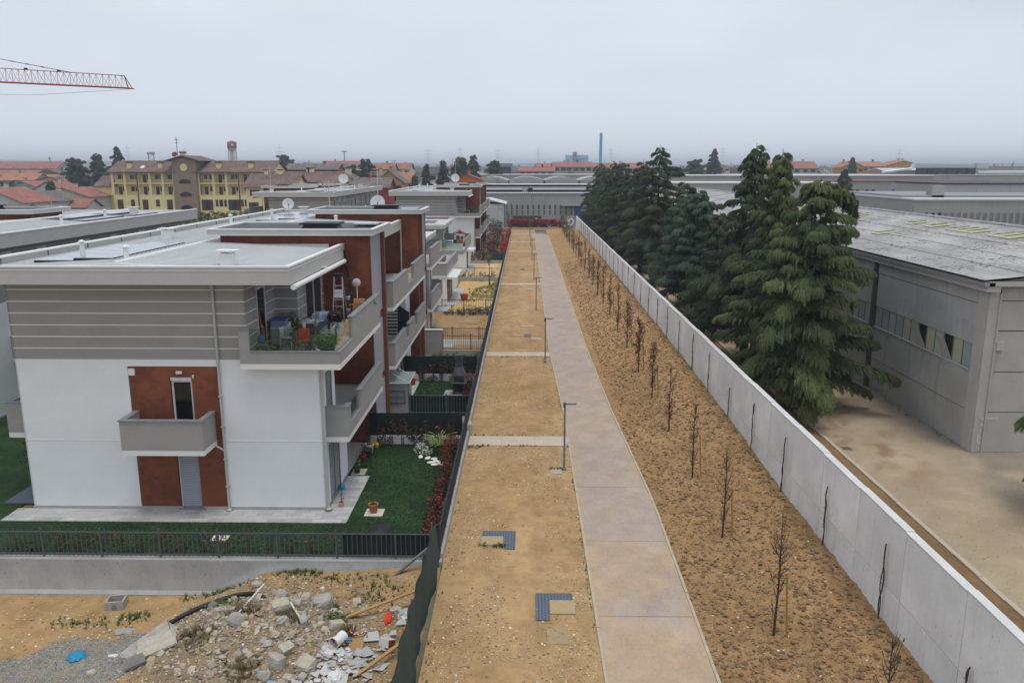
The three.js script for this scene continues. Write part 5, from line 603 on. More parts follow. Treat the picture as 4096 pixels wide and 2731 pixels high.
  const c = document.createElement('canvas'); c.width = 256; c.height = 512; const t = c.getContext('2d'); t.clearRect(0, 0, 256, 512); t.fillStyle = '#e6e6e2'; t.font = '52px sans-serif'; 'BAILEY'.split('').forEach((ch, i) => t.fillText(ch, 40, 90 + i * 78)); t.font = '44px sans-serif'; t.fillText('10057', 92, 80); t.fillRect(30, 260, 8, 130); const tx = new THREE.CanvasTexture(c); tx.colorSpace = THREE.SRGBColorSpace; const pl = new THREE.PlaneGeometry(1.15, 1.9); pl.translate(0.62, 0.98, 0.135); mesh('graffiti', pl, std({ map: tx, alphaTest: 0.4 }), o);
  mesh('scratch_mark', beam([2.3, 1.35, 0.006], [2.55, 1.75, 0.006], 0.012, 0.02), flat(0xd8d6d0), o);
}
weeds('wall_foot_weeds', 'scattered weeds at the foot of the long warehouse wall', 90, 91, r => [20.7 - 0.2 * r(), 0.0, -37 - 40 * r()], 0.08, 0.22);
tag(scatter('needle_litter', 1400, 241, 15, 21, -50, -20, () => -0.01, 0.008, 0.022, [0x5a4632, 0x6b543a, 0x4a3d2e], null, 1.2), 'dark debris and bark bits scattered over the yard', 'litter');
// ---------- cedars ----------
// one drooping branchlet: a curved axis with needle tufts on both sides
function frondGeo(seed, n = 9, len = 0.62) {
  const r = rngOf(seed), P = []; const axis = t => V(len * t, 0.05 * Math.sin(t * 2) - 0.30 * t * t * len, 0);
  const tri = (a, b, c) => P.push(a.x, a.y, a.z, b.x, b.y, b.z, c.x, c.y, c.z);
  for (let i = 0; i < n; i++) { const t = (i + 0.6) / n, a = axis(t - 0.5 / n), b = axis(t + 0.4 / n); for (const s of [-1, 1]) { const l = (0.17 - 0.07 * t) * (0.75 + 0.5 * r()), e = a.clone().add(V(l * 0.75, -0.05 - 0.09 * r(), s * l * (0.55 + 0.5 * r()))); const w = 0.028; tri(a.clone().add(V(-w, 0.012, 0)), b.clone().add(V(0, 0.012, 0)), e); const e2 = b.clone().add(V(l * 0.35, -l * (0.9 + 0.5 * r()), s * l * 0.35 * r())); tri(a, b, e2); } tri(a, b, b.clone().add(V(0.03, 0.06 + 0.03 * r(), (r() - .5) * 0.1))); }
  const tp = axis(1); tri(axis(0.85).add(V(0, 0, 0.02)), axis(0.85).add(V(0, 0, -0.02)), tp.add(V(0.05, -0.08, 0)));
  const g = new THREE.BufferGeometry(); g.setAttribute('position', new THREE.Float32BufferAttribute(P, 3)); g.computeVertexNormals(); return g;
}
const fronds = [frondGeo(801), frondGeo(802, 8, 0.55), frondGeo(803, 5, 0.7)];
M.needle = phy({ color: 0xffffff, roughness: 0.75, transmission: 0.18, thickness: 0, side: THREE.DoubleSide });
function cedar(name, label, x, z, h, R, seed, { y = -0.02, den = 1, cols = [0x55612c, 0x465427, 0x646c33, 0x3c4a24], lean = [0, 0], bare = 0.1, pow = 0.7, fs = 1, limbN = 1, droop = 1, group, tr = h * 0.022, kind = 0, curl = 0 } = {}) {
  const o = thing(name, label, 'tree', [x, y, z], 0, group), r = rngOf(seed), ms = [], cs = [], lg = [];
  const ax = t => V(lean[0] * t * t, h * t, lean[1] * t * t); const tg = []; for (let k = 0; k < 6; k++) tg.push(bar(ax(k / 6).toArray(), ax((k + 1) / 6).toArray(), tr * (1 - k / 6.3), tr * (1 - (k + 1) / 6.3), 8)); mesh('trunk', tg, M.bark, o);
  const N = Math.round((34 + h * 3.6) * limbN); let az = r() * 6.28; const C = cols.map(c => new THREE.Color(c));
  for (let b = 0; b < N; b++) {
    const t = bare + (0.985 - bare) * (b + r() * 0.9) / N; az += 2.4 + (r() - .5) * 0.7; const prof = Math.pow(1 - t, pow) * (t < bare + 0.12 ? lerp(0.72, 1, (t - bare) / 0.12) : 1); const L = Math.max(0.35, R * prof * (0.45 + 0.75 * r())); const p0 = ax(t), dx = Math.cos(az), dz = Math.sin(az), LL = dx < 0 && x > 11 && x < 16 && p0.y < 6 ? Math.min(L, (x - 11.3) / -dx) : L, up = (0.16 + 0.3 * r()) * (0.45 + t), dr = (0.26 + 0.3 * r()) * droop;
    const pt = s => V(p0.x + dx * LL * s, p0.y + LL * (up * s - dr * s * s * 0.9), p0.z + dz * LL * s);
    lg.push(bar(p0.toArray(), pt(0.5).toArray(), 0.012 + L * 0.011, 0.006 + L * 0.006, 5), bar(pt(0.5).toArray(), pt(0.95).toArray(), 0.006 + L * 0.006, 0.005, 4));
    const bc = C[Math.floor(r() * C.length)].clone().lerp(C[Math.floor(r() * C.length)], r()), bk = 0.8 + 0.45 * r(); const n = Math.round((10 + L * L * 11 + L * 22) * den); const wide = 0.3 + 0.16 * r();
    for (let i = 0; i < n; i++) { const s = 0.12 + 0.9 * Math.pow(r(), 0.75), q = (r() + r() - 1), w = L * wide * Math.pow(Math.max(0, 1 - s), 0.6) + 0.12; const c = pt(s), lx = -dz * q * w, lz = dx * q * w; const py = c.y - Math.abs(q) * w * (0.28 + 0.2 * r()) - r() * r() * 0.28 * (0.5 + L * 0.12); const yaw = -(az + q * 1.1 * (1 - s * 0.4) + (r() - .5) * 0.5); const pitch = -(0.1 + 0.55 * s * droop + 0.45 * Math.abs(q) + (r() - .3) * 0.35); ms.push(new THREE.Matrix4().compose(V(c.x + lx, py, c.z + lz), new THREE.Quaternion().setFromEuler(new THREE.Euler((r() - .5) * 0.5, yaw, pitch, 'YZX')), V(1, 1, 1).multiplyScalar(fs * 0.58 * (0.65 + 0.7 * r())))); cs.push(bc.clone().multiplyScalar(bk * (0.8 + 0.4 * r()))); }
  }
  if (curl) for (let i = 0; i < 160 * curl; i++) { const s = r(), a = 0.2 + r() * 0.5; const c = ax(0.93).add(V(1.9 * s, 0.9 * Math.sin(s * 2.2) - 1.3 * s * s, 0.2 * s)); ms.push(new THREE.Matrix4().compose(c.add(V((r() - .5) * 0.3, -r() * 0.5, (r() - .5) * 0.8)), new THREE.Quaternion().setFromEuler(new THREE.Euler(0, (r() - .5) * 2.5, -0.8 - r() * 0.6, 'YZX')), V(1, 1, 1).multiplyScalar(fs * (0.8 + 0.4 * r())))); cs.push(C[Math.floor(r() * C.length)].clone()); }
  mesh('limbs', lg, M.bark, o).userData.kind = 'stuff'; instanced('crown', fronds[kind], M.needle, ms, cs, o); return o;
}
const yel = [0x46572b, 0x535f2f, 0x394a25, 0x5f6935], grn = [0x364628, 0x2d3c23, 0x404e2c, 0x495530], blu = [0x445842, 0x394c39, 0x52674e, 0x314434];
const CG = 'cedars along the factory yard';
[['nearest cedar, drooping top bent to the right, lowest branches sweeping the yard', 14.7, -42.6, 12.6, 5.3, yel, { lean: [0.7, 0], curl: 1, den: 1.2, bare: 0.12, droop: 0.9, pow: 0.6, limbN: 1.4 }],
 ['second cedar, thin yellowish leader rising just behind the nearest cedar', 14.85, -47.6, 14.1, 4.0, yel, { den: 1.15, bare: 0.18, pow: 0.8, limbN: 1.3, droop: 0.85 }],
 ['third cedar, tall dark pointed crown left of the nearest cedar', 14.9, -53.2, 14.6, 5.2, grn, { den: 1.2, bare: 0.16, pow: 0.72, limbN: 1.3, droop: 0.85 }],
 ['fourth cedar, low and hidden between the third and the bluish one', 14.8, -61.5, 9.8, 4.2, grn, { den: 1.1, bare: 0.2 }],
 ['bluish green cedar with a broad rounded crown and bare dark trunk', 14.9, -70.3, 11.2, 5.0, blu, { den: 1.2, bare: 0.22, pow: 0.55, limbN: 1.4, droop: 0.8 }],
 ['cedar just behind the bluish one with a drooping olive top', 14.85, -76.1, 11.9, 4.4, grn, { den: 1.1, bare: 0.22, pow: 0.6 }],
 ['tallest middle cedar with a layered pointed top', 14.8, -90.5, 15.5, 5.6, grn, { den: 1.0, bare: 0.12, pow: 0.62 }],
 ['cedar left of the tallest middle one with a blunt top', 14.6, -101.5, 14.0, 4.9, grn, { den: 0.9, pow: 0.55 }],
 ['cedar between the middle group and the far group', 14.6, -112, 12.8, 4.6, grn, { den: 0.8, pow: 0.55 }],
 ['first cedar of the far group with a rounded top', 14.4, -122, 14.0, 4.6, grn, { den: 0.75, pow: 0.5 }],
 ['cedar of the far group with a slim peak', 14.2, -131, 14.1, 4.4, grn, { den: 0.7, pow: 0.55 }],
 ['cedar of the far group next to the last but one', 14.0, -140, 13.4, 4.2, grn, { den: 0.65, pow: 0.55 }],
 ['last but one cedar beside the far end of the concrete wall', 13.6, -149, 14.0, 4.0, grn, { den: 0.65, pow: 0.5 }],
 ['farthest cedar leaning over the end of the concrete wall', 13.0, -160, 10.5, 3.6, grn, { den: 0.6, pow: 0.45 }],
 ['small cedar behind the row, showing in the gap left of the third', 23.5, -168, 11.5, 2.6, grn, { den: 0.5 }],
].forEach(([label, x, z, h, R, cols, op], i) => cedar('cedar_tree', label, x, z, h, R, 820 + i, { cols, group: CG, ...op }));
cedar('cedar_tree', 'cedar beyond the right edge, only its branch tips in view over the yard', 21.9, -27.3, 10.5, 5.3, 850, { cols: yel, den: 0.9, bare: 0.2, pow: 1.0, group: CG });
// ---------- town and works in the distance ----------
const tile = (a, b, seed) => std({ roughness: 0.95, map: rep(tex(256, (u, v) => { const n = fbm(u * 6, v * 6, 4, 6, seed), s = vn(u * 64, v * 64, 64, seed + 2); const q = (Math.abs(((u * 32) % 1) - 0.5) - 0.25) * 18 + (s - .5) * 44; const c = mixc(hx(a), hx(b), clamp((n - .5) * 2 + .5)); return [c[0] + q, c[1] + q, c[2] + q]; }), 8) });
const T = { red: tile(0x87594c, 0x9c6a5a, 181), orange: tile(0x97644f, 0xab7a62, 182), brown: tile(0x63504a, 0x7b665e, 183), grey: tile(0x5e5752, 0x756d66, 184), pink: tile(0x8d5a52, 0x9d6c64, 185), slate: tile(0x44474d, 0x54575c, 186) };
const wl = (c, seed = 1) => std({ map: grainTex(c, c + 0x060606 > 0xffffff ? c : c + 0x060606, 5, { gr: 5, seed, n: 128 }) });
const WM = { white: wl(0xbfbfbb, 2), cream: wl(0xc9c3a6, 3), yellow: wl(0xe4d29c, 4), peach: wl(0xb98a66, 5), orange: wl(0xc0672e, 6), crimson: wl(0x8c2a34, 7), olive: wl(0x75694c, 8), grey: wl(0x9d9b94, 9), lemon: wl(0xb9ad48, 10), teal: wl(0x8aa8a4, 11), green: wl(0x86a090, 12), salmon: wl(0xb4917a, 13) };
const shut = flat(0x4a332b, 0.8), winD = phy({ color: 0x23282c, roughness: 0.15 }), darkWood = flat(0x3a2c28, 0.85);
function gableRoof(P, o, x0, x1, za, zb, eave, ridge, axis, m, ov = 0.6) {
  if (axis === 'x') { const zm = (za + zb) / 2, t = 0.18; const g = prism([[za - ov, eave - 0.15], [zm, ridge], [zb + ov, eave - 0.15], [zb + ov, eave - 0.15 - t], [zm, ridge - t * 1.2], [za - ov, eave - 0.15 - t]].map(([a, b]) => [a, b]), x0 - ov, x1 + ov); g.rotateY(-Math.PI / 2); g.scale(-1, 1, 1); const ix = g.attributes.position; /* polygon's x is z */ return P('roof', uvm(fixZ(g)), m, o); }
  const xm = (x0 + x1) / 2, t = 0.18; return P('roof', prism([[x0 - ov, eave - 0.15], [xm, ridge], [x1 + ov, eave - 0.15], [x1 + ov, eave - 0.15 - t], [xm, ridge - t * 1.2], [x0 - ov, eave - 0.15 - t]], za - ov, zb + ov), m, o);
}
function fixZ(g) { const p = g.attributes.position, n = p.count; for (let i = 0; i < n; i += 3) { const a = [p.getX(i + 1), p.getY(i + 1), p.getZ(i + 1)], b = [p.getX(i + 2), p.getY(i + 2), p.getZ(i + 2)]; p.setXYZ(i + 1, ...b); p.setXYZ(i + 2, ...a); } g.deleteAttribute('normal'); g.computeVertexNormals(); return g; }
function house(label, x0, x1, z, depth, eave, ridge, wall, roof, axis = 'x', { win = true, chim = 1, gy = -0.2, shutters = true, seed = 1, name = 'house', cat = 'house', fl = 2.9 } = {}) {
  const cx = (x0 + x1) / 2, o = thing(name, label, cat, [cx, gy, z]); const P = (n, g, m, par) => { g.translate(-cx, -gy, -z); return mesh(n, g, m, par); };
  P('wall', B(x0, gy, z - depth, x1, eave - 0.1, z), wall, o);
  if (axis === 'z') P('gable', prism([[x0, eave - 0.1], [x1, eave - 0.1], [cx, ridge - 0.25]], z - depth, z), wall, o);
  else { const zm = z - depth / 2; for (const x of [x0, x1 - 0.2]) P('gable', (() => { const g = new THREE.BufferGeometry(); const v = []; const A = [x, eave - 0.1, z - depth], Bq = [x, eave - 0.1, z], Cc = [x, ridge - 0.3, zm], D = [x + 0.2, eave - 0.1, z - depth], E = [x + 0.2, eave - 0.1, z], F = [x + 0.2, ridge - 0.3, zm]; for (const t of [[A, Bq, Cc], [D, F, E], [Bq, E, F], [Bq, F, Cc], [A, Cc, F], [A, F, D]]) for (const q of t) v.push(...q); g.setAttribute('position', new THREE.Float32BufferAttribute(v, 3)); g.computeVertexNormals(); return uvm(g); })(), wall, o); }
  const rf = gableRoof(P, o, x0, x1, z - depth, z, eave, ridge, axis, roof); const r = rngOf(seed * 17 + 3);
  for (let k = 0; k < chim; k++) { const x = lerp(x0, x1, 0.25 + 0.5 * r()); P('chimney', B(x - 0.4, eave, z - depth * 0.5 - 0.3, x + 0.4, ridge + 0.8, z - depth * 0.5 + 0.3), wall, rf); P('chimney_cap', B(x - 0.55, ridge + 0.8, z - depth * 0.5 - 0.45, x + 0.55, ridge + 1.05, z - depth * 0.5 + 0.45), roof, rf); }
  if (win) { const nf = Math.max(1, Math.floor((eave - gy) / fl)), nc = Math.max(1, Math.round((x1 - x0) / 3.6)); for (let f = 0; f < nf; f++) for (let c = 0; c < nc; c++) { const x = lerp(x0, x1, (c + 0.5) / nc) + (r() - .5) * 0.5, y = eave - fl * (f + 1) + 0.75; if (y < 0.3) continue; const w = P('window', B(x - 0.5, y, z, x + 0.5, y + 1.4, z + 0.05), winD, o); if (shutters) for (const s of [-1, 1]) P('shutter', B(x + s * 0.85 - 0.3, y, z, x + s * 0.85 + 0.3, y + 1.4, z + 0.07), shut, w); } }
  return o;
}
// left: old village
house('long church-like building with a red tiled roof and pediment at far left', -300, -243, -420, 16, 12.7, 16.2, WM.grey, T.pink, 'x', { win: false, chim: 0, name: 'church_building', cat: 'church' });
{ const o = thing('church_cross', 'small cross on the far gable of the church-like building', 'cross', [-246, 15.5, -421]); mesh('upright', B(-0.12, 0, -0.1, 0.12, 3.2, 0.1), M.black, o); mesh('crossbar', B(-0.7, 2.0, -0.1, 0.7, 2.25, 0.1), M.black, o); }
house('low wing with a pink tiled roof in front of the church', -290, -237, -392, 10, 9.6, 11.9, WM.salmon, T.pink, 'x', { win: false, chim: 3, seed: 2 });
house('white house with a bright orange roof at far left', -215, -200.4, -330, 12, 8.2, 10.8, WM.green, T.orange, 'x', { seed: 3 });
house('pale house with a salmon roof right of the orange roofed one', -202, -186, -336, 11, 8.2, 10.2, WM.peach, T.orange, 'x', { seed: 4 });
house('olive house with a wide brown gable behind the orange roof', -226, -211.5, -372, 14, 9.9, 12.2, WM.olive, T.brown, 'z', { seed: 5, win: false });
house('house with a broad pinkish gable roof in the middle of the village', -176, -162.5, -272, 12, 5.9, 8.6, WM.teal, T.pink, 'z', { seed: 6 });
house('white house with an arched loggia and red roof', -160, -150, -262, 11, 5.9, 8.7, WM.white, T.red, 'z', { seed: 7 });
{ const o = house('white house with dark eaves and vivid red roof nearest the yellow apartments', -123.5, -111, -205, 13, 5.9, 8.1, WM.white, T.red, 'z', { seed: 8 }); mesh('balcony_rail', B(-4, 3.3, 0, 4, 3.5, 0.9), darkWood, o); }
house('low red roof in front of the white house', -115, -106, -194, 7, 3.8, 5.7, WM.white, T.red, 'x', { seed: 9, win: false, chim: 0 });
house('white house with a plain white gable edge', -121, -110.5, -189, 12, 5.4, 7.6, WM.white, T.grey, 'z', { seed: 10, chim: 0 });
house('white house at the left picture edge with a dark roof verge', -124, -110, -176, 12, 5.6, 8.7, WM.white, T.red, 'z', { seed: 11 });
house('low brown roof at the left picture edge above the near block', -118, -103, -163, 8, 4.6, 5.6, WM.white, T.brown, 'x', { seed: 12, win: false, chim: 0 });
house('small lemon yellow house with a grey roof', -169.5, -159.5, -300, 10, 6.5, 9.2, WM.lemon, T.grey, 'z', { seed: 13 });
house('red roofed house with white verge behind the palm', -182, -168, -250, 12, 5.0, 7.6, WM.teal, T.red, 'z', { seed: 14 });
house('peach house half hidden by conifers', -196, -178, -318, 12, 7.4, 9.6, WM.peach, T.brown, 'z', { seed: 15 });
for (let i = 0; i < 7; i++) house(['far terracotta roof left of the church', 'far red roof between church and conifers', 'far small red roof behind the conifers', 'distant pale house behind the church', 'distant brown roofed house past the church', 'distant red roof left of the water tower', 'distant grey roof below the water tower'][i], [-330, -236, -212, -318, -262, -245, -205][i], [-312, -222, -200, -300, -246, -230, -190][i], [-500, -470, -455, -560, -600, -560, -540][i], 14, 9 + i % 3, 12 + i % 3, [WM.salmon, WM.white, WM.cream][i % 3], [T.red, T.brown, T.orange][i % 3], i % 2 ? 'x' : 'z', { seed: 20 + i });
// yellow apartment house
{
  const z = -215, o = thing('yellow_apartment_house', 'four-storey yellow apartment house with loggias and a brick stair tower', 'apartment house', [-89, 0, z]); const P = (n, g, m, par = o) => { if (Array.isArray(g)) g = J(g); g.translate(89, 0, -z); return mesh(n, g, m, par); };
  const Y = WM.yellow, brick = std({ map: grainTex(0x85705f, 0x937e6c, 2, { gr: 10, seed: 190 }) });
  P('wall', B(-109.6, 0, z - 13, -93, 12, z - 1.6), Y); P('wall', B(-86.6, 0, z - 13, -66.8, 12, z - 1.6), Y); P('wall', B(-114.8, 0, z - 11, -109.6, 8.2, z - 1), Y);
  for (const [a, b] of [[-109.6, -93], [-86.6, -66.8]]) { P('ground_storey_wall', B(a, 0, z - 1.6, b, 5.6, z), Y); for (const y of [5.6, 8.75]) P('floor_slab', B(a, y, z - 1.6, b, y + 0.32, z + 0.02), Y); P('eaves_soffit', B(a - 0.6, 11.75, z - 1.6, b + 0.6, 11.95, z + 0.8), darkWood); }
  const bays = [[-109.6, -106.3, -102.9, -99.6, -96.2, -93.2], [-86.6, -82.6, -79.2, -75.8, -72.4, -66.9]]; const r = rngOf(191);
  for (const row of bays) { for (const x of row) P('pier', B(x - 0.32, 5.9, z - 0.35, x + 0.32, 11.8, z), Y); for (let i = 0; i < row.length - 1; i++) for (const y of [5.92, 9.07]) { const a = row[i] + 0.3, w = row[i + 1] - row[i] - 0.6; P('railing', B(a, y + 0.95, z - 0.15, a + w, y + 1.0, z - 0.1), shut); P('railing', B(a, y + 0.5, z - 0.14, a + w, y + 0.52, z - 0.11), shut); const q = P('loggia_window', B(a + w * 0.2, y + 0.9 * (r() > 0.5 ? 1 : 0) + 0.05, z - 1.6, a + w * 0.2 + 0.9, y + 2.1, z - 1.5), r() > 0.4 ? shut : winD); P('loggia_window', B(a + w * 0.62, y + 0.9, z - 1.6, a + w * 0.62 + 0.8, y + 2.1, z - 1.5), winD); } }
  for (const [row, sh] of [[bays[0], 0], [bays[1], 1]]) for (let i = 0; i < row.length - 1; i++) { const c = (row[i] + row[i + 1]) / 2; const big = i % 2 === 0; const w = P('window', B(c - (big ? 0.75 : 0.5), big ? 1.9 : 2.9, z, c + (big ? 0.75 : 0.5), 4.7, z + 0.06), sh ? winD : shut); if (sh) for (const s of [-1, 1]) P('shutter', B(c + s * 1.15 - 0.35, big ? 1.9 : 2.9, z, c + s * 1.15 + 0.35, 4.7, z + 0.08), shut, w); P('window', B(c - 0.5, 0.2, z, c + 0.5, 1.2, z + 0.05), shut); }
  for (const x of [-102.9, -75.8]) P('downpipe', B(x - 0.12, 0, z + 0.02, x + 0.12, 11.8, z + 0.25), shut);
  P('stair_tower', B(-92.9, 0, z - 10, -86.7, 15, z + 1.0), brick); for (const y of [2.2, 5.6, 9.0]) { const g = new THREE.Shape(); g.moveTo(-1.5, 0); g.lineTo(1.5, 0); g.lineTo(1.5, 0.6); g.quadraticCurveTo(0, 1.7, -1.5, 0.6); const e = new THREE.ExtrudeGeometry(g, { depth: 0.1, bevelEnabled: false }); e.translate(-89.8, y, z + 1.0); P('arched_window', uvm(e), winD); } { const e = new THREE.CylinderGeometry(0.95, 0.95, 0.1, 20); e.rotateX(Math.PI / 2); e.translate(-89.8, 13.1, z + 1.05); P('round_panel', uvm(e), Y); }
  P('gable', prism([[-92.9, 15], [-86.7, 15], [-89.8, 15.7]], z - 10, z + 1), brick); const PP = (n, g, m) => P(n, g, m); gableRoof(PP, o, -93.5, -86.1, z - 10, z + 1, 15, 16.2, 'z', T.brown, 1.0);
  gableRoof(PP, o, -109.4, -93, z - 13, z, 12.1, 14.9, 'x', T.brown, 1.1); gableRoof(PP, o, -86.6, -67.4, z - 13, z, 12.1, 14.9, 'x', T.brown, 1.1); gableRoof(PP, o, -114.2, -109.6, z - 11, z - 1, 8.4, 11, 'x', T.brown, 0.8);
  for (const x of [-66.9, -109.5]) P('gable', (() => { const g = prism([[-13, 11.9], [0, 11.9], [-6.5, 14.6]], 0, 0.3); g.rotateY(-Math.PI / 2); g.translate(x, 0, z); return uvm(g); })(), Y);
  [[-105.6, 0], [-97.2, 0], [-81.6, 0], [-73, 1], [-91, 2]].forEach(([x, k]) => { const y = k === 2 ? 15.2 : 12.6; P('chimney', B(x - 0.55, y, z - 2.6, x + 0.55, y + 1.6, z - 1.6), Y); P('chimney_cap', B(x - 0.75, y + 1.6, z - 2.8, x + 0.75, y + 2.0, z - 1.4), T.brown); });
  P('skylight', beam([-102, 12.9, z - 1.2], [-102, 13.5, z - 2.6], 1.0, 0.1), M.trim); P('aerial_mast', bar([-92.4, 15, z - 2], [-92.4, 21, z - 2], 0.08), M.darkMetal); P('aerial', [B(-92.9, 20.2, z - 2, -91.9, 20.3, z - 1.9), B(-92.8, 19.4, z - 2, -92, 19.5, z - 1.9)], M.darkMetal);
  { const d = lathe([[0, 0], [0.7, 0.12], [0.72, 0.14], [0, 0.04]], 14); d.rotateX(1.2); d.translate(-92.3, 16.4, z); P('satellite_dish', d, flat(0x7c2b2b)); }
}
const wy = 'low yellow wing with brown tiled roof ';
house(wy + 'right beside the apartment house', -65.5, -54, -190, 11, 8.7, 11.6, WM.yellow, T.brown, 'x', { seed: 31, chim: 2 }); house(wy + 'in the middle behind the centre block', -64.5, -49.5, -214, 11, 9.0, 12, WM.yellow, T.brown, 'x', { seed: 32, chim: 3 }); house(wy + 'with a tall hipped look behind the satellite dish', -57.5, -46.5, -228, 11, 9.1, 12, WM.cream, T.brown, 'z', { seed: 33, chim: 2 });
house('house with a crimson wall and low grey roof', -43.2, -34.5, -205, 9, 8.3, 10.6, WM.crimson, T.grey, 'x', { seed: 34, win: false }); house('peach stucco house with an arched door and sloping grey roof', -41.2, -33.5, -224, 10, 9.0, 12.3, WM.peach, T.grey, 'z', { seed: 35 }); house('small white house with an orange hipped roof', -43, -36.5, -262, 9, 8.6, 11.6, WM.white, T.orange, 'x', { seed: 36 });
house('cream three-storey house with a pale red roof', -70, -56.5, -400, 12, 12.4, 15.3, WM.cream, T.red, 'x', { seed: 37 }); house('grey house with red hipped roof left of the cream one', -71, -58.5, -362, 12, 12.5, 14.9, WM.grey, T.red, 'x', { seed: 38 }); house('wide house with grey-brown roof and red wall behind the yellow wings', -97, -76, -330, 12, 12.5, 14.7, WM.crimson, T.grey, 'x', { seed: 39 });
house('bright orange house with a dark roof over the far villa block', -19, -11.3, -212, 9, 9.9, 11.5, WM.orange, T.brown, 'z', { seed: 40 }); house('dark flat house left of the bare trees', -11.5, -6.5, -380, 10, 13.6, 15.0, flat(0x3d3f44), T.slate, 'x', { seed: 41, win: false, chim: 0 }); house('slate roofed white house between two spruces', -35.5, -29.5, -300, 10, 10.8, 13.3, WM.white, T.slate, 'x', { seed: 42 });
house('wide villa with many chimneys and pink roof behind the works', 14.5, 34.5, -420, 16, 13.6, 16.0, WM.grey, T.pink, 'x', { seed: 43, chim: 4 }); house('low long house with balconies left of the wide villa', -3, 14.2, -400, 12, 11.5, 13.4, WM.grey, T.pink, 'x', { seed: 44, chim: 3 }); house('pink roofed house right of the blue chimney', 36, 66, -450, 14, 13.0, 15.6, WM.grey, T.red, 'x', { seed: 45, chim: 2 });
house('brown roofed bungalow left of the tall spruce', -40, -33.5, -330, 9, 11.6, 13.0, WM.cream, T.brown, 'x', { seed: 46 }); house('tan roofed house among trees behind the crimson house', -58, -47, -300, 10, 9.6, 11.8, WM.cream, T.brown, 'x', { seed: 47 }); house('rust roofed house between the two clipped conifers', -31, -24, -340, 10, 12.3, 14.2, WM.salmon, T.brown, 'x', { seed: 48 });
house('large house with red roof and attic dormers right of the tall cedar', 133, 149, -420, 14, 12.9, 16.2, WM.grey, T.red, 'x', { seed: 49, chim: 2 }); house('ochre gabled house with red roof, left of two', 165, 177, -430, 14, 13.2, 16.3, wl(0xb08a4a), T.orange, 'z', { seed: 50 }); house('ochre gabled house with red roof, middle', 177.5, 190, -436, 14, 13.8, 16.2, wl(0xb08a4a), T.orange, 'x', { seed: 51, chim: 2 }); house('wide ochre house with red roof at right behind the silver ducts', 191, 213, -440, 16, 13.8, 16.8, wl(0xb59052), T.orange, 'z', { seed: 52, chim: 2 });
{ const r = rngOf(193); const names = ['left of the church', 'right of the apartment house', 'behind the yellow wings', 'left of the light mast', 'below the light mast', 'right of the light mast', 'behind the tall spruces', 'left of the blue works', 'right of the blue works', 'behind the warehouse roofs', 'beyond the bare poplars', 'at the right edge'];[[-150, -520], [-120, -480], [-105, -430], [-150, -620], [-128, -560], [-88, -520], [-46, -480], [8, -560], [110, -520], [150, -560], [260, -600], [320, -640]].forEach(([x, z], i) => house('distant roof in the haze ' + names[i], x, x + 14 + 8 * r(), z, 14, 11 + 3 * r(), 14.5 + 3 * r(), [WM.white, WM.salmon, WM.cream][i % 3], [T.red, T.pink, T.brown][i % 3], i % 2 ? 'x' : 'z', { seed: 60 + i, win: i % 2 === 0 })); }
// water tower
{ const o = thing('water_tower', 'brick-red water tower on white concrete legs with a shield emblem', 'water tower', [-214.8, 0, -600]), w = flat(0xb9b4ae), bm = flat(0x8e4f40, 0.9); for (const [a, b] of [[-1, -1], [1, -1], [1, 1], [-1, 1]]) mesh('leg', bar([a * 2.6, 0, b * 2.6], [a * 2.0, 25.3, b * 2.0], 0.5, 0.45), w, o); for (const y of [9, 17]) mesh('brace_ring', [B(-2.6, y, -2.6, 2.6, y + 0.6, -2.1), B(-2.6, y, 2.1, 2.6, y + 0.6, 2.6), B(-2.6, y, -2.1, -2.1, y + 0.6, 2.1), B(2.1, y, -2.1, 2.6, y + 0.6, 2.1)], w, o); mesh('platform', lathe([[0, 25], [2.2, 25], [3.4, 26.3], [3.4, 26.6], [0, 26.6]], 8), w, o); mesh('tank', lathe([[0, 26.6], [3.4, 26.6], [3.6, 31.2], [0, 31.2]], 8), bm, o); mesh('roof', lathe([[3.8, 31.2], [0.4, 32.5], [0, 32.6]], 8), flat(0x77706a), o); mesh('emblem', prism([[0.9, 29.9], [2.1, 29.9], [2.1, 28.9], [1.5, 28.2], [0.9, 28.9]], 3.3, 3.5), flat(0xd8d6d0), o); mesh('stair_core', bar([0, 0, 0], [0, 25, 0], 0.7, 0.7), w, o); }
// blue works with chimney
{ const o = thing('blue_works', 'blue clad industrial plant building on the horizon', 'factory', [63, 6, -1000]), bl = flat(0x8fb6d0, 0.8), b2 = flat(0x6f8fa8, 0.8); mesh('hall', B(-13, -6, -20, 14, 22, 0), bl, o); mesh('hall', B(-16, -6, -18, -8, 15.5, 2), b2, o); mesh('red_shaft', B(-5, -6, -1, 0, 25.5, 1), flat(0x8a6f80, 0.8), o); for (const y of [8, 13, 17]) mesh('band', B(1, y, 0, 12, y + 1, 0.3), b2, o); mesh('low_wing', B(14, -6, -16, 34, 6, -2), flat(0x86a7bd, 0.8), o); }
tag(mesh('works_chimney', [lathe([[0, 0], [2.0, 0], [1.75, 53], [1.9, 53], [1.9, 54.2], [0, 54.2]], 16, 91.8, 0, -1000)], flat(0x2f9cc4, 0.7)), 'tall turquoise chimney rising alone above the horizon', 'chimney');
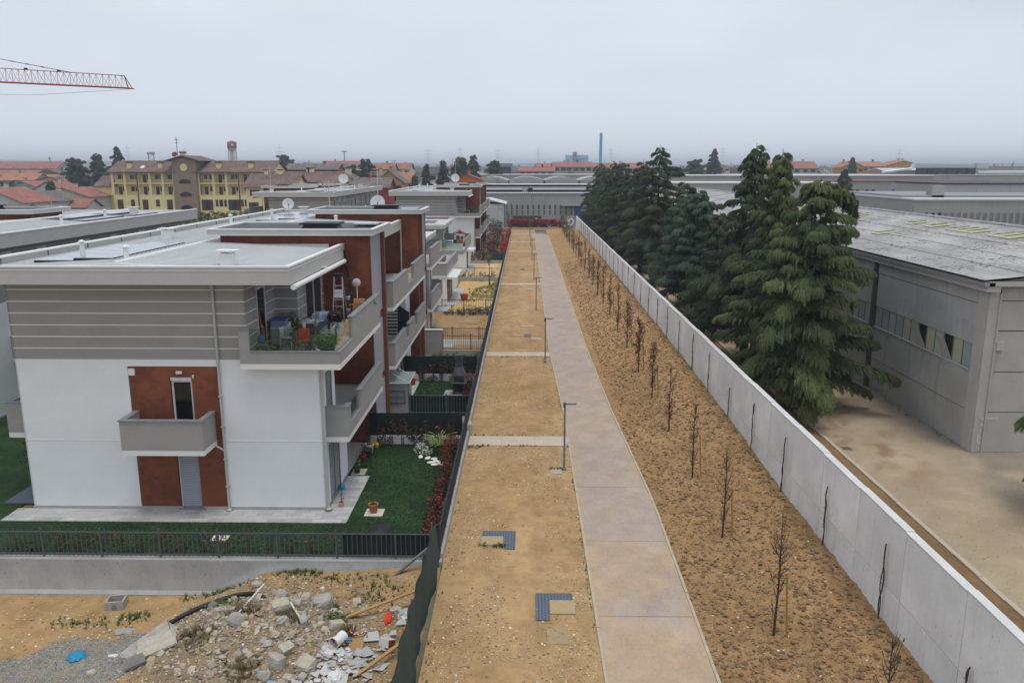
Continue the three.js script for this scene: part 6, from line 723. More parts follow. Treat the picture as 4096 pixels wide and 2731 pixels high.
// works at the end of the path
const cw = std({ map: rep(tex(256, (u, v) => { const a = fbm(u * 3, v * 3, 4, 3, 194), b = fbm(u * 30, v * 2, 3, 0, 195); const c = mixc(hx(0x94928c), hx(0xa5a39c), a); const q = -clamp((b - .55) * 2) * 16; return [c[0] + q, c[1] + q, c[2] + q]; }), 12) }), rw = flat(0xc2c4c4, 0.6), rg = flat(0x8d8e8e, 0.7);
{ const z = -195, o = thing('grey_factory', 'grey factory facade with a row of slit windows closing the path', 'factory', [2, 0, z]); const P = (n, x0, y0, a, x1, y1, b, m, par = o) => mesh(n, B(x0 - 2, y0, a - z, x1 - 2, y1, b - z), m, par);
  P('wall', -14, 0, z - 30, 22, 6.6, z - 0.3, cw); P('upper_band', -14, 4.3, z - 0.3, 22, 6.83, z, cw); P('lower_band', -14, 0, z - 0.3, 22, 1.8, z, cw); for (let i = -6; i < 19; i++) { const x = -3.6 + 0.4 + i * 1.31; if (i < 18) P('pier', x + 0.24, 1.8, z - 0.3, x + 1.31 - 0.24, 4.3, z - 0.004, cw); const w = P('window', x - 0.24, 1.84, z - 0.296, x + 0.24, 4.28, z - 0.25, phy({ color: 0x6f7674, roughness: 0.4 })); P('window_bar', x - 0.24, 3.0, z - 0.25, x + 0.24, 3.12, z - 0.2, rw, w); P('window_sill', x - 0.3, 1.72, z, x + 0.3, 1.82, z + 0.08, rw, w); }
  P('front_roof', -14.3, 6.85, z - 9, 22, 7.0, z + 0.2, rg); const rr = []; for (let x = -14; x < 22; x += 0.5) rr.push(B(x - 2, 7.0, -9, x - 1.75, 7.09, 0.25)); mesh('roof_ribs', rr, rw, o).userData.kind = 'stuff';
  for (const [y, a, b, m] of [[7.6, -9, -11, cw], [7.75, -9, -13, rw], [8.1, -13, -20, rg], [8.6, -20, -22, cw], [8.75, -20, -30, rw]]) P('roof_step', -14.3, 6.6, z + b, 22, y, z + a, m); P('roof_vent', -0.6, 7.1, z - 8.6, 0.4, 8.3, z - 7.8, cw); P('roof_fan', 0.7, 7.1, z - 8.6, 1.9, 8.2, z - 7.8, M.black); P('roof_vent', -4, 8.7, z - 28, -3, 10.2, z - 27, cw); mesh('pipe_stack', bar([-5.6, 0, 0.6], [-5.6, 2.6, 0.6], 0.35, 0.35), cw, o); P('loading_canopy', 8.6, 4.1, z, 13.5, 4.3, z + 2, rg); P('blue_gate', 11.9, 0, z, 13.6, 3.9, z + 0.06, flat(0x33538c)); }
for (let i = 0; i < 4; i++) { const o = thing('vault_roof_hall', ['leftmost', 'second', 'third', 'rightmost'][i] + ' low white vaulted hall roof behind the grey factory', 'hall', [-11 + i * 11.5, 0, -262 - i * 2], 0, 'vaulted halls behind the factory'); mesh('wall', B(-5.4, 0, -24, 5.4, 9.0, 0), cw, o); mesh('vault', (() => { const s = new THREE.Shape(); s.moveTo(-5.6, 9); s.quadraticCurveTo(0, 11.4, 5.6, 9); s.lineTo(-5.6, 9); return uvm(new THREE.ExtrudeGeometry(s, { depth: 24, bevelEnabled: false }).translate(0, 0, -24)); })(), flat(0xa4a6a6, 0.8), o); mesh('roof_light', B(-0.6, 10, -16, 0.6, 10.6, -14), rg, o); }
{ const o = thing('storage_tent', 'white fabric storage shed beside the grey factory', 'shed', [-9, 0, -180]), m = std({ map: grainTex(0xadb0b2, 0xbcbfc1, 2.5, { gr: 5, seed: 196 }) }); mesh('wall', B(-6, 0, -12, 4.55, 5.1, 0), m, o); mesh('roof', prism([[-6.2, 5.6], [1, 6.2], [4.9, 5.2], [4.9, 5.05], [1, 6.05], [-6.2, 5.45]], -12.2, 0.3), flat(0xc6c8c8, 0.6), o); mesh('corner_post', B(4.45, 0, -0.1, 4.65, 5.1, 0.1), M.darkMetal, o); for (let i = 0; i < 5; i++) mesh('seam', B(-5 + i * 2, 0, 0, -4.94 + i * 2, 5.1, 0.04), rg, o); }
{ const o = thing('skip_container', 'long green open skip with a rusty rim behind the red hedge', 'container', [0.5, 0, -188]), gm = flat(0x2f5f45, 0.7); mesh('body', prism([[-3.3, 0.4], [3.3, 0.4], [3.35, 1.9], [-3.35, 1.9]], -2.4, 0), gm, o); mesh('rim', [B(-3.4, 1.85, -2.45, 3.4, 2.0, -2.3), B(-3.4, 1.85, -0.1, 3.4, 2.0, 0.06), B(-3.4, 1.85, -2.3, -3.25, 2.0, -0.1), B(3.25, 1.85, -2.3, 3.4, 2.0, -0.1)], flat(0x6b3a30, 0.9), o); for (let i = 0; i < 8; i++) mesh('rib', beam([-2.9 + i * 0.82, 0.4, 0.05], [-2.75 + i * 0.82, 1.85, 0.05], 0.12, 0.12), gm, o); mesh('plate', B(2.0, 1.35, 0.02, 2.4, 1.6, 0.1), M.trim, o); mesh('end_hook', B(-3.7, 0.4, -1.6, -3.3, 1.2, -0.6), gm, o); mesh('skid', B(-3.2, 0, -2.2, 3.2, 0.4, -0.2), M.darkMetal, o); }
tag(shrub('red_hedge', 'clipped crimson hedge on a low wall at the end of the path', 2.15, -175.2, 11.4, 1.4, 1.95, 7000, 197, { cols: [0x6d1a1c, 0x54181a, 0x3d1c18], top: [0xa81f24, 0xbb2a2c, 0x8e1c20], red: 0.5, ls: 0.26, box: true, stems: 14, round: 0 }), 'clipped crimson hedge on a low wall at the end of the path', 'hedge');
struct('hedge_wall', B(-9, -0.2, -174.4, 9.5, 0.4, -174.15), M.concrete);
shrub('laurel_bush', 'green leafy bush left of the red hedge below the tent', -6.6, -176, 3.2, 2, 2.2, 500, 198, { cols: [0x4a5a3a, 0x5d6d4a, 0x3a4a30], red: 0, ls: 0.3 });
// graffiti panel where the wall ends
{ const c = document.createElement('canvas'); c.width = 128; c.height = 256; const t = c.getContext('2d'); t.fillStyle = '#9a9a98'; t.fillRect(0, 0, 128, 256); t.lineWidth = 16; t.strokeStyle = '#f0f0f0'; t.beginPath(); t.ellipse(60, 90, 40, 60, 0.2, 0, 6.3); t.stroke(); t.strokeStyle = '#5c9a6a'; t.lineWidth = 10; t.beginPath(); t.ellipse(62, 92, 20, 40, 0.2, 0, 6.3); t.stroke(); t.strokeStyle = '#2b2f6a'; t.beginPath(); t.moveTo(20, 190); t.lineTo(60, 160); t.lineTo(100, 210); t.lineTo(40, 230); t.stroke(); t.strokeStyle = '#f0f0f0'; t.beginPath(); t.arc(70, 200, 30, 0, 5); t.stroke(); const tx = new THREE.CanvasTexture(c); tx.colorSpace = THREE.SRGBColorSpace; const o = thing('graffiti_panel', 'end panel of the boundary wall sprayed with white and green graffiti', 'wall panel', [9.6, 0, -168]); mesh('panel', B(-0.9, -0.2, -0.2, 0.9, 3.1, 0), M.concrete, o); const pl = new THREE.PlaneGeometry(1.5, 2.8); pl.translate(0, 1.6, 0.012); mesh('spray_paint', pl, std({ map: tx }), o); }
// works at right
function hall(label, x0, x1, z, depth, h, { wins = 0, doors = [], m = cw, name = 'warehouse', wy = [2, 4], trim = rw } = {}) { const cx = (x0 + x1) / 2, o = thing(name, label, 'warehouse', [cx, 0, z]); const P = (n, a, y0, b, c, y1, d, mm, par = o) => mesh(n, B(a - cx, y0, b - z, c - cx, y1, d - z), mm, par); P('wall', x0, -0.3, z - depth, x1, h, z, m); P('roof_edge', x0 - 0.2, h, z - depth, x1 + 0.2, h + 0.25, z + 0.2, trim); for (let i = 0; i < Math.floor((x1 - x0) / 6); i++) P('panel_joint', x0 + 6 * i - 0.05, 0, z, x0 + 6 * i + 0.05, h, z + 0.015, rg); for (let i = 0; i < wins; i++) { const x = lerp(x0 + 1, x1 - 1, (i + 0.5) / wins); const w = P('window', x - 0.45, wy[0], z - 0.02, x + 0.45, wy[1], z + 0.03, winD); P('window_sill', x - 0.5, wy[0] - 0.1, z, x + 0.5, wy[0], z + 0.1, rg, w); } for (const [a, b, y0, y1, c] of doors) P('door', a, y0, z, b, y1, z + 0.08, flat(c, 0.6)); return o; }
{ const o = hall('grey warehouse with slit windows and a blue gate numbered 17 A', 61, 118, -128, 30, 8.0, { wins: 0 }); const P = (n, a, y0, b, y1, d, m, par = o) => mesh(n, B(a - 89.5, y0, 0, b - 89.5, y1, d), m, par); for (let i = 0; i < 22; i++) { const x = 63 + i * 1.02; const w = P('window', x - 0.27, 3.2, x + 0.27, 6.1, 0.03, i < 3 ? winD : phy({ color: 0x6b7472, roughness: 0.4 })); P('window_reveal', x - 0.33, 3.2, x - 0.27, 6.1, 0.1, rg, w); } P('blue_gate', 85.6, 0, 90.2, 6.0, 0.15, flat(0x2f4a86, 0.6)); P('gate_rail', 83, 6.1, 93.5, 6.4, 0.35, rg); const c = document.createElement('canvas'); c.width = 64; c.height = 64; const t = c.getContext('2d'); t.fillStyle = '#e9ebee'; t.fillRect(0, 0, 64, 64); t.fillStyle = '#2f4a86'; t.font = 'bold 34px sans-serif'; t.fillText('17A', 2, 44); const tx = new THREE.CanvasTexture(c); tx.colorSpace = THREE.SRGBColorSpace; const pl = new THREE.PlaneGeometry(1.3, 1.3); pl.translate(89.0 - 89.5, 4.9, 0.17); mesh('number_sign', pl, std({ map: tx }), o); mesh('roof_unit', B(-23, 8.2, -8, -21, 10.2, -6), cw, o); mesh('roof_slab', B(-28, 8.1, -30, 28, 8.6, -6), rg, o); mesh('lamp', B(-1.8, 6.8, 0, -0.6, 7.0, 1), M.trim, o); }
hall('plain pale panel block with a dark top edge at right', 77.6, 140, -152, 20, 10.0, { m: wl(0xa09f9c, 21), trim: M.darkMetal });
{ const o = thing('loading_canopy', 'pale grey flat loading canopy on dark trusses beside the panel block', 'canopy', [83.5, 0, -172]); mesh('roof', prism([[-4.6, 7.3], [4.2, 8.3], [4.2, 8.5], [-4.6, 7.5]], -8, 2), rw, o); for (const x of [-4.2, 0, 4]) { mesh('post', B(x - 0.12, 0, -1.0, x + 0.12, 7.4, -0.8), M.darkMetal, o); mesh('truss', beam([x, 6.4, -7], [x, 7.3, 1.6], 0.15, 0.3), M.darkMetal, o); } mesh('fascia', B(-4.6, 6.5, 1.7, 4.2, 6.7, 1.9), M.darkMetal, o); }
hall('long grey works with blue doors behind the red hedge', 82, 135, -240, 20, 9.0, { wins: 0, doors: [[107.4, 112.2, 3.2, 6.9, 0x2f5fa0], [117.8, 121.2, 3.2, 7.0, 0x2f5fa0], [92, 93, 4.6, 6.8, 0x23282c], [93.6, 94.6, 4.6, 6.8, 0x23282c], [95.2, 96.2, 4.6, 6.8, 0x23282c], [96.8, 97.8, 4.6, 6.8, 0x23282c], [99.6, 100.6, 4.0, 6.8, 0x23282c], [101.4, 102.4, 4.0, 6.8, 0x23282c], [114, 115, 4.9, 6.8, 0x23282c], [115.6, 116.6, 4.9, 6.8, 0x23282c]], trim: flat(0x7a3a3c) });
hall('low pale works annex left of the spruce', 66, 88, -236, 10, 7.4, { wins: 3, wy: [2.5, 4.6], m: wl(0x9f9c96, 22) });
hall('wide grey works carrying silver ducts on its roof', 84, 240, -330, 30, 10.1, { wins: 0 }); hall('far long warehouse at the right with a window band', 205, 420, -425, 40, 13.6, { wins: 0 }); hall('low flat warehouse behind the cedar gap', 40, 130, -262, 30, 10.4, { wins: 0 }); hall('nearer flat warehouse behind the cedar gap', 36, 84, -216, 24, 8.9, { wins: 0 }); hall('long low warehouse behind the vaulted halls', -20, 60, -320, 26, 10.2, {});
{ const o = thing('rooftop_plant', 'row of dark cooling units under silver hoods on the works roof', 'cooling plant', [172, 10.3, -338]), si = flat(0xb9bfc4, 0.35, { metalness: 0.6 }); for (let i = 0; i < 6; i++) { mesh('fan_unit', B(-12 + i * 4, 0, 0, -8.6 + i * 4, 2.6, 2), M.darkMetal, o); mesh('unit_leg', B(-12 + i * 4, -0.2, 0, -11.6 + i * 4, 0, 2), rg, o); } mesh('hood', prism([[-13.5, 2.7], [11.6, 2.7], [11.6, 3.9], [-12.6, 4.5]], -2, 1), si, o); mesh('duct', bar([13, 0.8, 0.5], [34, 0.8, 0.5], 0.8, 0.8, 10), si, o); mesh('duct', bar([-26, 0.9, 1], [-14, 2.4, 1], 0.5, 0.5, 8), si, o); mesh('flue', B(12, 2.6, -1, 17, 4.6, 1), si, o); }
house('white flat canopy roof with orange racks on the works roof', 150, 174, -345, 14, 12.2, 12.9, flat(0x8a7464), rw, 'x', { win: false, chim: 0, name: 'roof_shed', cat: 'shed' });
shrub('red_hedge', 'long bright red hedge before the works with blue doors', 98, -230, 20, 3, 4.4, 3600, 199, { cols: [0x8a2328, 0x5a2422, 0x6d1f22], top: [0xb52a34, 0xc23a40], red: 0.55, ls: 0.5, box: true, stems: 10, round: 0 });
hall('blue-grey fenced compound wall below the red hedge', 86, 110, -222, 1, 2.4, { m: flat(0x5a7488), name: 'compound_wall', trim: rg });
// crane jib over the left roofs, mast beyond the picture
{ const o = thing('tower_crane', 'orange-red lattice jib of a tower crane reaching in from the left', 'crane', [-84, 0, -100]), cm = flat(0xa8402c, 0.6); const yb = x => 22.35 + (-47.7 - x) * 0.047, top = x => yb(x) + 1.42 + (-47.7 - x) * 0.012; const X = x => x + 84; const ch = []; mesh('mast', [...[[-0.8, -0.8], [0.8, -0.8], [0.8, 0.8], [-0.8, 0.8]].map(([a, b]) => bar([a, 0, b], [a, 30, b], 0.1, 0.1, 4)), ...Array.from({ length: 18 }, (_, i) => beam([-0.8, i * 1.6, 0.8], [0.8, i * 1.6 + 1.6, 0.8], 0.06, 0.06))], cm, o);
  for (const s of [-0.55, 0.55]) mesh('bottom_chord', bar([X(-84), yb(-84), s], [X(-47.4), yb(-47.4), s], 0.065, 0.065, 6), cm, o); mesh('top_chord', bar([X(-84), top(-84), 0], [X(-48.2), top(-48.2), 0], 0.05, 0.05, 6), cm, o); mesh('jib_end', [bar([X(-48.2), top(-48.2), 0], [X(-47.6), yb(-47.6), 0.5], 0.05, 0.05, 5), bar([X(-48.2), top(-48.2), 0], [X(-47.6), yb(-47.6), -0.5], 0.05, 0.05, 5)], M.darkMetal, o);
  for (let x = -84; x < -48.4; x += 0.78) { for (const s of [-0.55, 0.55]) { mesh('lattice_bar', bar([X(x), yb(x), s], [X(x + 0.39), top(x + 0.39), 0], 0.018, 0.018, 4), cm, o); mesh('lattice_bar', bar([X(x + 0.39), top(x + 0.39), 0], [X(x + 0.78), yb(x + 0.78), s], 0.018, 0.018, 4), cm, o); } }
  mesh('pendant', bar([X(-84), 29.6, 0], [X(-54.5), top(-54.5), 0], 0.035, 0.035, 4), M.darkMetal, o); mesh('hoist_rope', tube([[X(-84), yb(-84) - 0.6, 0], [X(-62), yb(-62) - 1.4, 0], [X(-54), yb(-54) - 0.75, 0], [X(-47.6), yb(-47.6) - 0.1, 0]], 0.015, 30, 4), M.darkMetal, o); const py = x => lerp(29.6, top(-54.5), (x + 84) / 29.5); for (const x of [-61.8, -60, -58.2]) mesh('fitting', bar([X(x), py(x), 0], [X(x + 0.4), py(x + 0.4), 0], 0.06, 0.06, 5), M.darkMetal, o); for (const x of [-60.2, -56.2]) mesh('lamp_box', B(X(x), top(x), -0.15, X(x) + 0.3, top(x) + 0.2, 0.15), M.black, o); }
// pylons and masts on the horizon
[[-375, -900, 34], [-300, -1000, 40], [-130, -1100, 38], [-95, -1200, 42], [-40, -1200, 40], [20, -1250, 42], [120, -1150, 40], [205, -1200, 42], [300, -1250, 44], [520, -1150, 40], [-560, -1150, 44], [380, -1300, 44]].forEach(([x, z, h], i) => { const o = thing('power_pylon', `${ORD[i].replace('nearest', 'first')} hazy lattice pylon on the horizon counted by distance`, 'pylon', [x, 0, z], 0, 'power pylons on the horizon'); const g = []; for (const s of [-1, 1]) g.push(bar([s * h * 0.07, 0, 0], [s * 0.5, h, 0], 0.12, 0.08, 4)); for (let k = 0; k < 7; k++) { const a = k / 7, b = (k + 1) / 7, w = t => lerp(h * 0.07, 0.5, t); g.push(bar([-w(a), h * a, 0], [w(b), h * b, 0], 0.06, 0.06, 3), bar([w(a), h * a, 0], [-w(b), h * b, 0], 0.06, 0.06, 3)); } mesh('lattice', g, flat(0x9aa2a8, 0.8), o); for (const y of [0.68, 0.8, 0.92]) mesh('crossarm', B(-h * 0.13, h * y, -0.2, h * 0.13, h * y + 0.25, 0.2), flat(0x9aa2a8, 0.8), o); });
{ const o = thing('floodlight_mast', 'tall floodlight mast with a ring of lights on the horizon', 'light mast', [-176.6, 0, -800]); mesh('pole', bar([0, 0, 0], [0, 28.5, 0], 0.7, 0.45), flat(0x6a7076), o); mesh('light_ring', lathe([[0, 28], [2.6, 28], [2.6, 29], [0, 29]], 10), flat(0x6a7076), o); }
{ const o = thing('lattice_tower', 'grey square lattice tower left of the apartment house', 'tower', [-321, 0, -700]); const g = []; for (const s of [-1, 1]) g.push(B(s * 2.2 - 0.3, 0, -0.3, s * 2.2 + 0.3, 24, 0.3)); for (let k = 0; k < 8; k++) g.push(beam([-2.2, k * 3, 0], [2.2, k * 3 + 3, 0], 0.3, 0.3)); mesh('frame', g, flat(0x86898c), o); mesh('head', B(-2.6, 24, -2, 2.6, 26, 2), flat(0x86898c), o); }
// trees of the town
const far = { den: 0.75, fs: 2.3, kind: 0, limbN: 0.8 }, dk = [0x33402a, 0x3d4a30, 0x2a3624];
[['broad dark cedar left of the apartment house', -160.4, -290, 16.6, 8, 0.45], ['middle dark conifer left of the apartment house', -153.4, -292, 18.4, 6.5, 0.6], ['tallest pointed conifer left of the apartment house', -151, -302, 21.2, 7.5, 0.8], ['short conifer in the village gardens', -140.8, -240, 9.4, 3.2, 0.7], ['second short conifer in the village gardens', -145, -246, 8.6, 3.0, 0.7], ['domed conifer right of the apartment house roofs', -124.2, -420, 19.8, 8.5, 0.35], ['large dark bushy conifer in the centre of the town', -56.4, -290, 16.2, 5.2, 0.35], ['round holm oak left of the large dark conifer', -60.5, -285, 14.4, 4.2, 0.3], ['left slim spruce behind the far villa block', -29.7, -245, 14.4, 3.6, 0.9], ['right slim spruce behind the far villa block', -24.5, -245, 15.5, 4.2, 0.9], ['wide cedar behind the slim spruces', -23.8, -300, 17.2, 6, 0.4], ['upright conifer above the orange house', -18.3, -290, 17.8, 4.2, 0.5], ['flat-topped cedar above the factory roofs', -12.1, -330, 16.2, 5.2, 0.3], ['tall layered cedar behind the warehouse roofs at right', 87.2, -380, 22.2, 7.5, 0.8], ['rounded evergreen left of the tall layered cedar', 79, -380, 17, 8, 0.35], ['low evergreen far left of the tall layered cedar', 70, -384, 13, 7, 0.4], ['spruce standing before the works with blue doors', 83.0, -214, 12.8, 5.0, 0.85], ['conifer among the red roofed houses at right', 158.7, -400, 18.6, 5.5, 0.8], ['small round tree above the roofs at right', 132, -470, 17, 6, 0.3], ['small conifer right of the domed conifer', -110, -440, 14, 4, 0.5], ['dark conifer in front of the slate roof', -35.5, -262, 11, 2.6, 0.8]].forEach(([l, x, z, h, R, p], i) => cedar('conifer', l, x, z, h, R, 860 + i, { ...far, cols: dk, pow: p, bare: 0.08, droop: 0.8 }));
{ const o = thing('palm_tree', 'palm with a rounded head in the village at far left', 'palm', [-147.6, 0, -230]); mesh('trunk', bar([0, 0, 0], [0, 8.2, 0], 0.4, 0.3), M.bark, o); const r = rngOf(207); for (let i = 0; i < 30; i++) { const a = r() * 6.28, l = 2 + r(), u = 1.2 - 2 * r(); mesh('frond', beam([0, 8.2, 0], [Math.cos(a) * l, 8.6 + u, Math.sin(a) * l], 0.5, 0.1), flat(0x4a5636), o); } }
const twg = flat(0x77695f, 0.95), pale = flat(0xb9b0aa, 0.95);
[['bare broad tree right of the tall layered cedar', 94.9, -390, 19], ['second bare tree right of the tall layered cedar', 101.5, -392, 18], ['bare tree in the village before the white house', -118, -182, 6.5], ['white blossoming tree left of the yellow apartments', -113.2, -181, 5.6], ['bare tree before the factory houses', 4, -350, 14.5], ['bare tree left of the wide pink villa', 12, -352, 14], ['tall bare tree before the wide pink villa', 20, -350, 16], ['bare tree right of the wide pink villa', 34, -356, 14], ['white blossoming bush above the factory roofs', -3.5, -345, 13.5], ['white blossoming tree among the right red roofs', 143, -390, 16], ['bare tree right of the large dark conifer', -66, -300, 12.5], ['bare tree beside the orange house', -9, -250, 12], ['bare tree behind the slim spruces', -14, -270, 12.5], ['bare tree left of the church roof', -150, -228, 7.5], ['bare reddish tree at the corner of the apartments', -107.5, -186, 4.8], ['bare tree behind the flat warehouses', 58, -400, 15]].forEach(([l, x, z, h], i) => bareTree('garden_tree', l, x, z, h, 930 + i, { depth: 5, spread: 0.7, col: /white/.test(l) ? pale : /reddish/.test(l) ? flat(0x6a3a36, 0.95) : twg, rad: h * 0.014, fork: 0.15, up: 0.2, leaves: /white/.test(l) ? 700 : 0, lc: [0xd8d2cc, 0xc9c0b8], ls: 0.5 }));
[[397.9, 24], [404, 23], [412, 25], [381.7, 22], [367.2, 21], [345, 20], [430, 24], [300, 21], [318, 20]].forEach(([x, h], i) => bareTree('bare_poplar', `${ORD[i].replace('nearest', 'first')} slender bare poplar on the right horizon`, x, -700, h, 960 + i, { depth: 4, spread: 0.25, up: 0.6, col: twg, rad: 0.25, fork: 0.1, group: 'bare poplars on the right horizon' }));
{ // far woodland and hedgerows: one ragged mass
  const crown = (() => { const P = [], r = rngOf(971); for (let i = 0; i < 130; i++) { const a = r() * 6.28, u = r() * 2 - 1, d = 0.55 + 0.5 * r(), q = Math.sqrt(1 - u * u); const c = V(Math.cos(a) * q * d, u * d * 0.9, Math.sin(a) * q * d); for (let k = 0; k < 3; k++) P.push(c.x + (r() - .5) * 0.5, c.y + (r() - .5) * 0.5, c.z + (r() - .5) * 0.5); } const g = new THREE.BufferGeometry(); g.setAttribute('position', new THREE.Float32BufferAttribute(P, 3)); g.computeVertexNormals(); return g; })();
  const mk = (name, label, n, seed, z0, z1, wide, s0, s1, cols, ok) => { const r = rngOf(seed), ms = [], cs = []; for (let i = 0; i < n; i++) { const z = -lerp(z0, z1, r()), x = (r() - 0.5) * 2 * wide * Math.abs(z); if (ok && !ok(x, z)) continue; const s = lerp(s0, s1, r() * r()), gy = Math.max(0, Math.hypot(x * 0.6, z) - 450) * 0.0042; ms.push(TM(x, gy + s * 0.75, z, r() * 6, s, 0, 0, s * (0.8 + 0.4 * r()))); cs.push(new THREE.Color(cols[Math.floor(r() * cols.length)])); } return tag(instanced(name, crown, phy({ color: 0xffffff, roughness: 0.9, side: THREE.DoubleSide }), ms, cs), label, 'trees'); };
  mk('distant_woodland', 'hazy belt of far trees along the horizon', 2600, 972, 620, 2600, 0.75, 4, 9, [0x5a5a4a, 0x4d5242, 0x6a6256, 0x454c3c, 0x70685c]);
  mk('village_bushes', 'bushes and bare hedges at the feet of the near village houses', 420, 974, 168, 330, 0.75, 1.0, 2.6, [0x4a5236, 0x6a6350, 0x3c4a2e, 0x5d5a48, 0x7a6a5c], (x, z) => x < -98 && x / z > 0.45);
  mk('town_greenery', 'bushes and hedges between the village houses', 900, 973, 235, 620, 0.72, 1.6, 4.2, [0x4d5238, 0x5d5a45, 0x3f4830, 0x6d6454, 0x39432c, 0x6a5048], (x, z) => (x < -24 || (x > 60 && z < -270) || z < -340) && fbm(x * 0.02, z * 0.02, 3, 0, 207) > 0.42);
}
{ const r = rngOf(981), P = [], I = [], n = 160; for (let i = 0; i <= n; i++) { const a = lerp(-1.1, 1.1, i / n), d = 4000, x = Math.sin(a) * d, z = -Math.cos(a) * d, h = 22 + 18 * fbm(i * 0.11, 2, 4, 0, 983) + 22 * sm(0.35, -0.5, a) * fbm(i * 0.06, 7, 3, 0, 984); P.push(x, 0, z, x * 1.02, h, z * 1.02, x * 1.2, h * 0.6, z * 1.2); } for (let i = 0; i < n; i++) { const a = i * 3; I.push(a, a + 3, a + 1, a + 1, a + 3, a + 4, a + 1, a + 4, a + 2, a + 2, a + 4, a + 5); } const g = new THREE.BufferGeometry(); g.setAttribute('position', new THREE.Float32BufferAttribute(P, 3)); g.setIndex(I); g.computeVertexNormals(); struct('hills', g, std({ color: 0x5a6252, side: THREE.DoubleSide })); }
// hedge and street before the apartment house, a few cars
shrub('clipped_hedge', 'long clipped brown-green hedge in front of the yellow apartments', -69, -176, 22, 1.6, 3.4, 2600, 985, { cols: [0x55582f, 0x464a2a, 0x63603a], red: 0, ls: 0.42, box: true, stems: 14, round: 0 });
struct('street', [B(-25.5, -0.1, -420, -21.5, -0.06, -66), B(-90, -0.1, -172, -25.5, -0.05, -164)], std({ map: grainTex(0x6a6a6a, 0x7a7a78, 8, { gr: 6, seed: 986, n: 128 }) }));
function car(label, x, z, ry, c) { const o = thing('parked_car', label, 'car', [x, 0, z], ry, 'cars parked beyond the villas'), m = phy({ color: c, roughness: 0.3, clearcoat: 0.6 }); const bd = prism([[-2.05, 0.3], [2.05, 0.3], [2.1, 0.75], [1.3, 0.9], [0.7, 1.42], [-1.0, 1.45], [-1.6, 0.95], [-2.05, 0.85]], -0.85, 0.85); mesh('body', bd, m, o); mesh('windows', [prism([[-1.4, 0.95], [1.2, 0.92], [0.65, 1.38], [-0.95, 1.4]], -0.86, 0.86)], M.glassDark, o); for (const [a, b] of [[-1.3, -0.8], [1.3, -0.8], [-1.3, 0.8], [1.3, 0.8]]) mesh('wheel', new THREE.CylinderGeometry(0.33, 0.33, 0.2, 14).rotateX(Math.PI / 2).translate(a, 0.33, b), M.black, o); return o; }
car('bright red car parked beyond the satellite dish', -25.5, -158, 1.2, 0xa81420); car('dark car parked left of the red car', -29.5, -163, 1.3, 0x2a2e34); car('silver car parked behind the dark car', -31, -172, 0.2, 0x9a9ea2);
[[-18.6, -205, 'curved street lamp over the far villa block'], [-52, -160, 'double-armed street lamp before the clipped hedge'], [-103, -175, 'street lamp among the white houses at left'], [105, -214, 'tall lamp before the red hedge at right']].forEach(([x, z, l]) => { const o = thing('street_lamp', l, 'street lamp', [x, 0, z]); mesh('pole', tube([[0, 0, 0], [0, 6.5, 0], [0.3, 7.8, 0], [1.6, 8.3, 0]], 0.09, 20, 6), flat(0xa8adb0, 0.5), o); mesh('lamp_head', RB(1.5, 8.2, -0.2, 2.4, 8.4, 0.2, 0.05), flat(0xc0c4c6, 0.4), o); });
// ---------- building site and rubble heap ----------
const siteY = (x, z) => { const e = x + 0.45 * (z + 21); let y = lerp(-1.02, -0.42, sm(-12.4, -9.4, e)); y += 0.34 * sm(-22.9, -24.3, z) * sm(-11.5, -7.5, x); y += 0.62 * Math.exp(-(((x + 7.9) / 2.7) ** 2) - (((z + 20.9) / 2.1) ** 2)); y += 0.18 * sm(-6, -3.6, x); y += 0.16 * (fbm(x * 0.9, z * 0.9, 4, 0, 251) - 0.5) * sm(-13.5, -10.5, e) + 0.1 * (fbm(x * 3.2, z * 3.2, 3, 0, 252) - 0.5) * (0.35 + 0.65 * sm(-12.6, -10, e)); return y; };
const gravelZone = (x, z) => { const n = fbm(x * 0.8, z * 0.8, 4, 0, 254); const d = Math.hypot((x + 12.9) / 2.4, (z + 19.9) / 1.75); const t = Math.hypot((x + 13.9) / 0.8, (z + 18.6) / 0.5), t2 = Math.hypot((x + 15.2) / 0.9, (z + 21.3) / 0.7); return sm(1.12, 0.95, d + (n - 0.5) * 0.9) * sm(0.9, 1.15, t + (n - .5)) * sm(0.8, 1.1, t2 + (n - .5)); };
struct('building_site', sheet(-42, -2.74, -24.25, -6, 330, 170, siteY, (x, z) => {
  const a = fbm(x * 0.7, z * 0.7, 4, 0, 256), b = fbm(x * 2.6, z * 2.6, 3, 0, 257); const k = 0.78 + 0.5 * a + 0.25 * (b - 0.5); let c = [1.2 * k, 1.15 * k, 1.06 * k]; const heap = sm(0.25, 0.6, Math.exp(-(((x + 7.6) / 3.6) ** 2) - (((z + 20.2) / 3.0) ** 2)) + 0.5 * (b - 0.5)); c = mixc(c, [0.86 * k, 0.92 * k, 1.02 * k], heap); c = mixc(c, [0.92, 1.12, 1.5].map(v => v * (0.8 + 0.5 * b)), gravelZone(x, z)); return c;
}), M.soil);
